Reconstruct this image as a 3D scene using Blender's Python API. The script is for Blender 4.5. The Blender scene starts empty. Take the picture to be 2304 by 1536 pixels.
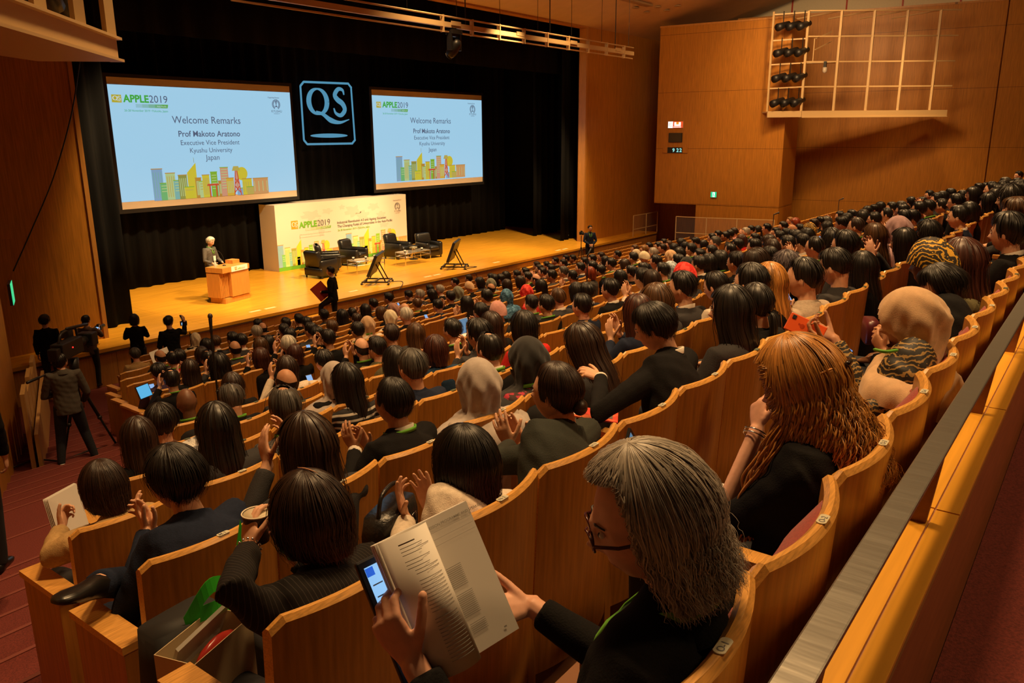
import bpy, math, random
import numpy as np
from mathutils import Vector, Matrix
random.seed(7); rng = np.random.default_rng(7)
C = bpy.context.scene.collection
SC = bpy.context.scene
PI = math.pi

# ---------------------------------------------------------------- camera, world, lights, exposure
HC = 5.29                                   # lens height above the front floor
FPX = 1796.0                                # focal length in pixels of the 2304-wide frame
ROT = np.array([[0.5989368165, -0.2035215803, 0.7745021990],
                [-0.8007696839, -0.1443309919, 0.5813230411],
                [-0.0065271134, -0.9683736527, -0.2494190564]])
cam_d = bpy.data.cameras.new('camera'); cam = bpy.data.objects.new('camera', cam_d); C.objects.link(cam)
cam_d.sensor_width = 36.0; cam_d.lens = FPX / 2304 * 36; cam_d.clip_start = 0.05; cam_d.clip_end = 200
mw = Matrix.Identity(4)
for i in range(3):
    mw[i][0] = ROT[i, 0]; mw[i][1] = -ROT[i, 1]; mw[i][2] = -ROT[i, 2]
mw[2][3] = HC
cam.matrix_world = mw
SC.camera = cam
SC.view_settings.view_transform = 'Standard'; SC.view_settings.look = 'None'
SC.view_settings.gamma = 1.0; SC.view_settings.use_curve_mapping = False
SC.view_settings.exposure = 0.0
w = bpy.data.worlds.new('hall_air'); SC.world = w; w.use_nodes = True
w.node_tree.nodes['Background'].inputs[0].default_value = (1.0, 0.62, 0.33, 1)
w.node_tree.nodes['Background'].inputs[1].default_value = 0.035

def lamp(kind, loc, target, power, col, size=0.5, spot=60, blend=0.5, name='ceiling_or_fill_lamp'):
    d = bpy.data.lights.new(name, kind); d.energy = power; d.color = col
    if kind == 'AREA': d.size = size; d.spread = math.radians(spot)
    elif kind == 'SPOT': d.spot_size = math.radians(spot); d.spot_blend = blend; d.shadow_soft_size = size
    else: d.shadow_soft_size = size
    o = bpy.data.objects.new(name, d); C.objects.link(o); o.location = loc
    v = Vector(target) - Vector(loc); o.rotation_euler = v.to_track_quat('-Z', 'Y').to_euler()
    return o
WARM = (1.0, 0.60, 0.26); STG = (1.0, 0.66, 0.30)
for x, y, p in ((3, 2.5, 42), (8, 2.5, 70), (14, 3, 85), (21, 3, 85), (28, 4, 65), (7, 8.5, 50), (13, 9, 95), (19.5, 9, 95), (26, 9, 85),
                (10, 14.3, 14), (16.5, 14.3, 75), (23, 14.3, 75), (29, 13.5, 30), (4.2, 6, 30), (34, 6.5, 50)):
    lamp('SPOT', (x, y, HC + 5.4), (x, y, 0), p * 31, WARM, 0.35, 90, 0.9)
for x in (11, 15, 19, 23, 27):
    lamp('SPOT', (x, 16.3, HC + 3.9), (x, 20.6, .84), 4000, STG, 0.25, 62, 0.7, 'stage_lamp')
lamp('SPOT', (20.5, 12.0, HC + 4.6), (19.3, 22.3, 2.3), 3600, STG, 0.2, 32, 0.7, 'stage_lamp')
lamp('SPOT', (12.5, 12.0, HC + 4.2), (12.6, 19.0, 2.2), 3200, STG, 0.2, 22, 0.6, 'stage_lamp')
lamp('SPOT', (27.5, 8.5, HC + 5.0), (35.0, 10.8, HC + 1.5), 1500, WARM, 0.45, 70, 0.8)
lamp('AREA', (23.5, 9.5, HC + 6.2), (37, 9.5, HC - .5), 480, WARM, 4.0, 130)  # added soft wash that brightens the right wall, no real fixture
lamp('SPOT', (4.2, 1.6, HC + 4.8), (2.6, 0.4, HC - 1), 620, WARM, 0.3, 80, 0.8)
lamp('SPOT', (4.5, -2.2, HC + 3.4), (4.0, -.6, HC - 1.5), 380, WARM, 0.3, 90, 0.8)  # added fill behind the camera to lift gangway carpet and parapet face

# ---------------------------------------------------------------- pixel to point
def ray(px, py): return ROT @ np.array([px - 1152.0, py - 768.0, FPX])
def at_z(px, py, z):                        # z above the front floor
    r = ray(px, py); p = r * ((z - HC) / r[2]); p[2] += HC; return p
def at_y(px, py, y):
    r = ray(px, py); p = r * (y / r[1]); p[2] += HC; return p
def at_x(px, py, x):
    r = ray(px, py); p = r * (x / r[0]); p[2] += HC; return p
def proj(p):
    c = ROT.T @ (np.array(p, float) - np.array([0, 0, HC])); return 1152 + FPX * c[0] / c[2], 768 + FPX * c[1] / c[2], c[2]

# ---------------------------------------------------------------- materials
MATS = {}
def mat(name, col, rough=0.5, metal=0.0, emit=None, es=0.0, var=0.0, vscale=20.0, stretch=(1, 1, 1), bump=0.0, bscale=80.0,
        brick=None, spec=0.5, coat=0.0, alpha=1.0, trans=0.0, streak=None, sheen=0.0, stripe=None, col2=None, tex=None):
    if name in MATS: return MATS[name]
    m = bpy.data.materials.new(name); m.use_nodes = True; nt = m.node_tree; N = nt.nodes; Lk = nt.links
    b = N['Principled BSDF']; c4 = (*col, 1)
    b.inputs['Base Color'].default_value = c4; b.inputs['Roughness'].default_value = rough; b.inputs['Metallic'].default_value = metal
    b.inputs['Specular IOR Level'].default_value = spec
    if coat: b.inputs['Coat Weight'].default_value = coat; b.inputs['Coat Roughness'].default_value = 0.15
    if sheen: b.inputs['Sheen Weight'].default_value = sheen
    if trans: b.inputs['Transmission Weight'].default_value = trans; b.inputs['IOR'].default_value = 1.45
    if alpha < 1: b.inputs['Alpha'].default_value = alpha
    if emit: b.inputs['Emission Color'].default_value = (*emit, 1); b.inputs['Emission Strength'].default_value = es
    src = None
    tc = N.new('ShaderNodeTexCoord') if (var or bump or brick or stripe or tex) else None
    def mapped(scale):
        mp = N.new('ShaderNodeMapping'); mp.inputs['Scale'].default_value = scale; Lk.new(tc.outputs['Object'], mp.inputs['Vector']); return mp.outputs[0]
    def mix(fac, a, bb, mode='MIX'):
        x = N.new('ShaderNodeMix'); x.data_type = 'RGBA'; x.blend_type = mode
        for sock, v in ((x.inputs[0], fac), (x.inputs[6], a), (x.inputs[7], bb)):
            if isinstance(v, (int, float)): sock.default_value = v
            elif isinstance(v, tuple): sock.default_value = v
            else: Lk.new(v, sock)
        return x.outputs[2]
    def noise(vec, scale, detail=4.0):
        n = N.new('ShaderNodeTexNoise'); n.inputs['Scale'].default_value = scale; n.inputs['Detail'].default_value = detail; Lk.new(vec, n.inputs['Vector']); return n.outputs['Fac']
    def ramp(fac, p0, p1):
        r = N.new('ShaderNodeMapRange'); r.inputs[1].default_value = p0; r.inputs[2].default_value = p1; Lk.new(fac, r.inputs[0]); return r.outputs[0]
    if var:
        f = ramp(noise(mapped(stretch), vscale), 0.3, 0.7)
        lo = tuple(x * (1 - var) for x in col) + (1,); hi = tuple(min(1, x * (1 + var)) for x in (col2 or col)) + (1,)
        src = mix(f, lo, hi)
    if streak:
        at = N.new('ShaderNodeAttribute'); at.attribute_name = 'streak'
        n = N.new('ShaderNodeTexNoise'); n.noise_dimensions = '1D'; n.inputs['Scale'].default_value = streak; n.inputs['Detail'].default_value = 3; Lk.new(at.outputs['Fac'], n.inputs['W'])
        f = ramp(n.outputs['Fac'], 0.3, 0.7)
        src = mix(f, tuple(x * .45 for x in col) + (1,), tuple(min(1, x * 1.7) for x in (col2 or col)) + (1,))
    if stripe:                              # (axis, period, width, colour)
        ax, per, wd, sc = stripe
        sx = N.new('ShaderNodeSeparateXYZ'); Lk.new(tc.outputs['Object'], sx.inputs[0])
        d = N.new('ShaderNodeMath'); d.operation = 'DIVIDE'; Lk.new(sx.outputs[ax], d.inputs[0]); d.inputs[1].default_value = per
        fr = N.new('ShaderNodeMath'); fr.operation = 'FRACT'; Lk.new(d.outputs[0], fr.inputs[0])
        lt = N.new('ShaderNodeMath'); lt.operation = 'LESS_THAN'; Lk.new(fr.outputs[0], lt.inputs[0]); lt.inputs[1].default_value = wd
        src = mix(lt.outputs[0], src if src is not None else c4, (*sc, 1))
    if brick:                               # panel joints: (width, height, colour, euler)
        bw, bh, jc, eul = brick
        mp = N.new('ShaderNodeMapping'); mp.inputs['Rotation'].default_value = eul; Lk.new(tc.outputs['Object'], mp.inputs['Vector'])
        bt = N.new('ShaderNodeTexBrick'); bt.offset = 0.0; bt.inputs['Scale'].default_value = 1.0
        bt.inputs['Brick Width'].default_value = bw; bt.inputs['Row Height'].default_value = bh; bt.inputs['Mortar Size'].default_value = 0.008; bt.inputs['Mortar Smooth'].default_value = 0.3
        Lk.new(mp.outputs[0], bt.inputs['Vector'])
        src = mix(bt.outputs['Fac'], src if src is not None else c4, (*jc, 1))
    if tex == 'batik':
        v = N.new('ShaderNodeTexVoronoi'); v.inputs['Scale'].default_value = 62; Lk.new(tc.outputs['Object'], v.inputs['Vector'])
        wv = N.new('ShaderNodeTexWave'); wv.wave_type = 'RINGS'; wv.inputs['Scale'].default_value = 15; wv.inputs['Distortion'].default_value = 11; wv.inputs['Detail'].default_value = 3; Lk.new(tc.outputs['Object'], wv.inputs['Vector'])
        a = ramp(v.outputs['Distance'], 0.22, 0.16); c2 = ramp(wv.outputs['Fac'], 0.72, 0.86)
        mx = N.new('ShaderNodeMath'); mx.operation = 'MAXIMUM'; Lk.new(a, mx.inputs[0]); Lk.new(c2, mx.inputs[1])
        src = mix(mx.outputs[0], c4, (*col2, 1))
    if tex == 'blotch':
        f = ramp(noise(mapped((1, 1, 1)), vscale or 22, 2), 0.5, 0.56); src = mix(f, c4, (*col2, 1))
    if tex == 'check':
        ck = N.new('ShaderNodeTexChecker'); ck.inputs['Scale'].default_value = 90; Lk.new(tc.outputs['Object'], ck.inputs['Vector']); src = mix(ck.outputs['Fac'], c4, (*col2, 1))
    if src is not None: Lk.new(src, b.inputs['Base Color'])
    if bump:
        bp = N.new('ShaderNodeBump'); bp.inputs['Strength'].default_value = bump; bp.inputs['Distance'].default_value = 0.01
        Lk.new(noise(mapped(stretch), bscale), bp.inputs['Height']); Lk.new(bp.outputs[0], b.inputs['Normal'])
    MATS[name] = m; return m

WOODC = (0.46, 0.19, 0.022)
M_wall = mat('wood_panelling', WOODC, 0.42, var=0.22, vscale=3, stretch=(14, 14, 0.6), brick=(3.2, 2.35, (0.10, 0.035, 0.008), (0, 0, 0)), spec=0.35)
M_wallx = mat('wood_panelling_side', WOODC, 0.42, var=0.20, vscale=3, stretch=(14, 14, 0.6), brick=(2.35, 40, (0.13, 0.045, 0.01), (0, PI / 2, 0)), spec=0.35)
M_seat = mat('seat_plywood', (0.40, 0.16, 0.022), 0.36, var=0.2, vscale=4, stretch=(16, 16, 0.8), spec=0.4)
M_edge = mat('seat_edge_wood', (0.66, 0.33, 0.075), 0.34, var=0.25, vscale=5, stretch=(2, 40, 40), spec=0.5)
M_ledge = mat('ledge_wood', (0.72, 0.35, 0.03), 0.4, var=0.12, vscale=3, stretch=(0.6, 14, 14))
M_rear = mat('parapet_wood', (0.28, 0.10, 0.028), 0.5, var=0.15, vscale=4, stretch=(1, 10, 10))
M_red = mat('red_upholstery', (0.42, 0.055, 0.035), 0.9, var=0.25, vscale=160, bump=0.5, bscale=300, sheen=0.2)
M_carpet = mat('red_carpet', (0.17, 0.030, 0.022), 0.95, var=0.35, vscale=120, bump=0.6, bscale=260)
M_tile = mat('brown_floor', (0.24, 0.10, 0.04), 0.6, var=0.15, vscale=6)
M_stage = mat('stage_boards', (0.72, 0.35, 0.03), 0.26, var=0.2, vscale=4, stretch=(0.35, 9, 1), spec=0.5, brick=(3.6, 0.6, (0.50, 0.24, 0.02), (0, 0, 0)))
M_riser = mat('stage_front_wood', (0.50, 0.23, 0.05), 0.4, var=0.15, vscale=3, stretch=(14, 14, 0.6), brick=(1.2, 30, (0.2, 0.08, 0.02), (PI / 2, 0, 0)))
M_black = mat('black_curtain', (0.0055, 0.0055, 0.006), 0.95, var=0.4, vscale=2, stretch=(4, 4, 0.2), spec=0.1)
M_ceil = mat('beige_plaster', (0.62, 0.46, 0.27), 0.8, var=0.05, vscale=2)
M_white = mat('cream_plaster', (0.78, 0.70, 0.52), 0.8, var=0.03)
M_metal = mat('brushed_steel', (0.36, 0.345, 0.31), 0.40, metal=1.0, bump=0.35, bscale=1.0, stretch=(9, 1.5, 1))
M_beam = mat('beige_paint', (0.60, 0.42, 0.20), 0.5)
M_dark = mat('black_plastic', (0.012, 0.012, 0.013), 0.45)
M_iron = mat('dark_iron', (0.03, 0.028, 0.026), 0.4, metal=0.6)
M_chrome = mat('chrome', (0.8, 0.8, 0.8), 0.15, metal=1.0)
M_leather = mat('black_leather', (0.014, 0.013, 0.012), 0.32, bump=0.3, bscale=60, spec=0.5)
M_paper = mat('white_paper', (0.85, 0.82, 0.76), 0.7)
M_ink = mat('grey_ink', (0.16, 0.16, 0.17), 0.7)
M_green = mat('green_ribbon', (0.13, 0.42, 0.03), 0.6)
M_scr = mat('lit_display', (0.02, 0.02, 0.02), 0.3, emit=(0.32, 0.62, 1.0), es=0.9)

# ---------------------------------------------------------------- mesh builder
class MB:
    def __init__(s): s.V = []; s.F = []; s.M = []; s.n = 0; s.S = []
    def add(s, V, F, m=0, streak=None):
        V = np.asarray(V, float).reshape(-1, 3); k = s.n
        s.V.append(V); s.n += len(V)
        s.F.extend([tuple(int(i) + k for i in f) for f in F]); s.M.extend([m] * len(F) if np.isscalar(m) else list(m))
        s.S.append(np.zeros(len(V)) if streak is None else np.asarray(streak, float))
        return s
    def box(s, x0, x1, y0, y1, z0, z1, m=0):
        V = [(x, y, z) for z in (z0, z1) for y in (y0, y1) for x in (x0, x1)]
        return s.add(V, [(0, 2, 3, 1), (4, 5, 7, 6), (0, 1, 5, 4), (2, 6, 7, 3), (0, 4, 6, 2), (1, 3, 7, 5)], m)
    def obox(s, c, ax, ay, az, m=0):        # centre and three half-axis vectors
        c, ax, ay, az = (np.asarray(v, float) for v in (c, ax, ay, az))
        V = [c + i * ax + j * ay + k * az for k in (-1, 1) for j in (-1, 1) for i in (-1, 1)]
        return s.add(V, [(0, 2, 3, 1), (4, 5, 7, 6), (0, 1, 5, 4), (2, 6, 7, 3), (0, 4, 6, 2), (1, 3, 7, 5)], m)
    def bar(s, a, b, wd, ht, m=0, up=(0, 0, 1)):
        a = np.asarray(a, float); b = np.asarray(b, float); d = (b - a); L = np.linalg.norm(d); d /= L
        sd = np.cross(d, up); 
        if np.linalg.norm(sd) < 1e-6: sd = np.cross(d, (0, 1, 0))
        sd /= np.linalg.norm(sd); u = np.cross(sd, d)
        return s.obox((a + b) / 2, d * L / 2, sd * wd / 2, u * ht / 2, m)
    def loft(s, rings, m=0, cap=True, streak=None, closed=True):
        R_ = [np.asarray(r, float) for r in rings]; k = len(R_[0]); F = []
        for i in range(len(R_) - 1):
            for j in range(k if closed else k - 1):
                j2 = (j + 1) % k; F.append((i * k + j, i * k + j2, (i + 1) * k + j2, (i + 1) * k + j))
        if cap: F.append(tuple(range(k - 1, -1, -1))); F.append(tuple((len(R_) - 1) * k + j for j in range(k)))
        return s.add(np.concatenate(R_), F, m, streak)
    def tube(s, pts, rad, k=8, m=0, flat=None, dome=True):
        P = [np.asarray(p, float) for p in pts]; n = len(P); rad = [rad] * n if np.isscalar(rad) else list(rad)
        if dome:
            d0 = P[0] - P[1]; d0 /= np.linalg.norm(d0) + 1e-9; d1 = P[-1] - P[-2]; d1 /= np.linalg.norm(d1) + 1e-9
            P = [P[0] + d0 * rad[0] * .7] + P + [P[-1] + d1 * rad[-1] * .7]; rad = [rad[0] * .6] + rad + [rad[-1] * .6]; n += 2
        rings = []; u = None
        for i in range(n):
            t = P[min(i + 1, n - 1)] - P[max(i - 1, 0)]; t = t / (np.linalg.norm(t) + 1e-12)
            if u is None:
                u = np.cross(t, (0, 0, 1)); 
                if np.linalg.norm(u) < .1: u = np.cross(t, (0, 1, 0))
            u = u - t * (u @ t); u /= np.linalg.norm(u); v = np.cross(t, u)
            a = np.arange(k) * 2 * PI / k
            rings.append(P[i] + rad[i] * (np.cos(a)[:, None] * u + np.sin(a)[:, None] * v))
        return s.loft(rings, m)
    def ball(s, c, r, m=0, nu=12, nv=8, R_=None):
        r = np.array([r] * 3 if np.isscalar(r) else r, float); V = []
        for i in range(nv + 1):
            ph = PI * i / nv
            for j in range(nu):
                th = 2 * PI * j / nu; V.append((math.sin(ph) * math.cos(th), math.sin(ph) * math.sin(th), math.cos(ph)))
        V = np.array(V) * r
        if R_ is not None: V = V @ np.asarray(R_).T
        F = [(i * nu + j, (i + 1) * nu + j, (i + 1) * nu + (j + 1) % nu, i * nu + (j + 1) % nu) for i in range(nv) for j in range(nu)]
        return s.add(V + np.asarray(c, float), F, m)
    def disc(s, c, r, n=24, m=0, axis=(0, -1, 0), ry=None):
        ax = np.asarray(axis, float); u = np.cross(ax, (0, 0, 1)); 
        if np.linalg.norm(u) < 1e-6: u = np.array([1., 0, 0])
        u /= np.linalg.norm(u); v = np.cross(u, ax); ry = ry or r
        a = np.arange(n) * 2 * PI / n
        return s.add(np.asarray(c, float) + r * np.cos(a)[:, None] * u + ry * np.sin(a)[:, None] * v, [tuple(range(n))], m)
    def lathe(s, prof, c=(0, 0, 0), n=20, m=0):
        a = np.arange(n) * 2 * PI / n; c = np.asarray(c, float)
        return s.loft([c + np.stack([r * np.cos(a), r * np.sin(a), np.full(n, z)], 1) for r, z in prof], m)
    def grid(s, V, nu, nv, m=0, wrap=False, streak=None):   # V indexed [iv*nu+iu]
        F = []
        for i in range(nv - 1):
            for j in range(nu if wrap else nu - 1):
                j2 = (j + 1) % nu; F.append((i * nu + j, i * nu + j2, (i + 1) * nu + j2, (i + 1) * nu + j))
        return s.add(V, F, m, streak)
    def mesh(s, name, mats, smooth=False):
        me = bpy.data.meshes.new(name); V = np.concatenate(s.V) if s.V else np.zeros((0, 3))
        me.from_pydata(V.tolist(), [], s.F)
        for m in mats: me.materials.append(m)
        me.polygons.foreach_set('material_index', np.array(s.M, dtype=np.int32))
        if smooth: me.polygons.foreach_set('use_smooth', np.ones(len(s.F), dtype=bool))
        if any(x.any() for x in s.S):
            at = me.attributes.new('streak', 'FLOAT', 'POINT'); at.data.foreach_set('value', np.concatenate(s.S).astype(np.float32))
        me.update(); return me
    def build(s, name, mats, parent=None, smooth=False, **kw):
        if not isinstance(mats, (list, tuple)): mats = [mats]
        return link(name, s.mesh(name, mats, smooth), parent, **kw)

def link(name, data, parent=None, loc=None, rot=None, label=None, cat=None, group=None, kind=None):
    o = bpy.data.objects.new(name, data); C.objects.link(o)
    if parent is not None: o.parent = parent
    if loc is not None: o.location = loc
    if rot is not None: o.rotation_euler = rot
    return tag(o, label, cat, group, kind)
def tag(o, label=None, cat=None, group=None, kind=None):
    if label: o['label'] = label
    if cat: o['category'] = cat
    if group: o['group'] = group
    if kind: o['kind'] = kind
    return o
def empty(name, loc, rz=0, **kw):
    return link(name, None, None, loc, (0, 0, rz), **kw)
def struct(name, mb, mats, label=None, smooth=False):
    return mb.build(name, mats, None, smooth, kind='structure', label=label)
def bevel(o, wd=0.01, seg=2):
    md = o.modifiers.new('bevel', 'BEVEL'); md.width = wd; md.segments = seg; md.limit_method = 'ANGLE'; return o

def text_arrays(txt, size, bold=0.0, align='LEFT', xs=1.0, sp=1.0):
    cu = bpy.data.curves.new('t', 'FONT'); cu.body = txt; cu.size = size; cu.align_x = align; cu.offset = bold; cu.space_character = sp; cu.resolution_u = 3
    o = bpy.data.objects.new('t', cu); C.objects.link(o)
    dg = bpy.context.evaluated_depsgraph_get(); me = bpy.data.meshes.new_from_object(o.evaluated_get(dg))
    V = np.array([v.co[:] for v in me.vertices]) if len(me.vertices) else np.zeros((0, 3)); F = [tuple(p.vertices) for p in me.polygons]
    bpy.data.objects.remove(o); bpy.data.curves.remove(cu); bpy.data.meshes.remove(me)
    if len(V): V[:, 0] *= xs
    return V, F
def put_text(mb, txt, origin, ex, ey, size, m=0, bold=0.0, align='LEFT', xs=1.0, sp=1.0):
    V, F = text_arrays(txt, 1.0, bold, align, xs, sp)
    if len(V):
        ex = np.asarray(ex, float) * size; ey = np.asarray(ey, float) * size; mb.add(np.asarray(origin, float) + V[:, :1] * ex + V[:, 1:2] * ey, F, m)
def stroke(mb, pts, wd, org, ex, ey, m=0):  # variable-width flat stroke through 2D points
    P = np.array(pts, float); wd = np.array(wd, float) if not np.isscalar(wd) else np.full(len(P), wd)
    T = np.gradient(P, axis=0); T /= np.linalg.norm(T, axis=1)[:, None] + 1e-9; Nn = np.stack([-T[:, 1], T[:, 0]], 1)
    A = P + Nn * wd[:, None] / 2; B = P - Nn * wd[:, None] / 2
    V2 = np.stack([A, B], 1).reshape(-1, 2); org = np.asarray(org, float); ex = np.asarray(ex, float); ey = np.asarray(ey, float)
    mb.grid(org + V2[:, :1] * ex + V2[:, 1:] * ey, 2, len(P), m)
def spline(pts, n=40):
    P = np.array(pts, float); P = np.vstack([2 * P[0] - P[1], P, 2 * P[-1] - P[-2]]); out = []
    seg = len(P) - 3
    for t in np.linspace(0, seg - 1e-6, n):
        i = int(t); u = t - i; a, b, c, d = P[i:i + 4]
        out.append(.5 * ((2 * b) + (-a + c) * u + (2 * a - 5 * b + 4 * c - d) * u ** 2 + (-a + 3 * b - 3 * c + d) * u ** 3))
    return np.array(out)
def cable(name, pts, r, m, **kw):
    return MB().tube(spline(pts, 12 * len(pts)), r, 6, dome=False).build(name, m, None, True, **kw)
# ---------------------------------------------------------------- rows of the hall
PITCH = 0.557
ROWS = 'ONMLKJIHGFEDCBA'
TOPR = dict(zip(ROWS, [HC + v for v in (-.82, -1.11, -1.395, -1.675, -1.955, -2.235, -2.50, -2.875, -3.14, -3.38, -3.59, -3.79, -3.97, -4.14, -4.30)]))
YR = dict(zip(ROWS, [.415, 1.42, 2.43, 3.435, 4.44, 5.45, 6.455] + [8.5 + i for i in range(8)]))
XL = dict(zip(ROWS, (.83, .98, 1.18, 1.38, 2.06, 2.8, 3.57, 4.6, 5.0, 5.35, 5.7, 6.1, 6.6, 7.3, 8.0)))
BACK = .99
def floor_of(r): return TOPR[r] - BACK
ST = 0.84; YE = 17.28                       # stage level and front edge
YW = 18.2                                   # proscenium wall

# ---------------------------------------------------------------- the setting
mb = MB(); mt = MB()
rows_f = ROWS
edges = []
for i, r in enumerate(rows_f):
    y0 = YR[r] - .12; y1 = YR[rows_f[i + 1]] - .12 if i + 1 < len(rows_f) else 19.0
    if r == 'I': y1 = 7.4
    if r == 'H': y0 = 7.4
    z = max(0.0, floor_of(r)); edges.append((r, y0, y1, z))
for i, (r, y0, y1, z) in enumerate(edges):
    zlo = -0.4
    mb.box(XL[r] + .35, 40, y0, y1, zlo, z, 1)
    zn = edges[i + 1][3] if i + 1 < len(edges) else z
    ym = (y0 + y1) / 2
    mb.box(-3, XL[r] + .35, y0, ym, zlo, z, 0); mb.box(-3, XL[r] + .35, ym, y1, zlo, (z + zn) / 2, 0)
    if zn < z - .05:
        mb.box(-3, XL[r] + .35, ym - .03, ym, z, z + .006, 2); mb.box(-3, XL[r] + .35, y1 - .03, y1, (z + zn) / 2, (z + zn) / 2 + .006, 2)
mb.box(-6, 12, -6, .22, -0.4, HC - 1.47, 0)                     # gangway behind the parapet
mb.box(-6, 40, -8, -6, -0.4, HC - 1.47, 0)
M_nose = mat('step_nosing', (0.21, 0.05, 0.035), 0.7)
struct('floor', mb, [M_carpet, M_tile, M_nose])

mb = MB()                                                       # stage platform
mb.box(3.0, 34.5, YE, YW + 8.5, 0.0, ST - .07, 1); mb.box(3.0, 34.5, YE - .03, YW + 8.5, ST - .075, ST, 0)
struct('stage_floor', mb, [M_stage, M_riser])
mb = MB(); mb.box(3.0, 34.5, YE - .03, YE + .02, ST - .115, ST - .075)
struct('trim_1', mb, mat('dark_joint', (.08, .03, .01), .6))

# parapet between the last row and the gangway
mb = MB()
mb.box(-3, 10, .232, .36, 2.2, HC - 1.012, 0)
mb.box(-3, 10, .222, .236, 2.2, HC - 1.05, 0)
x = -2.95
while x < 10:
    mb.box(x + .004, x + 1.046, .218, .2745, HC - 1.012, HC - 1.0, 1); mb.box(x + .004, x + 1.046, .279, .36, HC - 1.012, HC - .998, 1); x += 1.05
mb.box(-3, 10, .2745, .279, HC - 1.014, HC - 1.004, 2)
struct('wall_gangway', mb, [M_rear, M_ledge, mat('groove_paint', (.45, .22, .12), .5)])
rail = empty('handrail', (2.2, .29, HC - 1.0), label='flat brushed steel handrail on wooden brackets above the gangway parapet', cat='handrail')
mb = MB(); mb.box(-5.2, 8, -.032, .028, .188, .2); bevel(mb.build('rail_bar', M_metal, rail), .004)
for k in range(-3, 6):
    mb = MB(); x = k * 1.05
    mb.add([(x - .012, -.008, 0), (x - .012, .06, 0), (x - .012, .026, .188), (x - .012, -.03, .188), (x + .012, -.008, 0), (x + .012, .06, 0), (x + .012, .026, .188), (x + .012, -.03, .188)],
           [(0, 1, 2, 3), (7, 6, 5, 4), (0, 4, 5, 1), (1, 5, 6, 2), (2, 6, 7, 3), (3, 7, 4, 0)])
    mb.build('bracket', M_rear, rail)

# left wall, with its stepped balustrade
def wl(y): return 2.76 + (y - 9.0) * .46
A = np.array([wl(1.5), 1.5]); B = np.array([wl(14.4), 14.4]); dv = (B - A) / np.linalg.norm(B - A); nv = np.array([-dv[1], dv[0]])
def slab(mb, a, b, th, z0, z1, m=0):
    a = np.asarray(a, float); b = np.asarray(b, float); d = (b - a) / np.linalg.norm(b - a); n = np.array([-d[1], d[0]]) * th
    p = [a, b, b + n, a + n]; V = [(*q, z) for z in (z0, z1) for q in p]
    mb.add(V, [(3, 2, 1, 0), (4, 5, 6, 7), (0, 1, 5, 4), (1, 2, 6, 5), (2, 3, 7, 6), (3, 0, 4, 7)], m)
mb = MB(); slab(mb, A, B, .5, -.4, HC + 7); struct('wall_left', mb, M_wall)
M_pale = mat('pale_wood', (0.60, 0.36, 0.12), 0.45, var=0.15, vscale=4, stretch=(10, 10, .7))
zbal = HC - 4.55
bal = empty('stair_balustrade', (wl(12.1) + .3, 12.1, zbal), label='stepped pale wooden balustrade boards against the wall beside the camera operator', cat='balustrade')
q0 = np.array(bal.location)[:2]
for k in range(5):
    p = np.array([wl(12.1 + k * .62) + .32, 12.1 + k * .62]); p2 = p + dv * .58; bd = MB(); slab(bd, p - q0, p2 - q0, .06, -.35 + .02 * k, 1.02 - .10 * (k % 2) - .05 * k); bd.build('board', M_pale, bal)
mb = MB(); p = np.array([wl(12.0) + .42, 12.0]); p2 = np.array([wl(15.4) + .42, 15.4]); slab(mb, p - q0, p2 - q0, .05, -.4, .42); mb.build('kerb', M_pale, bal)

# proscenium
mb = MB(); mb.box(2.5, 8.68, YW, YW + .35, 0, HC + 4.25, 0); struct('wall_stage_left', mb, M_wall)
mb = MB(); mb.box(29.45, 37.5, YW, YW + .35, 0, HC + 4.25, 0); struct('wall_stage_right', mb, M_wall)
mb = MB(); mb.box(2.5, 37.5, YW, YW + .35, HC + 4.25, HC + 7.5); struct('wall_stage_header', mb, M_wall)
mb = MB(); mb.box(29.40, 29.52, YW - .03, YW + .3, ST, HC + 4.25); mb.box(8.62, 8.72, YW - .03, YW + .3, ST, HC + 4.25); mb.box(8.6, 29.5, YW - .05, YW + .3, HC + 4.2, HC + 4.3)
struct('trim_2', mb, M_riser)
mb = MB(); mb.box(4.9, 6.0, YW - .012, YW, .84, 3.3); mb.box(6.04, 7.05, YW - .012, YW, .84, 3.3); struct('door_1', mb, M_wall)
mb = MB(); mb.box(2.5, 38, YW + 8.1, YW + 8.3, 0, HC + 7.5); struct('wall_back', mb, M_black)
mb = MB(); mb.box(2.5, 8.3, YW + .35, YW + .5, 0, HC + 7.5); mb.box(7.2, 7.4, YW + .35, YW + 8.2, 0, HC + 7.5); mb.box(32.5, 32.7, YW + .35, YW + 8.2, 0, HC + 7.5); struct('wall_wings', mb, M_black)
mb = MB(); mb.box(2.5, 38, YW + .3, YW + 8.3, HC + 7.4, HC + 7.5); struct('ceiling_stage', mb, M_black)

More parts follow.
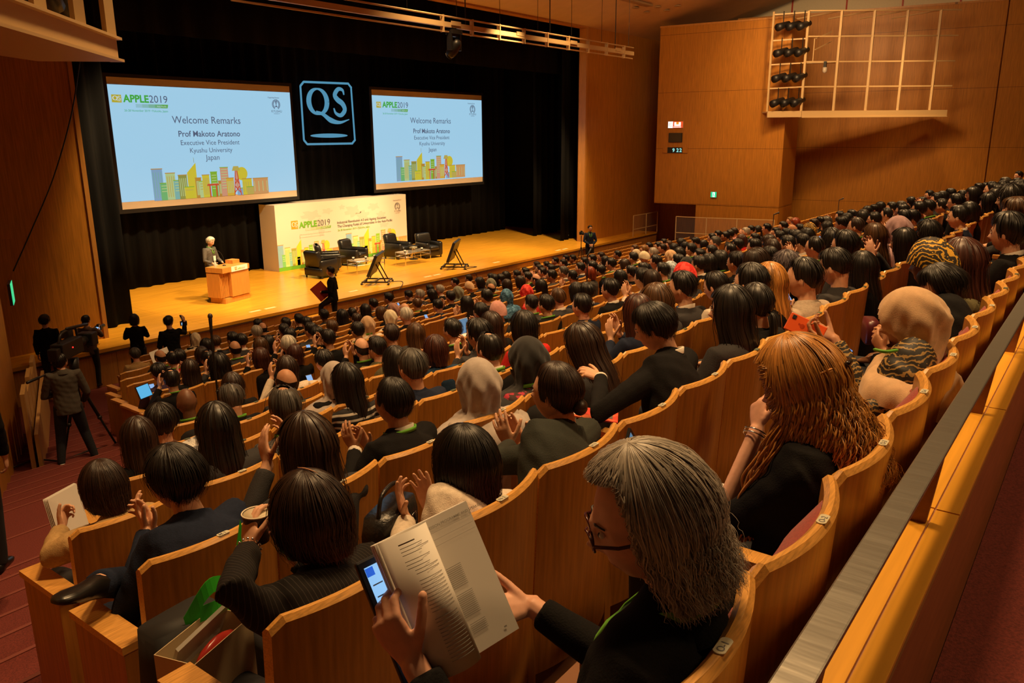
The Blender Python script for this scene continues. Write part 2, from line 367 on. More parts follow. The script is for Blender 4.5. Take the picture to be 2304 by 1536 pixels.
# curtains: folded sheets of their own
def curtain(name, a, b, z0, z1, label, folds=1.1, amp=.07, group=None):
    a = np.array(a, float); b = np.array(b, float); L = np.linalg.norm(b - a); n = max(24, int(L * 26)); d = (b - a) / L; nn = np.array([d[1], -d[0]])
    u = np.linspace(0, L, n); f = amp * np.sin(u * 2 * PI / .34 * folds * .6 + .7 * np.sin(u * 1.7)) + .5 * amp * np.sin(u * 5.3)
    V = []
    for z in np.linspace(z0, z1, 6):
        V.append(np.stack([a[0] + d[0] * u + nn[0] * f, a[1] + d[1] * u + nn[1] * f, np.full(n, z)], 1))
    o = MB().grid(np.concatenate(V), n, 6).build(name, M_black, None, True)
    md = o.modifiers.new('cloth', 'SOLIDIFY'); md.thickness = .012
    return tag(o, label, 'curtain', group)
pL = at_z(243, 737, ST); pL2 = at_z(292, 724, ST)
curtain('stage_curtain', (9.0, 23.6), (31.4, 23.9), ST, HC + 6, 'wide black curtain across the back of the stage behind the screens')
curtain('stage_curtain', (8.75, 19.0), (pL2[0], 19.25), ST, HC + 6, 'narrow black side curtain at the end of the stage beside the lectern speaker')
pr1 = at_z(1319, 538, ST); pr2 = at_z(1261, 542, ST); pr3 = at_z(1200, 531, ST)
curtain('stage_curtain', (pr2[0], pr2[1]), (31.6, pr2[1] + .15), ST, HC + 6, 'black side curtain nearest the wooden proscenium wall with the clock panel')
curtain('stage_curtain', (pr3[0], pr3[1]), (32, pr3[1] + .1), ST, HC + 6, 'second black side curtain, behind the one by the clock wall')
curtain('stage_curtain', (8.3, 19.6), (30.6, 19.6), HC + 2.5, HC + 6.5, 'shallow black border curtain hanging along the top of the stage', .6, .04)
curtain('stage_curtain', (8.3, 21.6), (30.6, 21.6), HC + 3.0, HC + 6.5, 'black border curtain hanging behind the front one, above the screens', .6, .04)

# ceiling and the cream wall above the right side
def ceil_z(y): return HC + 4.25 + (YW - y) * .30
mb = MB()
ycs = [YW, 16, 13.5, 11, 8.5, 6]
V = []
for y in ycs: V += [(1.5, y, ceil_z(y)), (38.5, y, ceil_z(y)), (1.5, y, ceil_z(y) + .2), (38.5, y, ceil_z(y) + .2)]
F = []
for i in range(len(ycs) - 1):
    a = i * 4; b = a + 4; F += [(a, a + 1, b + 1, b), (a + 2, b + 2, b + 3, a + 3), (a, b, b + 2, a + 2), (a + 1, a + 3, b + 3, b + 1)]
mb.add(V, F)
struct('ceiling', mb, M_ceil)
mb = MB(); a = at_y(1395, 12, 16.6); mb.box(27.2, 30.3, 15.7, 16.0, ceil_z(16) - .02, ceil_z(16) + .05); struct('trim_3', mb, mat('ceiling_slot', (.36, .24, .12), .7))
for k, (px, py) in enumerate(((1480, 14), (1525, 12), (1500, 22), (1455, 26), (1430, 16))):
    r = ray(px, py); t = ( (HC + 4.25 + YW * .3) - HC) / (r[2] + .3 * r[1]); p = r * t; p[2] += HC
    MB().lathe([(.13, .0), (.15, -.03), (.09, -.035), (.0, -.03)], n=16).build('ceiling_downlight', mat('downlight_ring', (.42, .30, .16), .5), None, True, loc=tuple(p + np.array([0, 0, -.01])), label='small round recessed downlight in the sloping beige ceiling over the stage front', cat='downlight', group='ceiling downlights')
mb = MB(); mb.box(39.2, 39.5, -6, 19, HC + 3, HC + 14, 0)
for y in (4.2, 6.3, 8.5, 10.8, 13.2): mb.box(39.16, 39.2, y - .03, y + .03, HC + 3, HC + 14, 1)
struct('wall_upper', mb, [M_white, mat('red_strip', (.5, .05, .03), .5)])

# right wall: a box in front (panel with signs) and the wall behind it
def wr(y): return 33.0 + (16.7 - y) * .075
P0 = (wr(16.7), 16.7); P1 = (wr(11.2), 11.2)
zb = HC - 2.97; zt = HC + 4.42
mb = MB(); slab(mb, P1, P0, -2.2, zb, zt); struct('wall_right_front', mb, M_wallx)
yl = 14.75
mb = MB(); slab(mb, P1, (wr(yl), yl), -2.2, 0, zb - .015); struct('wall_right_lower', mb, M_wallx)
mb = MB(); slab(mb, (wr(16.7) - .02, 16.72), (P1[0] - .02, P1[1]), .06, zt, zt + .07); struct('trim_4', mb, M_riser)
def w2(y): return 37.6 + (12.7 - y) * .13
mb = MB(); slab(mb, (w2(4.52), 4.52), (w2(15.5), 15.5), -.4, 0, HC + 5.02); slab(mb, (w2(-5), -5), (w2(4.47), 4.47), -.4, 0, HC + 5.02); slab(mb, (w2(-5) + .12, -5), (w2(15) + .12, 15), -.4, 0, HC + 5)
struct('wall_right', mb, M_wallx)
mb = MB(); slab(mb, (w2(-5) - .03, -5), (w2(15) - .03, 15), -.3, HC + 5.02, HC + 5.1); struct('trim_5', mb, M_riser)
mb = MB(); mb.box(36.6, 37.0, 14.5, 18.6, 0, HC + 1); struct('wall_right_recess', mb, M_wallx)
mb = MB(); mb.box(-6, 40, -8.2, -8, 0, HC + 9); struct('wall_rear', mb, M_wall)
# ---------------------------------------------------------------- slide, backdrop and lettering on flat faces
M_navy = mat('slate_ink', (.05, .06, .09), .6); M_gr = mat('lime_print', (.16, .50, .03), .6); M_or = mat('orange_print', (.85, .36, .02), .6); M_lt = mat('pale_print', (.55, .66, .50), .6)
def lit(nm, c, s=.85): return mat('screen_' + nm, (0.01, 0.01, 0.01), .6, emit=c, es=s)
SKY = [(0, .083, .223, 'b'), (.057, .12, .12, 'g'), (.105, .18, .19, 'l'), (.165, .243, .135, 'c'), (.204, .274, .172, 'o'), (.248, .325, .083, 'y'), (.341, .391, .146, 'n'), (.372, .427, .12, 'l'),
       (.401, .462, .165, 'y'), (.474, .531, .185, 'e'), (.535, .586, .115, 'n'), (.56, .63, .216, 'p'), (.609, .675, .133, 'a'), (.70, .765, .05, 'b'), (.752, .84, .121, 'y'), (.79, .923, .057, 'd'), (.853, .996, .121, 's')]
SKC = dict(b=(.30, .52, .78), g=(.20, .62, .22), l=(.62, .80, .35), c=(.25, .60, .55), o=(.38, .40, .08), y=(.85, .72, .05), n=(.66, .34, .05), e=(.30, .60, .04), p=(.85, .40, .25), a=(.92, .55, .05), d=(.68, .55, .12), s=(.85, .42, .15), r=(.80, .10, .04))
def skyline(mb, org, ex, ez, W, mi, off):
    org = np.asarray(org, float); ex = np.asarray(ex, float); ez = np.asarray(ez, float); n = np.array([0, -1., 0])
    def poly(pts, c, lay=0): mb.add([org + W * (p[0] * ex + p[1] * ez) + n * (.0008 * lay) for p in pts], [tuple(range(len(pts)))], mi[c])
    for i, (a, b, h, c) in enumerate(SKY):
        poly([(a, 0), (b, 0), (b, h), (a, h)], c, 1 + i * .4)
        dk = 'd' if c in 'yl' else ('c' if c == 'b' else 'l')
        k = 3
        while k * .02 < h - .01:
            if i % 2: poly([(a + .008, k * .02), (b - .008, k * .02), (b - .008, k * .02 + .006), (a + .008, k * .02 + .006)], dk, 1.2 + i * .4)
            k += 1
        if i % 2 == 0:
            for q in np.linspace(a + .012, b - .012, 4): poly([(q - .003, .02), (q + .003, .02), (q + .003, h - .02), (q - .003, h - .02)], dk, 1.2 + i * .4)
        poly([(a - .003, h), (b + .003, h), (b + .003, h + .006), (a - .003, h + .006)], 'e' if i % 2 else 'n', 1.2 + i * .4)
    poly([(.28, 0), (.357, 0), (.357, .262), (.28, .19)], 'y', 3); poly([(.343, .262), (.346, .262), (.346, .30), (.343, .30)], 'o', 3)
    for a in (.455, .51): poly([(a, 0), (a + .012, 0), (a + .012, .09), (a, .09)], 'r', 9)
    poly([(.435, .085), (.54, .085), (.532, .10), (.443, .10)], 'r', 9)
    t = np.linspace(0, 2 * PI, 25)[:-1]; poly([(.755 + .052 * math.cos(u), .165 + .052 * math.sin(u)) for u in t], 'y', 2)
    for (p, q) in (((.675, 0), (.695, .19)), ((.735, 0), (.71, .19)), ((.675, .02), (.725, .07)), ((.73, .02), (.685, .07)), ((.685, .09), (.72, .13)), ((.722, .09), (.69, .13))):
        d = np.array(q) - np.array(p); d /= np.linalg.norm(d); m = np.array([-d[1], d[0]]) * .004; poly([p - m, p + m, q + m, q - m], 'r', 9)
    poly([(.665, .19), (.74, .19), (.725, .225), (.68, .225)], 'd', 9); poly([(.69, .05), (.72, .05), (.712, .22), (.697, .22)], 'p', 8.8)
def fit(mb, txt, pl, pr, m, bold=0.0, dy=-.006):
    pl = np.asarray(pl, float); pr = np.asarray(pr, float); d = pr - pl; Lw = np.linalg.norm(d); V, F = text_arrays(txt, 1.0, bold)
    s = Lw / max(1e-6, (V[:, 0].max() - V[:, 0].min())); ex = d / Lw; ez = np.array([0, 0, 1.])
    mb.add(pl + np.array([0, dy, 0]) + s * ((V[:, :1] - V[:, 0].min()) * ex + V[:, 1:2] * ez), F, m)
def emblem(mb, c, r, m):
    c = np.asarray(c, float); ex = np.array([1., 0, 0]); ez = np.array([0, 0, 1.])
    for k in range(22):
        a = 2 * PI * (k + .5) / 22
        if abs(a - 1.5 * PI) < .5: continue
        p = np.array([math.cos(a), math.sin(a)]); q = np.array([-p[1], p[0]])
        pts = [p * .55 - q * .04, p * .98 - q * .10, p * 1.05, p * .98 + q * .10, p * .55 + q * .04]
        mb.add([c + r * (t[0] * ex + t[1] * ez) for t in pts], [tuple(range(5))], m)
    for pts in ([(-.08, -.1), (.08, -.1), (.16, .62), (-.16, .62)], [(-.3, -.5), (.3, -.5), (0, -.1)]): mb.add([c + r * (t[0] * ex + t[1] * ez) for t in pts], [tuple(range(len(pts)))], m)
def qs(mb, a, b, m):                         # square badge letters between two corners
    a = np.asarray(a, float); b = np.asarray(b, float); s = b - a; ex = np.array([s[0], 0, 0]); ez = np.array([0, 0, s[2]]); o = a + np.array([0, -.008, 0])
    t = np.linspace(0, 2 * PI, 33); stroke(mb, [(.34 + .22 * math.cos(u), .56 + .26 * math.sin(u)) for u in t], .06 + .05 * np.abs(np.cos(t)), o, ex, ez, m)
    stroke(mb, spline([(.36, .32), (.52, .3), (.68, .2), (.9, .22)]), .05, o, ex, ez, m)
    stroke(mb, spline([(.9, .74), (.76, .82), (.65, .7), (.76, .57), (.9, .45), (.78, .32), (.64, .38)]), .07, o, ex, ez, m)
def gbar(mb, a, b, h, m, txt, m2):
    a = np.asarray(a, float); b = np.asarray(b, float); d = b - a; e = np.array([0, 0, 1.]); n = len(m)
    for k in range(n):
        p = a + d * k / n; q = a + d * (k + 1) / n; sl = np.array([d[0] * .03, 0, 0]) if k == n - 1 else 0
        mb.add([p, q, q + e * h + sl, p + e * h], [(0, 1, 2, 3)], m[k])
    fit(mb, txt, a + d * .66 + e * h * .25, a + d * .97 + e * h * .25, m2)

def slide_screen(c4, Y, anch, label):
    px = [at_y(*c, Y) for c in c4]; x0 = (px[0][0] + px[3][0]) / 2; x1 = (px[1][0] + px[2][0]) / 2; z1 = (px[0][2] + px[1][2]) / 2; z0 = (px[2][2] + px[3][2]) / 2
    root = empty('projection_screen', ((x0 + x1) / 2, Y, z0), label=label, cat='screen', group='projection screens over the stage'); L = np.array(root.location)
    hh = z1 - z0
    mb = MB(); mb.box(x0 - .1, x1 + .1, Y + .004, Y + .03, z0 - .12, z1 + .1); 
    def bl(mb, nm, mats): return mbshift(mb, L).build(nm, mats, root)
    bl(mb, 'border', M_dark)
    mb = MB(); mb.add([(x0, Y, z0), (x1, Y, z0), (x1, Y, z1), (x0, Y, z1)], [(0, 1, 2, 3)]); bl(mb, 'screen_cloth', mat('screen_cloth', (.62, .52, .42), .8))
    mb = MB(); y = Y - .004; mb.add([(x0, y, z0 + hh * .057), (x1, y, z0 + hh * .057), (x1, y, z1 - hh * .055), (x0, y, z1 - hh * .055)], [(0, 1, 2, 3)])
    bl(mb, 'slide', lit('sky', (.34, .60, .79), .98))
    G = [lit('g%d' % k, tuple((.34, .60, .79)[i] * (1 - t) + (.10, .40, .03)[i] * t for i in range(3))) for k, t in enumerate((.15, .35, .55, .75, .95))]
    names = list(SKC); mats = [lit(k, SKC[k], .62) for k in names] + [lit('ink', (.09, .12, .20)), lit('lime', (.06, .42, .05)), lit('gold', (.50, .42, .03)), lit('pale', (.60, .75, .80)), lit('teal', (.10, .45, .25))] + G
    mi = {k: i for i, k in enumerate(names)}; nb = len(names); ink, lime, gold, pale, teal = range(nb, nb + 5)
    P = lambda k: at_y(*anch[k], Y - .008)
    mb = MB(); skyline(mb, P('sk0'), (1, 0, 0), (0, 0, 1), P('sk1')[0] - P('sk0')[0], mi, 0); bl(mb, 'skyline_graphic', mats)
    mb = MB()
    a, b = P('lg0'), P('lg1'); a[0], b[0] = min(a[0], b[0]), max(a[0], b[0]); mb.add([(a[0], Y - .008, a[2]), (b[0], Y - .008, a[2]), (b[0], Y - .008, b[2]), (a[0], Y - .008, b[2])], [(0, 1, 2, 3)], gold); qs(mb, (a[0], Y - .008, a[2]), (b[0], Y - .008, b[2]), pale)
    ap = P('ap0'); ae = P('ap1'); ae[2] = ap[2]; am = ap + (ae - ap) * .57
    fit(mb, 'APPLE', ap, am, lime, .035); fit(mb, '2019', am + (ae - ap) * .012, ae, ink)
    ga = P('gb0'); gb_ = P('gb1'); gb_[2] = ga[2]; gbar(mb, ga, gb_, (ae[0] - ap[0]) * .075, list(range(nb + 5, nb + 10)), 'Asia Pacific', pale); bl(mb, 'slide_logo', mats)
    for k, t, m, bo in (('dt', '26-28 November 2019 \u2022 Fukuoka, Japan', teal, .012), ('wr', 'Welcome Remarks', ink, 0), ('pf', 'Prof Makoto Aratono', ink, .013), ('ex', 'Executive Vice President', ink, 0), ('ku', 'Kyushu University', ink, 0), ('jp', 'Japan', ink, 0), ('op', 'Organizing Partner', ink, .012), ('ky', 'KYUSHU', ink, 0), ('un', 'UNIVERSITY', ink, 0)):
        a, b = P(k + '0'), P(k + '1'); b[2] = a[2] = (a[2] + b[2]) / 2; mb = MB(); fit(mb, t, a, b, m, bo); bl(mb, 'slide_text', mats)
    e0 = P('em'); mb = MB(); emblem(mb, e0 + np.array([0, -.004, 0]), abs(P('em1')[0] - e0[0]), ink); bl(mb, 'slide_emblem', mats)
    for k in range(4):
        xx = x0 + (x1 - x0) * (.25 + k * .24); bl(MB().tube([(xx, Y + .02, z1 + .08), (xx, Y + .02, z1 + 3)], .004, 5, dome=False), 'hanging_wire', M_iron)
def mbshift(mb, L):
    mb.V = [v - np.asarray(L) for v in mb.V]; return mb
slide_screen([(238, 172), (651, 194), (668, 441), (276, 472)], 22.9, dict(sk0=(348, 452), sk1=(606, 437), lg0=(252, 230), lg1=(272, 213), ap0=(277, 229), ap1=(377, 231), gb0=(306, 242), gb1=(377, 243), dt0=(280, 251), dt1=(378, 252),
    wr0=(388, 279), wr1=(541, 277), pf0=(402, 308), pf1=(540, 306), ex0=(407, 326), ex1=(539, 325), ku0=(428, 343), ku1=(523, 342), jp0=(463, 360), jp1=(494, 359), op0=(602, 221), op1=(628, 221), ky0=(611, 253), ky1=(634, 253), un0=(616, 257), un1=(630, 257), em=(621, 235), em1=(630, 235)), 'larger projection screen with the welcome slide, hung nearer the lectern')
slide_screen([(836, 201), (1083, 215), (1086, 408), (846, 427)], 22.9, dict(sk0=(893, 408), sk1=(1047, 400), lg0=(847, 242), lg1=(857, 229), ap0=(860, 241), ap1=(918, 242), gb0=(880, 251), gb1=(917, 251), dt0=(861, 257), dt1=(917, 258),
    wr0=(923, 278), wr1=(1014, 277), pf0=(930, 300), pf1=(1012, 299), ex0=(932, 314), ex1=(1011, 313), ku0=(944, 327), ku1=(1001, 326), jp0=(964, 341), jp1=(982, 340), op0=(1052, 234), op1=(1068, 234), ky0=(1056, 259), ky1=(1071, 259), un0=(1059, 262), un1=(1068, 262), em=(1063, 246), em1=(1069, 246)), 'smaller projection screen with the welcome slide, hung above the armchairs')

# emblem of projected light on the back curtain, built as glowing flat shapes
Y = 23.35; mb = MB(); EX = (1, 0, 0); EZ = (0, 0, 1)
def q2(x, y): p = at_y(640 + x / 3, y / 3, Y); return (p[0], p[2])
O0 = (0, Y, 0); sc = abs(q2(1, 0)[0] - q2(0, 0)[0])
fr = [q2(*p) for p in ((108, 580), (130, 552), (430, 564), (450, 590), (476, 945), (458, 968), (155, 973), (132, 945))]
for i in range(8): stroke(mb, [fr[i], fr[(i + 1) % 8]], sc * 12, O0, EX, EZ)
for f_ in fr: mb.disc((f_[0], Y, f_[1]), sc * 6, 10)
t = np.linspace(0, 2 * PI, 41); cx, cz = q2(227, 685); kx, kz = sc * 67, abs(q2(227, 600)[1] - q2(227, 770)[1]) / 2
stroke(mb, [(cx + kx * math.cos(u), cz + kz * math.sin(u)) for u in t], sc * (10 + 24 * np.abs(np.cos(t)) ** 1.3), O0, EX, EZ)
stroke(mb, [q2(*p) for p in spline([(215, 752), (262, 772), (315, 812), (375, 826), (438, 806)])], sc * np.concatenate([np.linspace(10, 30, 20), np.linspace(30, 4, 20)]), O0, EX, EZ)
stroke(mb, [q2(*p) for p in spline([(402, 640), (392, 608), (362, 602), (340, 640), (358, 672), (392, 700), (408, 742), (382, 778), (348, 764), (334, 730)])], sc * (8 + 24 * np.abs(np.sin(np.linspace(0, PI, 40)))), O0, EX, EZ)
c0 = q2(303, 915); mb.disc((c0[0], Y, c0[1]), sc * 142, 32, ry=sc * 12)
o = mb.build('projected_emblem', lit('emblem', (.10, .36, .56), .75)); md = o.modifiers.new('t', 'SOLIDIFY'); md.thickness = .01
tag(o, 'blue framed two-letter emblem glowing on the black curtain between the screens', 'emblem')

# backdrop board on the stage
pb = at_z(626, 612, ST); yb = pb[1]; x0 = at_y(623, 540, yb)[0]; x1 = at_y(915, 500, yb)[0]; ztop = (at_y(620, 465, yb)[2] + at_y(913, 434, yb)[2]) / 2
pback = at_y(592, 460, yb); dep = .85
bd = empty('backdrop_board', ((x0 + x1) / 2, yb, ST), label='long white printed backdrop board standing behind the black armchairs', cat='backdrop'); L = np.array(bd.location)
mb = MB(); mb.box(x0, x1, yb, yb + dep, ST, ztop); mbshift(mb, L).build('board', mat('printed_board', (.80, .72, .62), .6), bd)
names = list(SKC); mats = [mat('print_' + k, SKC[k], .6) for k in names] + [M_ink, M_gr, M_or, M_paper, mat('map_print', (.70, .63, .54), .6)] + [mat('print_fade%d' % k, tuple((.80, .72, .62)[i] * (1 - t) + (.20, .48, .04)[i] * t for i in range(3)), .6) for k, t in enumerate((.15, .35, .55, .75, .95))]
mi = {k: i for i, k in enumerate(names)}; nb = len(names); ink, lime, orange, pale, mapc = range(nb, nb + 5)
P = lambda x, y: at_y(x, y, yb - .006)
mb = MB()
for (cx, cy, rx, ry) in ((.24, .80, .09, .10), (.30, .66, .06, .10), (.36, .84, .05, .06), (.31, .52, .03, .09), (.55, .80, .08, .12), (.63, .72, .07, .10), (.72, .84, .06, .08), (.78, .70, .05, .07), (.80, .52, .05, .06), (.60, .56, .04, .10), (.47, .88, .03, .05)):
    a = np.linspace(0, 2 * PI, 25)[:-1]; k = 1 + .25 * np.sin(a * 5 + cx * 40) + .15 * np.sin(a * 9 + cy * 30)
    mb.add(np.stack([x0 + (x1 - x0) * (cx + rx * .7 * k * np.cos(a)), np.full(24, yb - .002), ST + (ztop - ST) * (cy + ry * .7 * k * np.sin(a))], 1), [tuple(range(24))], mapc)
mbshift(mb, L).build('map_print', mats, bd)
mb = MB(); mb.add([(x0, yb - .003, ST), (x1, yb - .003, ST), (x1, yb - .003, ST + .13), (x0, yb - .003, ST + .13)], [(0, 1, 2, 3)], lime); mbshift(mb, L).build('grass_strip', mats, bd)
for s0, s1 in (((628, 600), (770, 583)), ((782, 584), (917, 572))):
    mb = MB(); a = P(*s0); b = P(*s1); a[2] = ST + .13; skyline(mb, a, (1, 0, 0), (0, 0, 1.2), b[0] - a[0], mi, 0); mbshift(mb, L).build('skyline_graphic', mats, bd)
mb = MB(); a = P(656, 516); b = P(670, 501); b[2] = a[2] + (b[0] - a[0]); mb.add([(a[0], yb - .006, a[2]), (b[0], yb - .006, a[2]), (b[0], yb - .006, b[2]), (a[0], yb - .006, b[2])], [(0, 1, 2, 3)], orange); qs(mb, (a[0], yb - .006, a[2]), (b[0], yb - .006, b[2]), pale)
ap = P(673, 513); ae = P(743, 505); ae[2] = ap[2]; am = ap + (ae - ap) * .57; fit(mb, 'APPLE', ap, am, lime, .035); fit(mb, '2019', am + (ae - ap) * .012, ae, ink)
ga = P(688, 519); gb_ = P(744, 512); gb_[2] = ga[2]; gbar(mb, ga, gb_, .085, list(range(nb + 5, nb + 10)), 'Asia Pacific', pale)
for t, a, b, m, bo in (('15th Annual Strategic Summit for the Advancement', (675, 529), (745, 521), mapc, .004), ('of University Excellence in all its Forms', (675, 535), (728, 529), mapc, .004), ('Industrial Revolution 4.0 and Ageing Societies:', (759, 503), (869, 491), ink, .008), ('The Changing Roles of Universities in the Asia-Pacific', (759.5, 511), (882.6, 497.5), ink, .008), ('26-28 November 2019 \u2022 Fukuoka, Japan', (760, 520), (832, 511), lime, .004), ('KYUSHU', (887.5, 477), (902, 475), ink, 0), ('UNIVERSITY', (890, 480), (900, 479), ink, 0), ('Organizing Partner', (884, 452), (903, 450), ink, 0)):
    a, b = P(*a), P(*b); a[2] = b[2] = (a[2] + b[2]) / 2; fit(mb, t, a, b, m, bo)
e0 = P(894, 464); emblem(mb, e0, .15, ink); mbshift(mb, L).build('printed_lettering', mats, bd)
# ---------------------------------------------------------------- stage furniture
def rbox(x0, x1, y0, y1, z0, z1, r=.04, m=0):          # rounded upholstered block
    mb = MB(); nx = 4; a = []
    def ring(z, ins):
        X0, X1, Y0, Y1 = x0 + ins, x1 - ins, y0 + ins, y1 - ins; q = max(.004, r - ins * .3); P = []
        for cx, cy, s in ((X1 - q, Y1 - q, 0), (X0 + q, Y1 - q, PI / 2), (X0 + q, Y0 + q, PI), (X1 - q, Y0 + q, 1.5 * PI)):
            for k in range(nx): t = s + k * PI / 2 / (nx - 1); P.append((cx + q * math.cos(t), cy + q * math.sin(t), z))
        return P
    mb.loft([ring(z0, r * .5), ring(z0 + r * .35, 0), ring(z1 - r * .8, 0), ring(z1 - r * .25, r * .25), ring(z1, r)], m); return mb
def armchair(px, py, rz, label):
    p = at_z(px, py, ST); root = empty('leather_armchair', (p[0], p[1], ST), rz, label=label, cat='armchair', group='black leather armchairs on the stage')
    rbox(-.39, .39, -.36, .40, .08, .34, .05).build('base', M_leather, root, True)
    rbox(-.22, .22, -.42, .22, .30, .46, .07).build('seat_cushion', M_leather, root, True)
    for s in (-1, 1):
        b = rbox(-.09, .09, -.40, .36, .10, .60, .08); b.V = [v + np.array([s * .31, 0, 0]) for v in b.V]; b.build('armrest', M_leather, root, True)
    b = rbox(-.33, .33, -.11, .11, .36, .90, .09)
    for v in b.V: v[:, 1] += .27 + (v[:, 2] - .36) * .22
    b.build('backrest', M_leather, root, True)
    for x in (-.36, .36):
        for y in (-.28, .32): MB().lathe([(.0, 0), (.03, 0), (.025, .09), (0, .09)], (x, y, 0), 10).build('foot', M_dark, root)
armchair(724, 622, PI * .52, 'black leather armchair turned sideways, nearest the lectern')
armchair(741, 606, PI * .30, 'black leather armchair half turned, second in the row from the lectern')
armchair(797, 595, PI * .08, 'black leather armchair facing the audience behind the first glass table')
armchair(896, 580, PI * .05, 'black leather armchair before the right end of the printed backdrop')
armchair(965, 578, -PI * .05, 'black leather armchair standing alone beyond the end of the printed backdrop')
M_glass = mat('tinted_glass', (.55, .6, .58), .08, trans=.75, alpha=.55)
def quad_table(c4, h, label):
    pts = [at_z(x, y, ST) for x, y in c4]; c = sum(pts) / 4; root = empty('glass_table', (c[0], c[1], ST), label=label, cat='table', group='low glass tables on the stage')
    P = [np.array([p[0] - c[0], p[1] - c[1], 0]) for p in pts]
    for p in P: MB().tube([p, p + np.array([0, 0, h])], .014, 8).build('leg', M_chrome, root, True)
    mb = MB()
    for i in range(4):
        for z in (h, h - .13): mb.tube([P[i] + (0, 0, z), P[(i + 1) % 4] + (0, 0, z)], .011, 6)
    mb.build('frame', M_chrome, root, True)
    mb = MB(); mb.add([p * 1.02 + (0, 0, h + z) for z in (.012, .024) for p in P], [(3, 2, 1, 0), (4, 5, 6, 7), (0, 1, 5, 4), (1, 2, 6, 5), (2, 3, 7, 6), (3, 0, 4, 7)]); mb.build('table_top', M_glass, root)
    return c, h
T1 = quad_table([(783, 616), (804, 620), (866, 611), (846, 607)], .45, 'low glass coffee table with chrome legs before the first three armchairs')
T2 = quad_table([(891, 596), (913, 600), (969, 590), (947, 587)], .45, 'low glass coffee table with chrome legs before the last two armchairs')
def cup(x, y, z, label, s=1.0):
    r = empty('paper_cup', (x, y, z), label=label, cat='cup', group='paper cups on the stage tables')
    MB().lathe([(.0, 0), (.030 * s, 0), (.040 * s, .085 * s), (.0, .085 * s)], n=14).build('cup_body', M_paper, r, True)
    MB().lathe([(.0345 * s, .02 * s), (.0395 * s, .065 * s)], n=14).build('sleeve', M_dark, r, True)
    MB().lathe([(.0, .085 * s), (.043 * s, .085 * s), (.041 * s, .1 * s), (0, .1 * s)], n=14).build('cup_lid', M_paper, r, True)
for px, py, lb in ((795, 582, 'paper cup at the near left corner of the first glass table'), (823, 580, 'paper cup in the middle of the first glass table'), (843, 577, 'paper cup at the far end of the first glass table'), (911, 566, 'paper cup on the second glass table nearer the backdrop'), (949, 560, 'paper cup on the far end of the second glass table')):
    p = at_z(px, py + 3, ST + .474); cup(p[0], p[1], ST + .474, lb)
def side_table(px, py, label):
    p = at_z(px, py, ST); r = empty('side_table', (p[0], p[1], ST), label=label, cat='side table', group='small black side tables')
    rbox(-.15, .15, -.15, .15, .5, .53, .02).build('table_top', M_dark, r); MB().tube([(0, 0, .03), (0, 0, .5)], .02, 8).build('pole', M_iron, r, True); MB().lathe([(0, 0), (.17, 0), (.16, .02), (0, .03)], n=20).build('base', M_iron, r, True)
side_table(771, 596, 'small black side table between the second and third armchairs'); side_table(931, 583, 'small black side table between the last two armchairs')
for px, py, lb in ((768, 577, 'dark box of papers on the first side table'), (930, 556, 'white and black box on the side table between the last armchairs')):
    p = at_z(px, py + 2, ST + .531); b = MB().box(-.12, .12, -.08, .08, 0, .05); tag(b.build('tissue_box', M_dark if px < 800 else mat('box_card', (.3, .28, .2), .6), loc=(p[0], p[1], ST + .531)), lb, 'box')
def monitor(px, py, az, lean, label):
    p = at_z(px, py, ST); r = empty('stage_monitor', (p[0], p[1], ST), az, label=label, cat='monitor', group='tilted prompter monitors on the stage front')
    ca, sa = math.cos(lean), math.sin(lean); u = np.array([0, sa, ca]); n = np.array([0, -ca, sa]); c = np.array([0, -.02, .62])
    mb = MB(); mb.obox(c, np.array([.58, 0, 0]), n * .045, u * .36); bevel(mb.build('monitor_case', M_dark, r), .01)
    mb = MB(); mb.obox(c + n * .047, np.array([.54, 0, 0]), n * .003, u * .32); sc_ = mb.build('screen', mat('prompter_screen', (.01, .02, .05), .15, emit=(.05, .2, .6), es=.25), r)
    mb = MB()
    for k in (-1, 1): mb.obox(c + n * .05 + np.array([k * .2, 0, 0]), np.array([.09, 0, 0]), n * .002, u * .1)
    mb.build('display_text', M_scr, sc_)
    mb = MB()
    for s in (-1, 1): mb.bar((s * .33, -.42, .09), (s * .33, .42, .09), .04, .04); mb.bar((s * .22, .3, .1), (s * .22, .02, .66), .03, .03); mb.bar((s * .28, -.3, .1), (s * .28, -.14, .36), .03, .03)
    mb.bar((-.33, .38, .09), (.33, .38, .09), .04, .04); mb.bar((-.33, -.38, .09), (.33, -.38, .09), .04, .04); mb.bar((-.33, 0, .09), (.33, 0, .09), .04, .04); mb.build('stand', M_iron, r)
    for x in (-.33, .33):
        for y in (-.42, .42): MB().tube([(x - .02, y, .035), (x + .02, y, .035)], .035, 10).build('castor', M_dark, r, True)
    return p
m1 = monitor(849, 637, PI * 1.19, .42, 'black prompter monitor on a wheeled stand at the stage front, nearer the lectern')
m2 = monitor(1023, 603, PI * 1.17, .36, 'black prompter monitor on a wheeled stand at the stage front, farther from the lectern')
for m, lb, x in ((m1, 'black cable trailing from the nearer monitor over the stage edge', 904), (m2, 'black cable trailing from the farther monitor over the stage edge', 1053)):
    e = at_z(x, 652 if x < 1000 else 607, ST); cable('monitor_cable', [(m[0] + .2, m[1] - .3, ST + .05), (m[0] + .6, m[1] - .5, ST + .015), (e[0], e[1] + .1, ST + .015), (e[0] + .05, YE - .06, ST - .1), (e[0] + .2, YE - .08, .3), (e[0] + .35, YE - .1, .03)], .012, M_dark, label=lb, cat='cable')
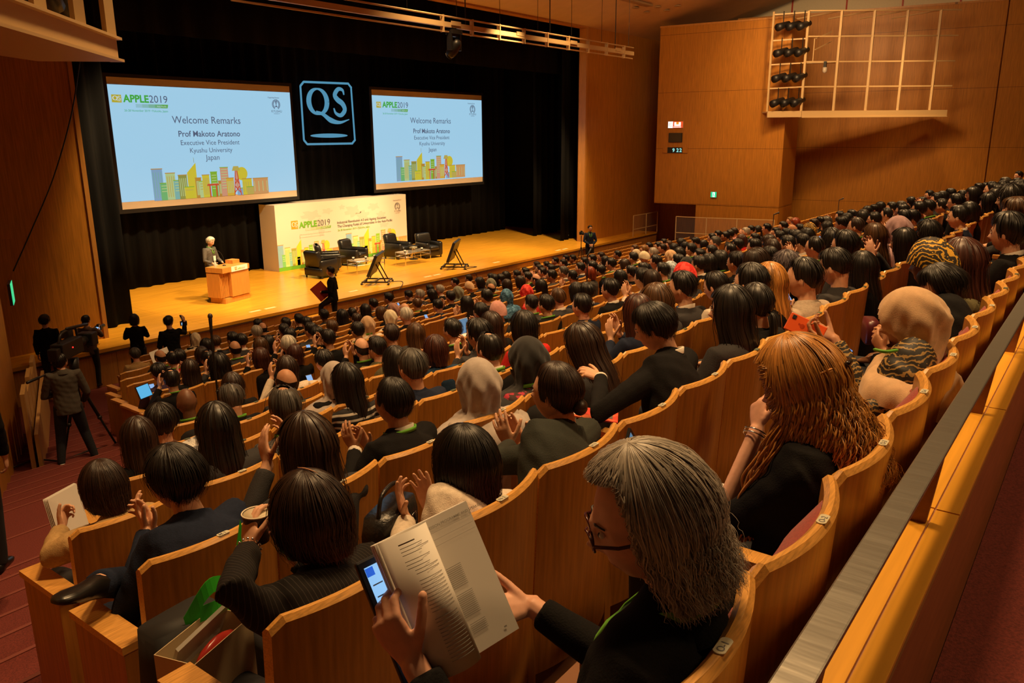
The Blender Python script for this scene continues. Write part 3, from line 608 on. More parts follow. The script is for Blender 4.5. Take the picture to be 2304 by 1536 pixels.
# lectern
p1, p2, p3 = at_z(474, 671, ST), at_z(507, 685, ST), at_z(567, 669, ST)
ex = p3 - p2; ex /= np.linalg.norm(ex); wdt = np.linalg.norm(p3 - p2) * .96; ey = np.array([-ex[1], ex[0], 0]); dpt = .58
az = math.atan2(ex[1], ex[0]); r = empty('lectern', (p2[0], p2[1], ST), az, label='wooden lectern with a white printed sign on its front, beside the grey haired speaker', cat='lectern')
M_lec = mat('lectern_wood', (.56, .25, .05), .4, var=.15, vscale=4, stretch=(14, 14, .7))
mb = MB(); mb.box(.06, wdt, .03, dpt - .02, 0, .14); mb.build('plinth', M_lec, r)
mb = MB(); mb.box(.32, wdt, 0, dpt, .16, .86); mb.build('front_panel', M_lec, r)
mb = MB(); mb.box(0, .32, .12, dpt, .16, .84)
for k in range(5): mb.box(.03 + k * .055, .055 + k * .055, .095, .125, .16, .84)
mb.build('side_panel', M_lec, r)
mb = MB(); mb.box(-.01, wdt + .02, -.02, dpt, .86, 1.0); mb.box(.75 * wdt, wdt + .02, dpt * .55, dpt, 1.0, 1.1); mb.build('top', M_lec, r)
mb = MB(); mb.box(.33, wdt - .06, -.028, -.021, .855, 1.0); sg = mb.build('sign', M_paper, r)
mb = MB(); sz = .105; mb.add([(.46, -.03, .885), (.55, -.03, .885), (.55, -.03, .975), (.46, -.03, .975)], [(0, 1, 2, 3)], 2); qs(mb, (.46, -.031, .885), (.55, -.031, .975), 3)
sgw = wdt - .06 - .56 - .12; V, F = text_arrays('APPLE', 1, .03); sA = sgw * .57 / V[:, 0].max(); put_text(mb, 'APPLE', (.575, -.03, .89), (1, 0, 0), (0, 0, 1), sA, 1, .03); V, F = text_arrays('2019', 1); put_text(mb, '2019', (.575 + sgw * .59, -.03, .89), (1, 0, 0), (0, 0, 1), sgw * .4 / V[:, 0].max(), 0)
mb.build('sign_lettering', [M_ink, M_gr, M_or, M_paper], sg)
mr = empty('gooseneck_microphone', tuple(Matrix.Rotation(az, 3, 'Z') @ Vector((.42, .30, 0)) + Vector((p2[0], p2[1], ST + 1.0))), az, label='thin gooseneck microphone rising from the lectern top', cat='microphone')
MB().lathe([(0, 0), (.05, 0), (.045, .02), (0, .025)], n=14).build('base', M_dark, mr, True)
MB().tube(spline([(0, 0, .02), (0, .02, .25), (-.06, .08, .4), (-.2, .16, .47)], 16), .006, 6).build('gooseneck', M_iron, mr, True); MB().tube([(-.2, .16, .47), (-.25, .19, .475)], .022, 10).build('head', mat('foam_grey', (.12, .12, .12), .9), mr, True)
br = empty('water_bottle', tuple(Matrix.Rotation(az, 3, 'Z') @ Vector((.08, .30, 0)) + Vector((p2[0], p2[1], ST + 1.0))), label='small clear water bottle on the lectern top', cat='bottle')
MB().lathe([(0, 0), (.032, 0), (.032, .13), (.014, .17), (.014, .19), (0, .19)], n=14).build('bottle_body', mat('clear_plastic', (.7, .75, .75), .2, alpha=.6), br, True); MB().lathe([(0, .19), (.015, .19), (.015, .205), (0, .205)], n=12).build('cap', M_paper, br, True)
# tape marks and steps
for k, (px, py) in enumerate(((574, 700), (608, 693), (795, 655), (963, 622), (983, 618), (1117, 590), (1256, 563), (1271, 560))):
    p = at_z(px, py, ST); tag(MB().box(-.17, .17, -.05, .05, 0, .004).build('tape_mark', mat('tape', (.85, .68, .38), .6), loc=(p[0], p[1], ST + .001)), ('pale tape mark on the stage boards, number %d of eight counted from the lectern' % (k + 1)), 'tape mark', 'tape marks along the stage front')
for (a, b, lb) in (((668, 706), (757, 690), 'wooden steps up to the stage where the man with the folder walks'), ((1197, 597), (1268, 578), 'wooden steps up to the stage farther along, near the standing camera man')):
    xa = at_y(*a, YE - .6)[0]; xb = at_y(*b, YE - .6)[0]; r = empty('stage_steps', ((xa + xb) / 2, YE - .5, 0), label=lb, cat='steps'); hw = (xb - xa) / 2
    for k, (y0, z) in enumerate(((-.52, .28), (-.02, .56))): MB().box(-hw, hw, y0, .46, 0 if k == 0 else .28, z).build('tread', M_ledge, r)
# railings at the end of the stage
def railing(pts, h, label):
    r = empty('glass_railing', tuple(pts[0]), label=label, cat='railing'); o = np.array(pts[0])
    P = [np.array(p) - o for p in pts]
    for p in P: MB().bar(p, p + (0, 0, h), .03, .03).build('post', M_beam, r)
    mb = MB()
    for a, b in zip(P, P[1:]):
        for z in (h, h * .35): mb.bar(a + (0, 0, z), b + (0, 0, z), .03, .03)
    mb.build('rails', M_beam, r)
    mb = MB()
    for a, b in zip(P, P[1:]): mb.add([a + (0, 0, .1), b + (0, 0, .1), b + (0, 0, h), a + (0, 0, h)], [(0, 1, 2, 3)])
    mb.build('glass_panel', mat('railing_glass', (.9, .9, .9), .05, alpha=.06), r)
zs = 1.05
pp = [at_z(1519, 542, zs), at_z(1587, 546, zs), at_z(1655, 549, zs), at_z(1738, 553, zs)]
railing(pp, 1.0, 'thin metal and glass railing before the low wall under the green exit sign')
mb = MB(); a, b = pp[0], pp[3]; slab(mb, (b[0], b[1]), (a[0], a[1]), -.3, 0, zs); tag(mb.build('railing_kerb', M_riser), 'low wooden kerb wall carrying the glass railing beside the front rows', 'kerb')
pq = [at_z(1424, 533, ST), at_z(1453, 527, ST), at_z(1478, 521, ST)]
railing(pq, .95, 'small railing on the dark end of the stage beside the proscenium wall')

# ---------------------------------------------------------------- signs on the right wall
def wall_pt(px, py):                        # on the front panel of the right wall
    r_ = ray(px, py); t = (33.0 + 16.7 * .075) / (r_[0] + .075 * r_[1]); p = r_ * t; p[2] += HC; return p
dw = np.array([P1[0] - P0[0], P1[1] - P0[1], 0]); dw /= np.linalg.norm(dw); nw = np.array([-1, -.075, 0]) / math.hypot(1, .075); UZ = np.array([0, 0, 1.])
def sign(name, box, parts, label, cat, th=.05):
    a = wall_pt(box[0], box[3]); b = wall_pt(box[2], box[1]); wd = abs((b - a) @ dw); ht = b[2] - a[2]
    r = empty(name, tuple(a + nw * .004), label=label, cat=cat)
    MB().obox(dw * wd / 2 + UZ * ht / 2 + nw * th / 2, dw * wd / 2, nw * th / 2, UZ * ht / 2).build('case', parts[0], r)
    return r, wd, ht, lambda u, v, l=0: dw * wd * u + UZ * ht * v + nw * (th + .003 + l)
def rect(mb, f, u0, u1, v0, v1, m=0, l=0): mb.add([f(u0, v0, l), f(u1, v0, l), f(u1, v1, l), f(u0, v1, l)], [(0, 1, 2, 3)], m)
r, wd, ht, f = sign('illuminated_notice', (1504, 273, 1538, 288), [M_paper], 'small lit red and white prohibition notice, topmost of three panels on the wall', 'sign')
mb = MB(); rect(mb, f, 0, .33, 0, 1, 0); rect(mb, f, .33, 1, 0, 1, 1); rect(mb, f, .42, .55, .3, .9, 0, .004); rect(mb, f, .55, .72, .3, .55, 0, .004); rect(mb, f, .72, .86, .3, .9, 0, .004); rect(mb, f, .55, .72, .55, .9, 2, .004)
for k in range(7): rect(mb, f, .38 + k * .075, .43 + k * .075, .06, .22, 0, .004)
t = np.linspace(.6, 5.6, 20); stroke(mb, [(.165 + .09 * math.cos(u), .5 + .3 * math.sin(u)) for u in t], .02, f(0, 0, .004), dw * wd, UZ * ht, 3); stroke(mb, [(.12, .72), (.21, .28)], .015, f(0, 0, .004), dw * wd, UZ * ht, 1)
mb.build('lit_face', [mat('lit_white', (.1, .1, .1), .5, emit=(1, .92, .8), es=1.3), mat('lit_red', (.1, .01, .01), .5, emit=(1, .10, .02), es=.8), mat('lit_orange', (.1, .05, .01), .5, emit=(1, .35, .02), es=.9), M_ink], r)
r, wd, ht, f = sign('wall_speaker_panel', (1505, 299, 1536, 320), [M_dark], 'dark grey panel between the lit notice and the clock', 'panel'); mb = MB(); rect(mb, f, .06, .94, .06, .94); mb.build('grille', mat('grille_cloth', (.055, .04, .02), .8), r)
r, wd, ht, f = sign('digital_clock', (1491, 331, 1548, 344), [M_wallx], 'wall clock panel with pale digital digits, lowest of three panels', 'clock', .03)
mb = MB(); rect(mb, f, .2, .8, .03, .97); mb.build('display', M_dark, r); mb = MB()
for ch, x in (('9', .40), ('2', .56), ('2', .68)): put_text(mb, ch, f(x, .2, .004), dw, UZ, ht * .85, 0, .03)
mb.build('digits', mat('clock_digits', (0, .02, .02), .5, emit=(.35, .9, .85), es=.9), r)
r, wd, ht, f = sign('exit_sign', (1599, 431, 1614, 444), [mat('sign_case', (.35, .22, .08), .5)], 'small green and white lit exit sign above the low wall', 'exit sign')
M_exg = mat('exit_green', (0, .05, .02), .5, emit=(.02, .75, .30), es=.9); M_exw = mat('exit_white', (.1, .1, .1), .5, emit=(.8, 1, .9), es=1.4)
mb = MB(); rect(mb, f, .05, .95, .05, .95, 0); rect(mb, f, .33, .7, .1, .9, 1, .004); mb.add([f(.5 + .07 * math.cos(k * PI / 4), .75 + .07 * math.sin(k * PI / 4), .007) for k in range(8)], [tuple(range(8))], 0); rect(mb, f, .44, .56, .4, .66, 0, .007); rect(mb, f, .4, .48, .15, .42, 0, .007); rect(mb, f, .54, .62, .2, .42, 0, .007); mb.build('lit_face', [M_exg, M_exw], r)
# exit sign on the left wall
pl_ = at_y(28, 658, 12.3); r = empty('exit_sign', (pl_[0] - .02, pl_[1], pl_[2]), label='narrow green exit sign seen edge-on, on the left wall above the camera operator', cat='exit sign'); d3 = np.array([dv[0], dv[1], 0]); n3 = np.array([dv[1], -dv[0], 0])
MB().obox((0, 0, 0), d3 * .20, n3 * .018, UZ * .15).build('case', M_dark, r); MB().obox(n3 * .02, d3 * .18, n3 * .003, UZ * .15).build('lit_face', M_exg, r)

# ---------------------------------------------------------------- lighting bays and hanging bar
def lamp_head(parent, p, aim, nm='spotlight', sc=1.0):
    p = np.asarray(p, float); aim = np.asarray(aim, float); aim = aim / np.linalg.norm(aim)
    mb = MB(); mb.tube([p - aim * .22 * sc, p + aim * .08 * sc, p + aim * .22 * sc], [.07 * sc, .09 * sc, .1 * sc], 10, dome=False)
    o = mb.build(nm, M_dark, parent, True)
    MB().tube([p + (0, 0, .02), p + np.array([0, 0, .2 * sc]), p + np.array([0, 0, .34 * sc])], .014 * sc, 5, 0).build('hanger', M_iron, o)
rb = at_x(1803, 245, 33.2); Lr = np.array([33.2, rb[1], HC + .86])
tr = empty('lighting_gantry', tuple(Lr), label='beige steel lighting frame with a platform fixed to the right wooden wall', cat='lighting frame')
fx = np.array([.60, -.80, 0]); Ltot = 5.75; TH = 3.72
for k in range(5):
    a = fx * (k * 1.27); MB().bar(a, a + (0, 0, TH), .085, .085, up=(0, 1, 0)).build('post', M_beam, tr)
for k in range(1, 5): MB().bar((0, 0, TH * k / 4) - fx * 0, fx * 5.85 + (0, 0, TH * k / 4), .05, .05).build('rail', M_beam, tr)
bk = np.array([.8, .6, 0]) * 1.35
mb = MB(); mb.add([(-.55, 1.1, -.03), fx * 5.7 + (0, 0, -.03), fx * 5.7 + bk + (0, 0, -.03), bk + (-.55, 1.1, -.03), (-.55, 1.1, .02), fx * 5.7 + (0, 0, .02), fx * 5.7 + bk + (0, 0, .02), bk + (-.55, 1.1, .02)], [(3, 2, 1, 0), (4, 5, 6, 7), (0, 1, 5, 4), (1, 2, 6, 5), (2, 3, 7, 6), (3, 0, 4, 7)]); mb.build('platform', M_beam, tr)
mb = MB(); mb.bar((0, 0, -.1), fx * 5.75 + (0, 0, -.1), .16, .24); mb.bar((0, 0, -.1), (-.6, 1.15, -.1), .16, .24); mb.bar((0, 0, -.23), fx * 5.75 + (0, 0, -.23), .26, .03); mb.build('edge_beam', M_beam, tr)
mb = MB()
for k in range(4):
    a = fx * ((k + .0) * 1.27) ; mb.bar(a + fx * 1.27 + (0, 0, TH), a + bk + (0, 0, TH - .12), .05, .05)
mb.build('brace', M_beam, tr)
mb = MB(); mb.bar(fx * .1 + bk * .5 + (0, 0, TH * .5), fx * 1.3 + bk * .2 + (0, 0, TH * .5), .4, .05); mb.bar(fx * .3 + (0, 0, TH * .5), fx * .3 + (0, 0, TH * .73), .03, .03); mb.bar(fx * .35 + (0, 0, TH * .62), fx * 1.25 + bk * .6 + (0, 0, TH * .72), .03, .03); mb.bar(fx * .35 + (0, 0, TH * .73), fx * 1.25 + bk * .6 + (0, 0, TH * .82), .03, .03); mb.build('ladder_rail', M_beam, tr)
sd = np.array([-.6, 1.15, 0])
for lv in (TH * .25, TH * .49, TH * .73, TH * .985): MB().bar((0, 0, lv), sd + (0, 0, lv - .05), .05, .05).build('rail', M_beam, tr)
MB().bar(sd, sd + (0, 0, TH), .07, .07, up=(0, 1, 0)).build('post', M_beam, tr)
for lv in (.47, 1.40, 2.34, 3.3):
    for q in (.12, .42, .72): lamp_head(tr, sd * q + np.array([-.08, -.04, lv - .10]), (-.85, .3, -.25), sc=1.5)
cr = empty('dome_camera', tuple(Lr + fx * .8 + np.array([-.02, 0, TH * .5 - .05])), label='white dome camera hanging from the middle rail of the lighting frame', cat='camera')
MB().box(-.05, .05, -.05, .05, -.16, .06).build('bracket', M_dark, cr); MB().lathe([(0, -.16), (.08, -.16), (.085, -.3), (.06, -.36), (0, -.38)], n=14).build('housing', mat('dome_white', (.5, .45, .38), .4), cr, True)
# left bay
zb_ = HC + .9; t0 = at_z(265, 139, zb_); t1 = at_z(-60, 46, zb_); lb_ = empty('lighting_gantry', tuple(t0), label='beige steel lighting bay with posts at the top left of the hall', cat='lighting frame')
d = t1 - t0; n_ = np.array([-d[1], d[0], 0]); n_ /= np.linalg.norm(n_)
if n_ @ np.array([-1, .5, 0]) < 0: n_ = -n_
mb = MB(); mb.add([(0, 0, 0), d, d + n_ * 1.6, n_ * .9, (0, 0, .03), d + (0, 0, .03), d + n_ * 1.6 + (0, 0, .03), n_ * .9 + (0, 0, .03)], [(3, 2, 1, 0), (4, 5, 6, 7), (0, 1, 5, 4), (1, 2, 6, 5), (2, 3, 7, 6), (3, 0, 4, 7)]); mb.build('platform', M_beam, lb_)
mb = MB(); mb.bar((0, 0, .01), d + (0, 0, .01), .16, .03); mb.bar((0, 0, .14), d + (0, 0, .14), .03, .25); mb.bar((0, 0, .26), d + (0, 0, .26), .16, .03); mb.build('edge_beam', M_beam, lb_)
du = d / np.linalg.norm(d)
for s in (.12, 1.15, 2.2): MB().bar(du * s + n_ * .02 + (0, 0, .27), du * s + n_ * .02 + (0, 0, 4), .11, .11, up=(0, 1, 0)).build('post', M_beam, lb_)
for z in (1.2, 2.1, 3.0): MB().bar((0, 0, z) + du * .1, d + (0, 0, z), .05, .05).build('rail', M_beam, lb_)
for s in (.5, .85, 1.5, 1.85): lamp_head(lb_, du * s + n_ * .35 + np.array([0, 0, .62]), (.5, .8, -.4))
# hanging bar over the stage front
yb_ = 15.3; e0 = at_y(1424, 118, yb_); e1 = at_y(520, -18, yb_); zc = e0[2]; hb = empty('lighting_bar', (20, yb_, zc), label='long beige lighting bar of two pipes and a flat trunking hung before the stage', cat='lighting bar')
xa, xb = e1[0] - 20, e0[0] - 20
mb = MB(); mb.box(xa, xb, -.05, .05, -.11, .02); mb.build('trunking', M_beam, hb)
for z, y in ((.16, -.02), (-.22, .02)): MB().tube([(xa, y, z), (xb, y, z)], .024, 8).build('pipe', M_beam, hb, True)
for k in range(9):
    x = xb - .7 - k * 1.25; MB().box(x - .02, x + .02, -.06, .06, -.25, .19).build('clamp', M_beam, hb)
for k in range(4):
    x = xb - 1.2 - k * 3.0; MB().box(x - .2, x + .2, -.075, -.05, -.05, .06).build('socket_box', M_beam, hb)
for k in range(7):
    x = xb - .35 - k * 1.95; MB().tube([(x, 0, .18), (x, 0, 3.2)], .008, 5, dome=False).build('suspension_wire', M_iron, hb)
for k in range(3):
    x = xb - 1.3 - k * 4.2; MB().tube([(x, .02, .0), (x, .02, 3.2)], .016, 6, dome=False).build('cable_drop', M_dark, hb)
hp = at_y(1022, 100, yb_); mh = empty('moving_head_light', tuple(hp), label='black moving-head light clamped under the hanging bar', cat='spotlight')
mb = MB(); mb.box(-.2, .2, -.14, .14, .26, .38); mb.box(-.06, .06, -.04, .04, .38, .52); mb.build('base', M_dark, mh)
mb = MB(); mb.box(-.22, -.15, -.08, .08, -.16, .27); mb.box(.15, .22, -.08, .08, -.16, .27); mb.box(-.2, .2, -.06, .06, .2, .27); mb.build('yoke', M_dark, mh)
MB().tube([(0, -.1, .02), (0, .02, -.12), (-.02, .14, -.24)], [.13, .15, .14], 12, dome=True).build('lamp_head', M_dark, mh, True); MB().disc((-.028, .19, -.29), .12, 16, axis=(-.1, .75, -.6)).build('lens', mat('lens', (.25, .22, .18), .1), mh)
# hanging rope at the left of the opening
q = [at_y(180, 135, 17.9), at_y(160, 260, 17.9), at_y(120, 400, 17.9), at_y(70, 520, 17.9), at_y(30, 610, 17.9)]
cable('hanging_cable', [tuple(v) for v in q], .014, M_dark, label='slack dark cable hanging in a curve before the left proscenium wall', cat='cable')
# ---------------------------------------------------------------- auditorium seats
def back_y(u): return .058 * (2 * u / PITCH) ** 2            # ends of the backrest curve forward
def seat_back_mb(m0=0, m1=1, left_round=True, n=11):
    mb = MB(); hw = .274; us = np.linspace(-hw, hw, n); zt = BACK; rings = []
    for u in us:
        y = back_y(u); e = 0.0
        a = abs(u - (-hw)) if u < 0 else abs(hw - u)
        if u < 0 and a < .03: e = (.03 - a) * .9
        def yy(z): return y + .05 * (zt - z)
        th = .036
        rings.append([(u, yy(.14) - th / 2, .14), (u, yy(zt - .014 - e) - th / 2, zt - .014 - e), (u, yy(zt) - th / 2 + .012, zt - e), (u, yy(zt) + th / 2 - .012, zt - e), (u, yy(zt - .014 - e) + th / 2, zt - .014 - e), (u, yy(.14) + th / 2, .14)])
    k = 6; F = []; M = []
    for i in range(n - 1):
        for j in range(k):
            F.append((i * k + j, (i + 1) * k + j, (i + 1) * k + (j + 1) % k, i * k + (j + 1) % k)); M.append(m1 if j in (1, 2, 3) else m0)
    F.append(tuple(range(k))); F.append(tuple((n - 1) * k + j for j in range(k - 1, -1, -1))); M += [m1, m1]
    return mb.add(np.array(rings).reshape(-1, 3), F, M)
def pad_mb(m=0):
    mb = MB(); n = 9; V = []
    us = np.linspace(-.21, .21, n); zs_ = np.linspace(.47, .955, 7)
    for z in zs_:
        for u in us:
            t = (1 - (abs(u) / .21) ** 4) * (1 - (abs(z - .7125) / .2425) ** 8)
            V.append((u, back_y(u) + .05 * (BACK - z) + (.02 if t > 0 else .014) + .075 * max(0, t) ** .5, z))
    return mb.grid(V, n, 7, m)
def pan_mb(m0=0, m1=1):
    mb = rbox(-.235, .235, .10, .52, .33, .45, .05, m0); mb.box(-.22, .22, .12, .5, .315, .345, m1); return mb
def arm_mb(m0=0, m1=1, x=.2785, w_=.024):
    mb = MB(); mb.box(x - w_, x + w_, .07, .42, .0, .675, m0); mb.box(x - w_ - .008, x + w_ + .008, .06, .44, .675, .705, m1); return mb
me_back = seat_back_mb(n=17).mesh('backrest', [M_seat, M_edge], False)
me_pad = pad_mb().mesh('back_cushion', [M_red], True); me_pan = pan_mb().mesh('seat_cushion', [M_red, M_seat], True)
me_arm = arm_mb().mesh('armrest', [M_seat, M_edge]); me_end = arm_mb(0, 1, -.315, .04).mesh('end_panel', [M_seat, M_edge])
M_plate = mat('plate_cream', (.62, .58, .42), .4); M_plate2 = mat('plate_green', (.10, .12, .06), .4)
pmb = MB(); pa = np.linspace(0, 2 * PI, 17)[:-1]; ring = np.stack([.009 * np.cos(pa) + .016 * np.sign(np.cos(pa)), .011 * np.sin(pa)], 1)
pmb.loft([np.column_stack([ring, np.full(16, z)]) for z in (0, .0022)]); me_plate = pmb.mesh('number_plate', [M_plate]); me_plate2 = pmb.mesh('number_plate', [M_plate2])
far = seat_back_mb(0, 1, n=7); far.add(*(lambda q: (np.concatenate(q.V), q.F))(pan_mb()), 2); far.add(*(lambda q: (np.concatenate(q.V), q.F))(pad_mb()), 2); far.add(*(lambda q: (np.concatenate(q.V), q.F))(arm_mb()), 0)
me_far = far.mesh('far_seat', [M_seat, M_edge, M_red])
ORD = {1: 'first', 2: 'second', 3: 'third', 4: 'fourth', 5: 'fifth', 6: 'sixth', 7: 'seventh', 8: 'eighth', 9: 'ninth', 10: 'tenth', 11: 'eleventh', 12: 'twelfth', 13: 'thirteenth', 14: 'fourteenth', 15: 'fifteenth'}
def nth(n): return ORD.get(n) or '%d%s' % (n, 'th' if 10 < n % 100 < 14 else {1: 'st', 2: 'nd', 3: 'rd'}.get(n % 10, 'th'))
def row_name(r): return nth(ROWS[::-1].index(r) + 1) + ' row from the stage'
SEATS = []
for r in ROWS:
    n = 1
    while True:
        x = XL[r] + PITCH * (n - .5)
        if x > (33.2 if YR[r] < 9 else 30.0): break
        px, py, d = proj((x, YR[r], TOPR[r]))
        if -160 < px < 2420 and py < 1900: SEATS.append((d, r, n, x))
        n += 1
SEATS.sort()
near_txt = {}
stuff = MB(); SEAT_AT = {}
for i, (d, r, n, x) in enumerate(SEATS):
    loc = (x, YR[r], floor_of(r)); SEAT_AT[(r, n)] = loc
    lab = 'wooden auditorium seat, %s from the left aisle in the %s' % (nth(n), row_name(r)); kw = dict(label=lab, cat='seat', group='wooden auditorium seats')
    if i < 300:
        if d < 10:
            s = empty('auditorium_seat', loc, **kw)
            link('backrest', me_back, s); link('back_cushion', me_pad, s); link('seat_cushion', me_pan, s); link('armrest', me_arm, s)
            if n == 1: link('end_panel', me_end, s)
            p = link('number_plate', me_plate if d < 4.2 else me_plate2, s, (.02, back_y(0) + .0, BACK + .0005))
            if d < 5.0:
                t = MB(); put_text(t, '%s-%d' % (r, n), (-.0185, -.0068, .0028), (1, 0, 0), (0, 1, 0), .019, 0, .012); t.build('plate_lettering', M_ink, p)
        else:
            s = link('auditorium_seat', me_far, None, loc, **kw)
            if n == 1: link('end_panel', me_end, s)
    else:
        v = np.concatenate(far.V) + np.array(loc); stuff.add(v, far.F, far.M)
if stuff.V: stuff.build('distant_seat', [M_seat, M_edge, M_red], kind='stuff', label='remaining wooden seats of the far rows toward the right wall', cat='seats')
print('SEATS', len(SEATS))
# ---------------------------------------------------------------- people
def rotm(yaw=0, pitch=0, roll=0):           # yaw: turn to the left is +, pitch: look down is -, roll: tilt
    return np.array(Matrix.Rotation(yaw, 3, 'Z') @ Matrix.Rotation(pitch, 3, 'X') @ Matrix.Rotation(roll, 3, 'Y'))
def nrm(v): v = np.asarray(v, float); return v / (np.linalg.norm(v) + 1e-12)
def ss(a, b, x): t = np.clip((x - a) / (b - a + 1e-12), 0, 1); return t * t * (3 - 2 * t)

def head_verts(nu=44, nv=34, big=1.0):
    th = np.arange(nu) * 2 * PI / nu; ph = np.linspace(0.02, PI - .02, nv); T, P = np.meshgrid(th, ph)
    X = np.sin(P) * np.cos(T); Y = np.sin(P) * np.sin(T); Z = np.cos(P)
    x, y, z = X * .076, Y * .096, Z * .116
    lo = np.clip(-Z, 0, 1); fr = np.clip(Y, 0, 1)
    x *= 1 - .34 * lo ** 1.6; y = np.where(Y < 0, y * (1 - .38 * lo ** 1.3), y * (1 - .06 * lo)); y += .004 * fr
    y = np.where(Y > 0, y * (1 - .10 * (np.abs(X) < .7) * fr ** 3 * (1 - lo)), y)
    g = lambda cx, cz, sx, sz: np.exp(-((x - cx) / sx) ** 2 - ((z - cz) / sz) ** 2) * (Y > .15)
    y += .009 * g(0, .026, .05, .012) + .013 * g(0, .0, .010, .024) + .024 * g(0, -.020, .013, .013) + .006 * g(0, -.058, .022, .008) + .006 * g(0, -.070, .020, .007) + .010 * g(0, -.097, .022, .014)
    y -= .010 * g(.032, .012, .016, .011) + .010 * g(-.032, .012, .016, .011)
    y += .004 * (g(.042, -.022, .02, .02) + g(-.042, -.022, .02, .02))
    return np.stack([x, y, z], -1).reshape(-1, 3), nu, nv
HV, HNU, HNV = head_verts()
def add_head(mb, c, R_, m=0, s=1.0):
    V = HV * s @ R_.T + c; mb.grid(V, HNU, HNV, m, wrap=True)
    k = mb.n - len(V); mb.F.append(tuple(k + j for j in range(HNU - 1, -1, -1))); mb.F.append(tuple(k + (HNV - 1) * HNU + j for j in range(HNU))); mb.M += [m, m]
    for sx in (-1, 1):
        e = np.array([sx * .077, -.010, -.006]) * s; mb.ball(c + R_ @ e, (.008 * s, .017 * s, .032 * s), m, 10, 8, R_ @ rotm(-sx * .35, .15))
def hand_parts(mb, w_, d, n, side, curl=.35, spread=1.0, s=1.0, thumb=.5, m=0, curls=None):
    d = nrm(d); n = nrm(n); n = nrm(n - d * (n @ d)); t = np.cross(d, n) if side > 0 else np.cross(n, d); w_ = np.asarray(w_, float); s *= .95
    rings = []
    for q, hw, hh in ((-.02, .024, .017), (.015, .028, .016), (.05, .038, .015), (.085, .040, .0125), (.097, .034, .009)):
        a = np.arange(12) * 2 * PI / 12; cc = w_ + d * q * s
        rings.append(cc + s * (np.sign(np.cos(a)) * np.abs(np.cos(a)) ** .7)[:, None] * hw * t + s * np.sin(a)[:, None] * hh * n)
    mb.loft(rings, m)
    for k, (lt, q, L, r, sp) in enumerate(((.030, .088, .074, .0088, .13), (.0105, .093, .082, .0092, .03), (-.010, .090, .075, .0086, -.06), (-.029, .080, .060, .0076, -.18))):
        cu = curls[k] if curls else curl * (1 + .12 * k)
        dd = nrm(d + t * sp * spread); p = w_ + s * (t * lt + d * q); pts = [p - dd * .02 * s]; pts.append(p); a = 0
        for f, ca in ((.46, .75), (.31, 1.1), (.23, .8)):
            a += cu * ca; v = dd * math.cos(a) + n * math.sin(a); p = p + v * L * f * s; pts.append(p)
        mb.tube(pts, [r * 1.02 * s, r * 1.05 * s, r * s, r * .95 * s, r * .8 * s], 8, m)
    p = w_ + s * (t * .022 + d * .022 + n * .004); v = nrm(d * .62 + t * .78 + n * .25 * thumb); pts = [p - v * .01 * s, p]
    for f, ca in ((.042, 0), (.034, .35), (.027, .35)):
        v = nrm(v * (1 - .5 * ca) + d * ca * .6 + n * ca * thumb); p = p + v * f * s; pts.append(p)
    mb.tube(pts, [.0135 * s, .0135 * s, .0115 * s, .0105 * s, .009 * s], 8, m)

def remesh(mb, voxel, it=2, fac=.5, keep=1.0):
    me = mb.mesh('tmp', [], True); o = bpy.data.objects.new('tmp', me); C.objects.link(o)
    a = o.modifiers.new('r', 'REMESH'); a.mode = 'VOXEL'; a.voxel_size = voxel; a.adaptivity = 0
    if it: b = o.modifiers.new('s', 'SMOOTH'); b.factor = fac; b.iterations = it
    if keep < 1: c = o.modifiers.new('d', 'DECIMATE'); c.ratio = keep
    dg = bpy.context.evaluated_depsgraph_get(); ev = bpy.data.meshes.new_from_object(o.evaluated_get(dg))
    V = np.empty(len(ev.vertices) * 3, np.float32); ev.vertices.foreach_get('co', V); V = V.reshape(-1, 3)
    nl = len(ev.loops); li = np.empty(nl, np.int32); ev.loops.foreach_get('vertex_index', li); ls = np.empty(len(ev.polygons), np.int32); ev.polygons.foreach_get('loop_start', ls); lt = np.empty(len(ev.polygons), np.int32); ev.polygons.foreach_get('loop_total', lt)
    F = [tuple(li[a_:a_ + b_]) for a_, b_ in zip(ls.tolist(), lt.tolist())]
    bpy.data.objects.remove(o); bpy.data.meshes.remove(me); bpy.data.meshes.remove(ev)
    return V.astype(float), F

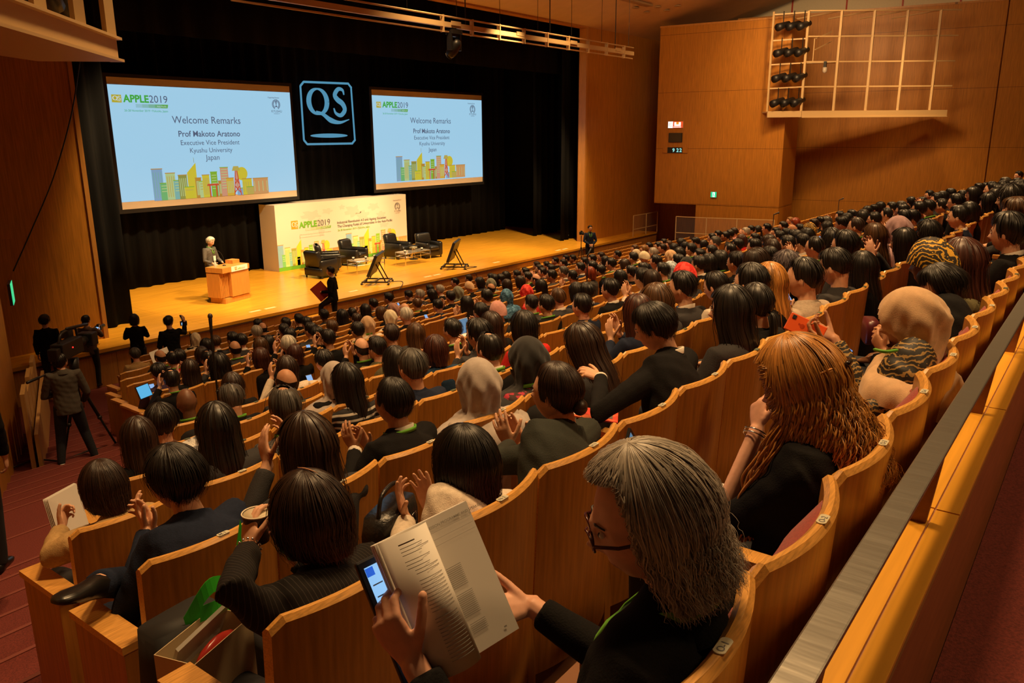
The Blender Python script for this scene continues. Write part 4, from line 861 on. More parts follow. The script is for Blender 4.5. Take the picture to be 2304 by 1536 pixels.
# joints of a seated body, floor at z = 0, seat back top at y = 0, facing +y
def seated(head=(0, .225, 1.10), yaw=0, pitch=-.08, roll=0, neck=(0, .185, .955), chest=(0, .165, .76), pelvis=(0, .20, .47), arms='lap', sh=.168, **kw):
    J = dict(head=np.array(head, float), HR=rotm(yaw, pitch, roll), neck=np.array(neck, float), chest=np.array(chest, float), pelvis=np.array(pelvis, float), sitting=True, s=1.0)
    nk = J['neck']; J['shR'] = nk + (sh, -.005, -.055); J['shL'] = nk + (-sh, -.005, -.055)
    if arms == 'lap': e, w_, d, n, cu = (.235, .23, .66), (.10, .43, .585), (-.5, .85, -.2), (-.15, 0, -1), .5
    elif arms == 'clap': e, w_, d, n, cu = (.235, .30, .70), (.050, .44, .905), (-.05, .35, .93), (-1, .1, .05), .22
    elif arms == 'claph': e, w_, d, n, cu = (.245, .33, .74), (.052, .47, 1.0), (-.05, .45, .9), (-1, .15, .05), .25
    elif arms == 'phone': e, w_, d, n, cu = (.235, .27, .67), (.075, .46, .74), (-.35, .6, .6), (-.75, -.25, .3), .75
    else: e, w_, d, n, cu = (.235, .23, .66), (.10, .43, .585), (-.5, .85, -.2), (-.15, 0, -1), .5
    f = np.array([-1, 1, 1])
    for sd, k in (('R', 1), ('L', -1)):
        q = np.array([k, 1, 1.]); off = np.array([nk[0], nk[1] - .185, nk[2] - .955])
        J['el' + sd] = np.array(e) * q + off * .5; J['wr' + sd] = np.array(w_) * q + off * .3; J['hd' + sd] = np.array(d) * q; J['hn' + sd] = np.array(n) * q; J['cu' + sd] = cu
        J['hip' + sd] = J['pelvis'] + (k * .09, .02, -.02); J['kn' + sd] = np.array([k * .125, .63, .485]); J['an' + sd] = np.array([k * .125, .60, .085]); J['toe' + sd] = np.array([k * .13, .76, .03])
    if arms == 'clap' or arms == 'claph':
        J['wrL'] = J['wrL'] + (-.012, -.03, -.02)
    J.update(kw); return J
def standing(head=(0, .03, 1.60), yaw=0, pitch=-.05, h=1.70, **kw):
    k_ = h / 1.70
    J = dict(head=np.array(head) * k_, HR=rotm(yaw, pitch), neck=np.array([0, 0, 1.44]) * k_, chest=np.array([0, .01, 1.22]) * k_, pelvis=np.array([0, 0, .95]) * k_, sitting=False, s=k_)
    for sd, k in (('R', 1), ('L', -1)):
        J['sh' + sd] = np.array([k * .172, -.005, 1.385]) * k_; J['el' + sd] = np.array([k * .22, -.03, 1.12]) * k_; J['wr' + sd] = np.array([k * .23, .05, .88]) * k_; J['hd' + sd] = np.array([0, .2, -1.]); J['hn' + sd] = np.array([-k, 0, 0.]); J['cu' + sd] = .45
        J['hip' + sd] = np.array([k * .09, 0, .92]) * k_; J['kn' + sd] = np.array([k * .10, .03, .50]) * k_; J['an' + sd] = np.array([k * .10, -.01, .09]) * k_; J['toe' + sd] = np.array([k * .13, .16, .03]) * k_
    J.update({a: (np.asarray(b, float) if isinstance(b, (tuple, list)) and a[:2] in ('he', 'ne', 'ch', 'pe', 'sh', 'el', 'wr', 'hd', 'hn', 'hi', 'kn', 'an', 'to') else b) for a, b in kw.items()}); return J

def body_mesh(J, voxel=.0055, face=True, hands=True, keep=1.0):
    mb = MB(); s = J['s']
    add_head(mb, J['head'], J['HR'], 0, s)
    hb = J['head'] + J['HR'] @ np.array([0, -.022, -.075]) * s
    mb.tube([hb + (hb - J['neck']) * .3, hb, J['neck'] + (0, -.004, -.01), J['neck'] + (0, -.01, -.09)], [.050 * s, .050 * s, .056 * s, .075 * s], 14)
    mb.tube([J['neck'] + (0, 0, -.06), J['chest'], J['pelvis']], [.06 * s, .09 * s, .10 * s], 12)
    for sd, k in (('R', 1), ('L', -1)):
        mb.tube([J['neck'] + (0, 0, -.07), J['sh' + sd], J['el' + sd], J['wr' + sd]], [.045 * s, .042 * s, .034 * s, .0245 * s], 10)
        if hands: hand_parts(mb, J['wr' + sd], J['hd' + sd], J['hn' + sd], k, J['cu' + sd] if np.isscalar(J['cu' + sd]) else .4, J.get('spread', 1.0), s, J.get('thumb', .5), curls=None if np.isscalar(J['cu' + sd]) else J['cu' + sd])
        mb.tube([J['pelvis'], J['hip' + sd], J['kn' + sd], J['an' + sd]], [.07 * s, .07 * s, .05 * s, .036 * s], 10)
    V, F = remesh(mb, voxel * s, 2, keep=keep)
    cen = V[[f[0] for f in F]]; loc = (cen - J['head']) @ J['HR'] / s
    lips = (np.abs(loc[:, 0]) < .022) & (np.abs(loc[:, 2] + .064) < .0075) & (loc[:, 1] > .05)
    M = np.where(lips, 1, 0)
    out = MB(); out.add(V, F, M)
    if face:
        for sx in (-1, 1):
            e = np.array([sx * .031, .083, .013]) * s; out.ball(J['head'] + J['HR'] @ e, (.0125 * s, .006 * s, .0055 * s), 2, 10, 6, J['HR']); out.ball(J['head'] + J['HR'] @ (e + np.array([0, .003, 0])), (.0052 * s, .0048 * s, .0052 * s), 3, 8, 6, J['HR'])
            b0 = np.array([sx * .017, .0905, .030]); b1 = np.array([sx * .033, .0885, .035]); b2 = np.array([sx * .049, .075, .030])
            out.tube([J['head'] + J['HR'] @ q * s for q in (b0, b1, b2)], [.0018 * s, .0024 * s, .0014 * s], 6, 3)
    return out
TPROF = ((-.26, .168, .128), (-.12, .172, .13), (.1, .168, .122), (.3, .160, .114), (.5, .168, .116), (.68, .180, .118), (.80, .186, .108), (.885, .178, .088), (.935, .135, .074), (.965, .098, .068), (1.0, .072, .062), (1.035, .064, .058))
def jacket_mesh(J, wscale=1.0, voxel=.011, sleeve=1.0, long_=0.0, collar=True, keep=1.0):
    mb = MB(); s = J['s']; p, c, n = J['pelvis'], J['chest'], J['neck'] + (0, 0, .01)
    def pos(t):
        a = (1 - t) * p + t * n; q = c - ((p + n) / 2); return a + q * max(0, 1 - (2 * t - 1) ** 2) * 1.0
    latS = nrm(J['shR'] - J['shL']); latP = nrm(J['hipR'] - J['hipL']); rings = []
    for t, rx, ry in TPROF:
        if t < 0: t -= long_ * 0
        lat = nrm(latP * (1 - max(0, min(1, t))) + latS * max(0, min(1, t))); up = nrm(pos(min(1.05, t + .1)) - pos(t - .1)); fw = nrm(np.cross(up, lat)); lat = np.cross(fw, up)
        a = np.arange(22) * 2 * PI / 22; e = .85
        rings.append(pos(t) + wscale * s * (rx * np.sign(np.cos(a)) * np.abs(np.cos(a)) ** e)[:, None] * lat + wscale * s * (ry * np.sign(np.sin(a)) * np.abs(np.sin(a)) ** e)[:, None] * fw)
    mb.loft(rings)
    for sd in 'RL':
        sh, el, wr = J['sh' + sd], J['el' + sd], J['wr' + sd]; w_ = el + (wr - nrm(wr - el) * .025 - el) * J.get('slv' + sd, 1.0)
        mb.tube([(sh * .55 + J['chest'] * .25 + J['neck'] * .2), sh, sh * .6 + el * .4, el, el * .5 + w_ * .5, w_], [.075 * s, .070 * s * wscale, .062 * s * sleeve, .053 * s * sleeve, .047 * s * sleeve, .038 * s * sleeve], 12, dome=False)
    V, F = remesh(mb, voxel * s, 4, keep=keep)
    # soft wrinkles in the cloth itself
    h = np.sin(V[:, 0] * 31 + V[:, 2] * 57) * np.sin(V[:, 1] * 43 - V[:, 2] * 29 + 1.3) + .6 * np.sin(V[:, 0] * 67 - V[:, 1] * 51 + V[:, 2] * 38); cen = pos(.45)
    d = V - cen; d[:, 2] *= .2; V = V + d / (np.linalg.norm(d, axis=1)[:, None] + 1e-6) * (.0022 * s * h)[:, None]
    out = MB(); out.add(V, F, 0)
    if collar:
        nk = J['neck']; a = np.linspace(.15 * PI + PI / 2, 1.85 * PI + PI / 2, 20); rg = []
        for r_, dz in ((.064, -.012), (.069, .034), (.080, .030), (.096, -.018)):
            rg.append(np.stack([nk[0] + s * r_ * np.cos(a), nk[1] - .004 + s * r_ * .95 * np.sin(a), nk[2] + s * (dz - .012 - .02 * (1 + np.sin(a)) * .9)], 1))
        out.loft(rg, 0, cap=False, closed=False)
    return out
def trousers_mesh(J, voxel=.014):
    mb = MB(); s = J['s']
    a = np.arange(16) * 2 * PI / 16
    mb.tube([J['pelvis'] + (0, -.005, .08), J['pelvis'], J['pelvis'] + (0, .01, -.05)], [.105 * s, .112 * s, .10 * s], 16)
    for sd in 'RL': mb.tube([J['pelvis'] * .6 + J['hip' + sd] * .4, J['hip' + sd], J['hip' + sd] * .45 + J['kn' + sd] * .55, J['kn' + sd], J['kn' + sd] * .5 + J['an' + sd] * .5, J['an' + sd] + (0, 0, .0)], [.10 * s, .098 * s, .083 * s, .070 * s, .062 * s, .052 * s], 14, dome=False)
    V, F = remesh(mb, voxel * s, 4); return MB().add(V, F, 0)
def shoe_mesh(J, sd, m=0):
    mb = MB(); s = J['s']
    for sd in (sd,):
        a, t = J['an' + sd], J['toe' + sd]; d = nrm(t - a - np.array([0, 0, (t - a)[2]]) if not J.get('freefoot') else t - a); up = np.array([0, 0, 1.]); heel = a - d * .06 * s; lat = nrm(np.cross(d, up)); up = np.cross(lat, d)
        L = np.linalg.norm((t - a)) + .06 * s; base = heel - up * (.055 * s); rings = []
        for q, w_, z0, z1 in ((0, .026, .0, .062), (.12, .036, 0, .085), (.32, .036, 0, .088), (.5, .042, 0, .062), (.75, .047, 0, .045), (.93, .036, .0, .032), (1.0, .016, .006, .022)):
            aa = np.arange(12) * 2 * PI / 12; cz = (z0 + z1) / 2 * s; hz = (z1 - z0) / 2 * s
            rings.append(base + d * L * q + lat * (w_ * s * np.cos(aa))[:, None] + up * (cz + hz * np.sign(np.sin(aa)) * np.abs(np.sin(aa)) ** .6)[:, None])
        mb.loft(rings, m)
    return mb
def band(J, w_=.010, dz=0, r=.075):          # ribbon round the neck, hanging down the chest
    mb = MB(); s = J['s']; n = J['neck']; c = J['chest']; a = np.linspace(-.28 * PI, 1.28 * PI, 22)
    # back of the neck is -y
    p = [np.array([n[0] + s * r * np.cos(t) * 1.08, n[1] - s * r * np.sin(t), n[2] + .012 * s + s * .022 * np.sin(t) + dz]) for t in a]
    fr = np.array([n[0], c[1] + .132 * s, c[2] + .04 * s]); p = [fr + (.02, 0, 0), fr * .45 + p[0] * .55 + (.01, .03, 0)] + p + [fr * .45 + p[-1] * .55 + (-.01, .03, 0), fr + (-.02, 0, 0)]
    P = spline(p, 60); T = np.gradient(P, axis=0); out = P - np.array([n[0], n[1], 0]); out[:, 2] = 0; out /= np.linalg.norm(out, axis=1)[:, None] + 1e-9
    W = np.cross(T, out); W /= np.linalg.norm(W, axis=1)[:, None] + 1e-9
    V = np.stack([P - W * w_ * s, P + W * w_ * s, P + W * w_ * s + out * .004, P - W * w_ * s + out * .004], 1)
    mb.loft([v for v in V], 0); return mb

# ---- hair: a shell with strands over it, in head coordinates
def hair_profile(style, th, K1=10, K2=8, thick=.02, drop=-.12, flare=0.0, front=55, side=97, back=128, fw=62, vol=1.0, part=0.0, bangs=0):
    """th: azimuths (0 = right, pi/2 = face). returns (len(th), K, 3)"""
    th = np.asarray(th, float); df = np.abs((th - PI / 2 + PI) % (2 * PI) - PI) * 180 / PI           # degrees away from the face
    f = ss(fw - 14, fw + 14, df); b = ss(80, 150, df)
    ae = np.radians((front + bangs) * (1 - f) + f * (side * (1 - b) + back * b))
    a_, b_, c_ = .079 + thick, .100 + thick, .119 + thick * 1.1
    t = np.linspace(0, 1, K1); al = ae[:, None] * t; taper = 1 - .0 * t
    X = a_ * np.sin(al) * np.cos(th)[:, None]; Y = b_ * np.sin(al) * np.sin(th)[:, None] - .006; Z = c_ * np.cos(al)
    lo = np.clip(-np.cos(al), 0, 1); Y = np.where(np.sin(th)[:, None] < 0, Y * (1 - .30 * lo), Y)
    P = [np.stack([X, Y, Z], -1)]
    if drop is not None:
        end = P[0][:, -1]; u = np.linspace(0, 1, K2 + 1)[1:]; hang = f[:, None]
        zd = end[:, 2:3] + (np.minimum(drop, end[:, 2:3]) - end[:, 2:3]) * u * hang
        fall = (end[:, 2:3] - zd) / .15
        sc = 1 + flare * fall - .10 * np.sin(np.clip(fall, 0, 1) * PI) * (style == 'bob') - (.22 * ss(.55, 1, u) if style == 'bob' else 0)
        xx = end[:, :1] * sc; yy = end[:, 1:2] * (1 + flare * .3 * fall) - (.02 * ss(.3, 1.2, fall) if style != 'bob' else 0)
        P.append(np.stack([xx, yy, zd], -1))
    return np.concatenate(P, 1)
STY = dict(
    short=dict(thick=.017, drop=None, front=52, side=87, back=117), crop=dict(thick=.009, drop=None, front=46, side=90, back=116), thin=dict(thick=.011, drop=None, front=44, side=96, back=122),
    bald=dict(thick=.009, drop=None, front=62, side=96, back=122), tous=dict(thick=.026, drop=None, front=60, side=100, back=128),
    bob=dict(thick=.022, drop=-.125, front=66, side=95, back=100, flare=.03, fw=55), long=dict(thick=.020, drop=-.33, front=56, side=95, back=100, flare=.055, fw=55), wavy=dict(thick=.027, drop=-.30, front=56, side=95, back=100, flare=.14, fw=55),
    pony=dict(thick=.011, drop=None, front=52, side=98, back=120), bun=dict(thick=.012, drop=None, front=50, side=98, back=120), curly=dict(thick=.036, drop=-.20, front=58, side=95, back=100, flare=.25, fw=52))
def hair_mesh(style, seed=0, nstr=260, sr=.0016, jit=.004, kw=None, curl=0.0):
    p = dict(STY[style]); p.update(kw or {}); r = np.random.default_rng(seed + 11); mb = MB()
    hst = 'bob' if style == 'bob' else style
    nu = 72; th = np.arange(nu) * 2 * PI / nu; P = hair_profile(hst, th, **p); K = P.shape[1]
    start = {'bald': 6, 'thin': 2}.get(style, 0)
    shrink = np.ones(K)
    lump = (.35 * np.sin(th * 9 + seed) + .3 * np.sin(th * 17 + 2 * seed) + .25 * np.sin(th * 29 + seed * 3))[:, None] * np.linspace(0, 1, K)[None, :]
    ctr = np.array([0, 0, 0]); d = P.copy(); d[:, :, 2] *= .3; d /= np.linalg.norm(d, axis=2)[:, :, None] + 1e-9
    if style in ('short', 'crop', 'thin', 'bald', 'tous', 'pony', 'bun'):                                  # thin out toward the hairline
        tap = ss(.55, 1.0, np.linspace(0, 1, K)); sc = 1 - (p['thick'] * .95 / .10) * tap[None, :]
        P = P * np.stack([sc + 0 * th[:, None]] * 3, -1)
    if style == 'thin': P[:, :4] *= (1 - .10 * (1 - np.linspace(0, 1, 4)))[None, :, None]
    Q = P + d * (lump * (.0035 if style not in ('curly', 'wavy', 'tous') else .010))[:, :, None]
    if curl > .008: Q = Q * np.array([.93, .93, .98])
    Qs = Q[:, start:]; nv = Qs.shape[1]
    st = np.repeat(th[None, :], nv, 0).ravel()
    V = Qs.transpose(1, 0, 2).reshape(-1, 3); mb.grid(V, nu, nv, 0, wrap=True, streak=st)
    if start == 0:                                                                                       # inner lining closes the hem
        V2 = np.concatenate([Qs[:, -1], Qs[:, -1] * np.array([.86, .88, 1.0]), Qs[:, max(0, nv // 2)] * np.array([.90, .90, .92])]); mb.grid(V2, nu, 3, 0, wrap=True, streak=np.tile(th, 3))
    # strands
    if nstr:
        ts = r.uniform(0, 2 * PI, nstr); Ps = hair_profile(hst, ts, **p)
        if style in ('short', 'crop', 'thin', 'bald', 'tous', 'pony', 'bun'): Ps = Ps * sc[:1, :, None]
        lu = r.uniform(.0, 1, nstr); i0 = (r.uniform(0, .45, nstr) * K).astype(int) + start; ds = Ps.copy(); ds[:, :, 2] *= .3; ds /= np.linalg.norm(ds, axis=2)[:, :, None] + 1e-9
        w = np.cumsum(r.normal(0, jit, (nstr, K, 3)), 1) * .6; off = (.001 + jit * r.uniform(-.3, 1.3, nstr))[:, None, None] * ds
        tt = np.linspace(0, 1, K)
        if curl:
            ph = r.uniform(0, 2 * PI, nstr)[:, None]; fq = r.uniform(22, 44, nstr)[:, None]; sd_ = np.cross(ds, [0, 0, 1.]); am = (curl * ss(.15, .6, tt))[None, :]
            off = off + (am * np.sin(fq * tt + ph))[:, :, None] * sd_ + (am * np.cos(fq * tt + ph))[:, :, None] * ds * .8
        if style == 'tous': off = off + ds * (.012 * r.uniform(0, 1, nstr)[:, None] * ss(.3, 1, tt)[None, :])[:, :, None]
        ln_ = np.linalg.norm(np.diff(Ps, axis=1), axis=2); ln_ = np.concatenate([np.zeros((nstr, 1)), np.cumsum(ln_, 1)], 1)
        Ps = Ps + off * (ss(0, .10, ln_)[:, :, None] if not curl else 1) + w * np.clip(ln_ / .25, 0, 1.2)[:, :, None]
        for i in range(nstr):
            kp = np.concatenate([[True], np.diff(ln_[i]) > 4e-4])[i0[i]:]; a = Ps[i, i0[i]:][kp]
            if len(a) < 4: continue
            n = len(a); tp = sr * (1 - .75 * np.linspace(0, 1, n) ** 3); dd = ds[i, i0[i]:][kp]; T = np.gradient(a, axis=0); S_ = np.cross(T, dd); S_ /= np.linalg.norm(S_, axis=1)[:, None] + 1e-9
            VV = np.stack([a - S_ * tp[:, None], a + dd * tp[:, None] * .9, a + S_ * tp[:, None]], 1).reshape(-1, 3)
            mb.grid(VV, 3, n, 0, streak=np.full(n * 3, ts[i] + r.uniform(-.2, .2)))
    if style == 'pony':
        for k in range(26):
            o = r.normal(0, .009, 2); mb.tube(spline([(o[0] * .4, -.088, -.035), (o[0], -.115 + o[1] * .5, -.05), (o[0] * 1.6, -.122 + o[1], -.12), (o[0] * 1.5 + r.normal(0, .006), -.115 + o[1], -.21 - r.uniform(0, .04))], 9), [.006] * 7 + [.004, .002], 5, 0, dome=False); mb.S[-1][:] = r.uniform(0, 6)
    if style == 'bun': mb.ball((0, -.108, -.045), (.036, .03, .034), 0, 14, 10); mb.S[-1][:] = np.linspace(0, 6, len(mb.S[-1]))
    return mb
def hijab_mesh(seed=0, cape=.42, loose=.016, HR=None, shift=(0, 0, 0), wide=1.0):
    r = np.random.default_rng(seed + 3); nu = 84; th = np.arange(nu) * 2 * PI / nu; rows = []
    a_, b_, c_ = .079 + loose, .100 + loose * 1.5, .119 + loose
    for al in np.linspace(0.02, 1.75, 15): rows.append(np.stack([a_ * math.sin(al) * np.cos(th), b_ * math.sin(al) * np.sin(th) - .008, np.full(nu, c_ * math.cos(al))], 1))
    for z, rx, ry, cy in ((-.055, .092, .110, -.012), (-.085, .088, .106, -.014), (-.115, .084, .098, -.016), (-.14, .092, .095, -.02), (-.16, .150, .116, -.026), (-.178, .225, .140, -.034), (-.205, .268, .162, -.040), (-.245, .286, .175, -.044), (-.30, .290, .182, -.046), (-.37, .290, .186, -.048)):
        if z < -cape: break
        rows.append(np.stack([rx * np.cos(th), ry * np.sin(th) + cy, np.full(nu, z)], 1))
    V = np.array(rows); nv = len(rows); lv = np.linspace(0, 1, nv)[:, None]
    fold = (.0075 * np.sin(th * 4 + lv * 9 + seed) + .006 * np.sin(th * 7 - lv * 13 + seed * 2) + .0035 * np.sin(th * 13 + lv * 20)) * ss(.05, .75, lv) * 1.25
    bk_ = np.exp(-((V[:, :, 2] + .02) / .06) ** 2) * np.clip(-np.sin(th), 0, 1)[None, :] ** 2; V[:, :, 1] -= .012 * bk_
    d = V.copy(); d[:, :, 2] = 0; d /= np.linalg.norm(d, axis=2)[:, :, None] + 1e-6; V = V + d * fold[:, :, None]; V[-1, :, 2] += .03 * np.sin(th * 2 + seed)
    F = []; W = V.reshape(-1, 3)
    for i in range(nv - 1):
        for j in range(nu):
            q = (i * nu + j, i * nu + (j + 1) % nu, (i + 1) * nu + (j + 1) % nu, (i + 1) * nu + j); c = W[list(q)].mean(0)
            if c[1] > .02 and (c[0] / .060) ** 2 + ((c[2] + .012) / .088) ** 2 < 1: continue
            F.append(q)
    if HR is not None:
        k = ss(.07, .17, -W[:, 2])[:, None]; W = (W @ HR.T) * (1 - k) + (W * np.array([wide, wide, 1]) + np.array(shift)) * k
    return MB().add(W, F, 0)
def cap_mesh(seed=0, loose=.022):              # turban, beanie or head wrap
    nu = 48; th = np.arange(nu) * 2 * PI / nu; rows = []
    for al in np.linspace(.03, 1.62, 12):
        k = 1 + .04 * np.sin(th * 3 + al * 4 + seed); zt = .38 * np.sin(th) * (al / 1.62)
        rows.append(np.stack([(.079 + loose) * math.sin(al) * np.cos(th) * k, (.100 + loose) * math.sin(al) * np.sin(th) * k - .004, (.122 + loose) * math.cos(al) + .03 * (al / 1.62) * np.sin(th) + .002], 1))
    return MB().grid(np.array(rows).reshape(-1, 3), nu, 12, 0, wrap=True)

HCOL = dict(k=(.010, .0075, .006), d=(.026, .013, .008), a=(.050, .014, .008), b=(.075, .034, .013), c=(.42, .18, .035), g=(.34, .30, .25), s=(.060, .054, .047), w=(.58, .54, .46), r=(.22, .035, .01), m=(.11, .09, .10), x=(.24, .12, .035))
HNAME = dict(k='black', d='dark brown', a='auburn', b='brown', c='copper', g='grey', s='greying', w='white', r='red', m='grey and purple', x='light brown')
def M_hair(k): return mat('hair_' + k, HCOL[k], .38, streak=9.0, spec=.45)
JCOL = dict(k=((.0065, .0058, .006), 'black jacket'), n=((.014, .020, .042), 'navy jacket'), g=((.075, .068, .062), 'grey jacket'), w=((.68, .58, .46), 'cream top'), r=((.50, .02, .015), 'red top'), t=((.45, .29, .12), 'tan jacket'), o=((.13, .115, .055), 'olive tweed jacket'),
            p=((.55, .25, .22), 'pink top'), b=((.14, .06, .03), 'brown top'), v=((.05, .03, .07), 'dark purple top'), e=((.50, .40, .30), 'beige blazer'), u=((.02, .05, .10), 'dark blue top'))
def M_cloth(k): return mat('cloth_' + k, JCOL[k][0], .9, var=.12, vscale=60, bump=.25, bscale=220, spec=.18)
M_pin = mat('pinstripe_cloth', (.012, .010, .009), .9, stripe=(0, .012, .12, (.045, .038, .034)), spec=.2); M_hound = mat('houndstooth_cloth', (.018, .015, .014), .85, tex='check', col2=(.09, .075, .065)); M_stripe = mat('striped_cloth', (.012, .01, .01), .8, stripe=(2, .045, .35, (.55, .5, .42)))
SKIN = [mat('skin_light', (.70, .39, .24), .5, var=.08, vscale=40, spec=.35), mat('skin_tan', (.48, .235, .125), .5, var=.08, vscale=40, spec=.35), mat('skin_deep', (.17, .075, .038), .45, var=.08, vscale=40, spec=.4), mat('skin_pink', (.74, .40, .27), .5, var=.08, vscale=40, spec=.35)]
M_lip = mat('lip', (.40, .14, .10), .45); M_eye = mat('eye_white', (.75, .70, .65), .3); M_iris = mat('dark_iris', (.012, .009, .008), .3); M_trou = mat('dark_trousers', (.014, .013, .016), .85); M_shoe = mat('black_shoe', (.012, .010, .009), .3); M_shirt = mat('white_shirt', (.75, .68, .58), .8)
SCARF = dict(B=(.62, .40, .22), G=(.42, .36, .32), K=(.012, .012, .012), M=(.40, .20, .15), O=(.20, .21, .15), R=(.70, .02, .012), U=(.035, .13, .24), W=(.75, .66, .46), Y=(.60, .32, .04), P=(.62, .30, .26), T=(.30, .36, .42), V=(.45, .28, .30), C=(.70, .60, .42))
SNAME = dict(B='beige', G='taupe', K='black', M='mauve brown', O='olive', R='red', U='blue', W='cream', Y='yellow', P='pink', T='pale blue patterned', V='dusty pink', C='cream')
def M_scarf(k):
    if k == 'Y': return mat('scarf_gold', (.02, .014, .008), .7, tex='batik', col2=(.70, .38, .03))
    return mat('scarf_' + k, SCARF[k], .85, var=.1, vscale=30, sheen=.2, bump=.15, bscale=260) if k not in 'TRU' else mat('scarf_' + k, SCARF[k], .8, tex='blotch', col2=tuple(min(1, c * 1.9 + .05) for c in SCARF[k]), vscale=26)

# ---- shared variants for the crowd
VAR = {}
def variant(pose, yaw, pitch=-.1):
    key = (pose, yaw, pitch)
    if key not in VAR:
        J = seated(yaw=yaw, pitch=pitch, arms=pose); bm = body_mesh(J, .0065, keep=.12)
        jk = ('J', pose)
        if jk not in VAR:
            VAR[jk] = (jacket_mesh(J, keep=.22).mesh('jacket', [M_cloth('k')], True), jacket_mesh(J, .90, keep=.22).mesh('jacket', [M_cloth('k')], True), trousers_mesh(J, .03).mesh('trousers', [M_trou], True))
            VAR['band'] = band(J).mesh('lanyard', [M_green], True)
            a = np.arange(20) * 2 * PI / 20; nk = J['neck']; sc_ = MB(); sc_.loft([np.stack([nk[0] + r_ * np.cos(a), nk[1] - .004 + r_ * .97 * np.sin(a), nk[2] + dz - .022 * (1 + np.sin(a))], 1) for r_, dz in ((.060, .008), (.0615, .052), (.067, .050), (.067, .012))], 0, cap=False); VAR['collar'] = sc_.mesh('shirt_collar', [M_shirt], True)
        VAR[key] = (bm.mesh('person', [SKIN[0], M_lip, M_eye, M_iris], True), J)
    return VAR[key]
HM = {}
def hair_data(style, v):
    k = (style, v)
    if k not in HM:
        n = {'short': 110, 'crop': 60, 'thin': 60, 'bald': 0, 'tous': 130, 'bob': 100, 'long': 100, 'wavy': 130, 'pony': 70, 'bun': 70, 'curly': 240}[style]
        HM[k] = hair_mesh(style, v * 5 + len(style), n, .0026 if style != 'curly' else .0034, .003 if style in ('bob', 'long', 'pony') else .006, curl=.014 if style == 'curly' else (.006 if style == 'wavy' else 0)).mesh('hair', [M_hair('k')], True)
    return HM[k]
def setmat(o, i, m): o.material_slots[i].link = 'OBJECT'; o.material_slots[i].material = m
def put_hair(root, J, style, col, v=0, s=1.0):
    if style in ('hijab', 'cap'):
        k = (style, v, tuple(J['HR'].ravel().round(3)))
        if k not in HM: HM[k] = (hijab_mesh(v, HR=J['HR']) if style == 'hijab' else cap_mesh(v)).mesh('head_scarf', [M_scarf('B')], True)
        o = link('head_scarf', HM[k], root); setmat(o, 0, M_scarf(col))
    elif style == 'none': return None
    else:
        o = link('hair', hair_data(style, v), root); setmat(o, 0, M_hair(col))
    M4 = Matrix(J['HR'].tolist()).to_4x4() if style != 'hijab' else Matrix.Identity(4); M4.translation = Vector(J['head']); o.matrix_local = M4 @ Matrix.Scale(J['s'] * s, 4); return o
HDESC = dict(short='short %s hair', crop='cropped %s hair', thin='thinning %s hair', bald='balding %s hair', tous='tousled %s hair', bob='%s bob', long='long %s hair', wavy='wavy %s hair', pony='%s ponytail', bun='%s bun', curly='curly %s hair', hijab='%s headscarf', cap='%s head wrap', none='bald head')
# ---------------------------------------------------------------- people seen close up, each in a pose of its own
USED = set()
def hero(label, loc, J, skin=0, style='short', hc='k', hv=0, cloth=None, extra='', wscale=1.0, voxel=.0048, hair_kw=None, nstr=None, hs=1.0, shoes=False, seat=None, sr=.0016, trou=None, curl=0.0, sleeve=1.0, jit=.004, cat='person'):
    if seat: USED.add(seat)
    root = link('person', body_mesh(J, voxel).mesh('person', [SKIN[skin], M_lip, M_eye, M_iris], True), None, loc, label=label, cat=cat)
    jk = jacket_mesh(J, wscale, .009, sleeve).build('jacket', cloth or M_cloth('k'), root, True)
    trousers_mesh(J).build('trousers', trou or M_trou, root, True)
    if shoes:
        for sd in 'RL': shoe_mesh(J, sd).build('shoe', shoes if not isinstance(shoes, bool) else M_shoe, root, True)
    if 'v' in extra: band(J).build('lanyard', M_green, root, True)
    if 'c' in extra:
        a = np.arange(24) * 2 * PI / 24; nk = J['neck']; s = J['s']; sc_ = MB(); sc_.loft([np.stack([nk[0] + s * r_ * np.cos(a), nk[1] - .004 + s * r_ * .97 * np.sin(a), nk[2] + s * (dz - .022 * (1 + np.sin(a)))], 1) for r_, dz in ((.060, .012), (.0615, .058), (.067, .056), (.067, .016))], 0, cap=False); sc_.build('shirt_collar', M_shirt, root, True)
    if 'f' in extra:
        mb = MB()
        for sd in 'RL':
            w_ = J['wr' + sd]; d = nrm(w_ - J['el' + sd]); mb.tube([w_ - d * .04, w_ - d * .008], .037 * J['s'], 14, dome=False)
        mb.build('shirt_cuff', M_shirt, root, True)
    if hair_kw or nstr:
        h = hair_mesh(style, hv, nstr or 300, sr, jit, hair_kw, curl).build('hair', M_hair(hc), root, True); M4 = Matrix(J['HR'].tolist()).to_4x4(); M4.translation = Vector(J['head']); h.matrix_local = M4 @ Matrix.Scale(J['s'] * hs, 4)
    elif style != 'none': put_hair(root, J, style, hc, hv, hs)
    return root
def seat_loc(r, n): return np.array([XL[r] + PITCH * (n - .5), YR[r], floor_of(r)])
def LP(loc, px, py, y): return at_y(px, py, y) - np.asarray(loc)
def sheet(mb, P, th, m=0):                    # P: four corners, thickness toward the back face
    P = [np.asarray(p, float) for p in P]; n = nrm(np.cross(P[1] - P[0], P[3] - P[0])) * th
    mb.add(P + [p - n for p in P], [(0, 1, 2, 3), (7, 6, 5, 4), (0, 4, 5, 1), (1, 5, 6, 2), (2, 6, 7, 3), (3, 7, 4, 0)], m)

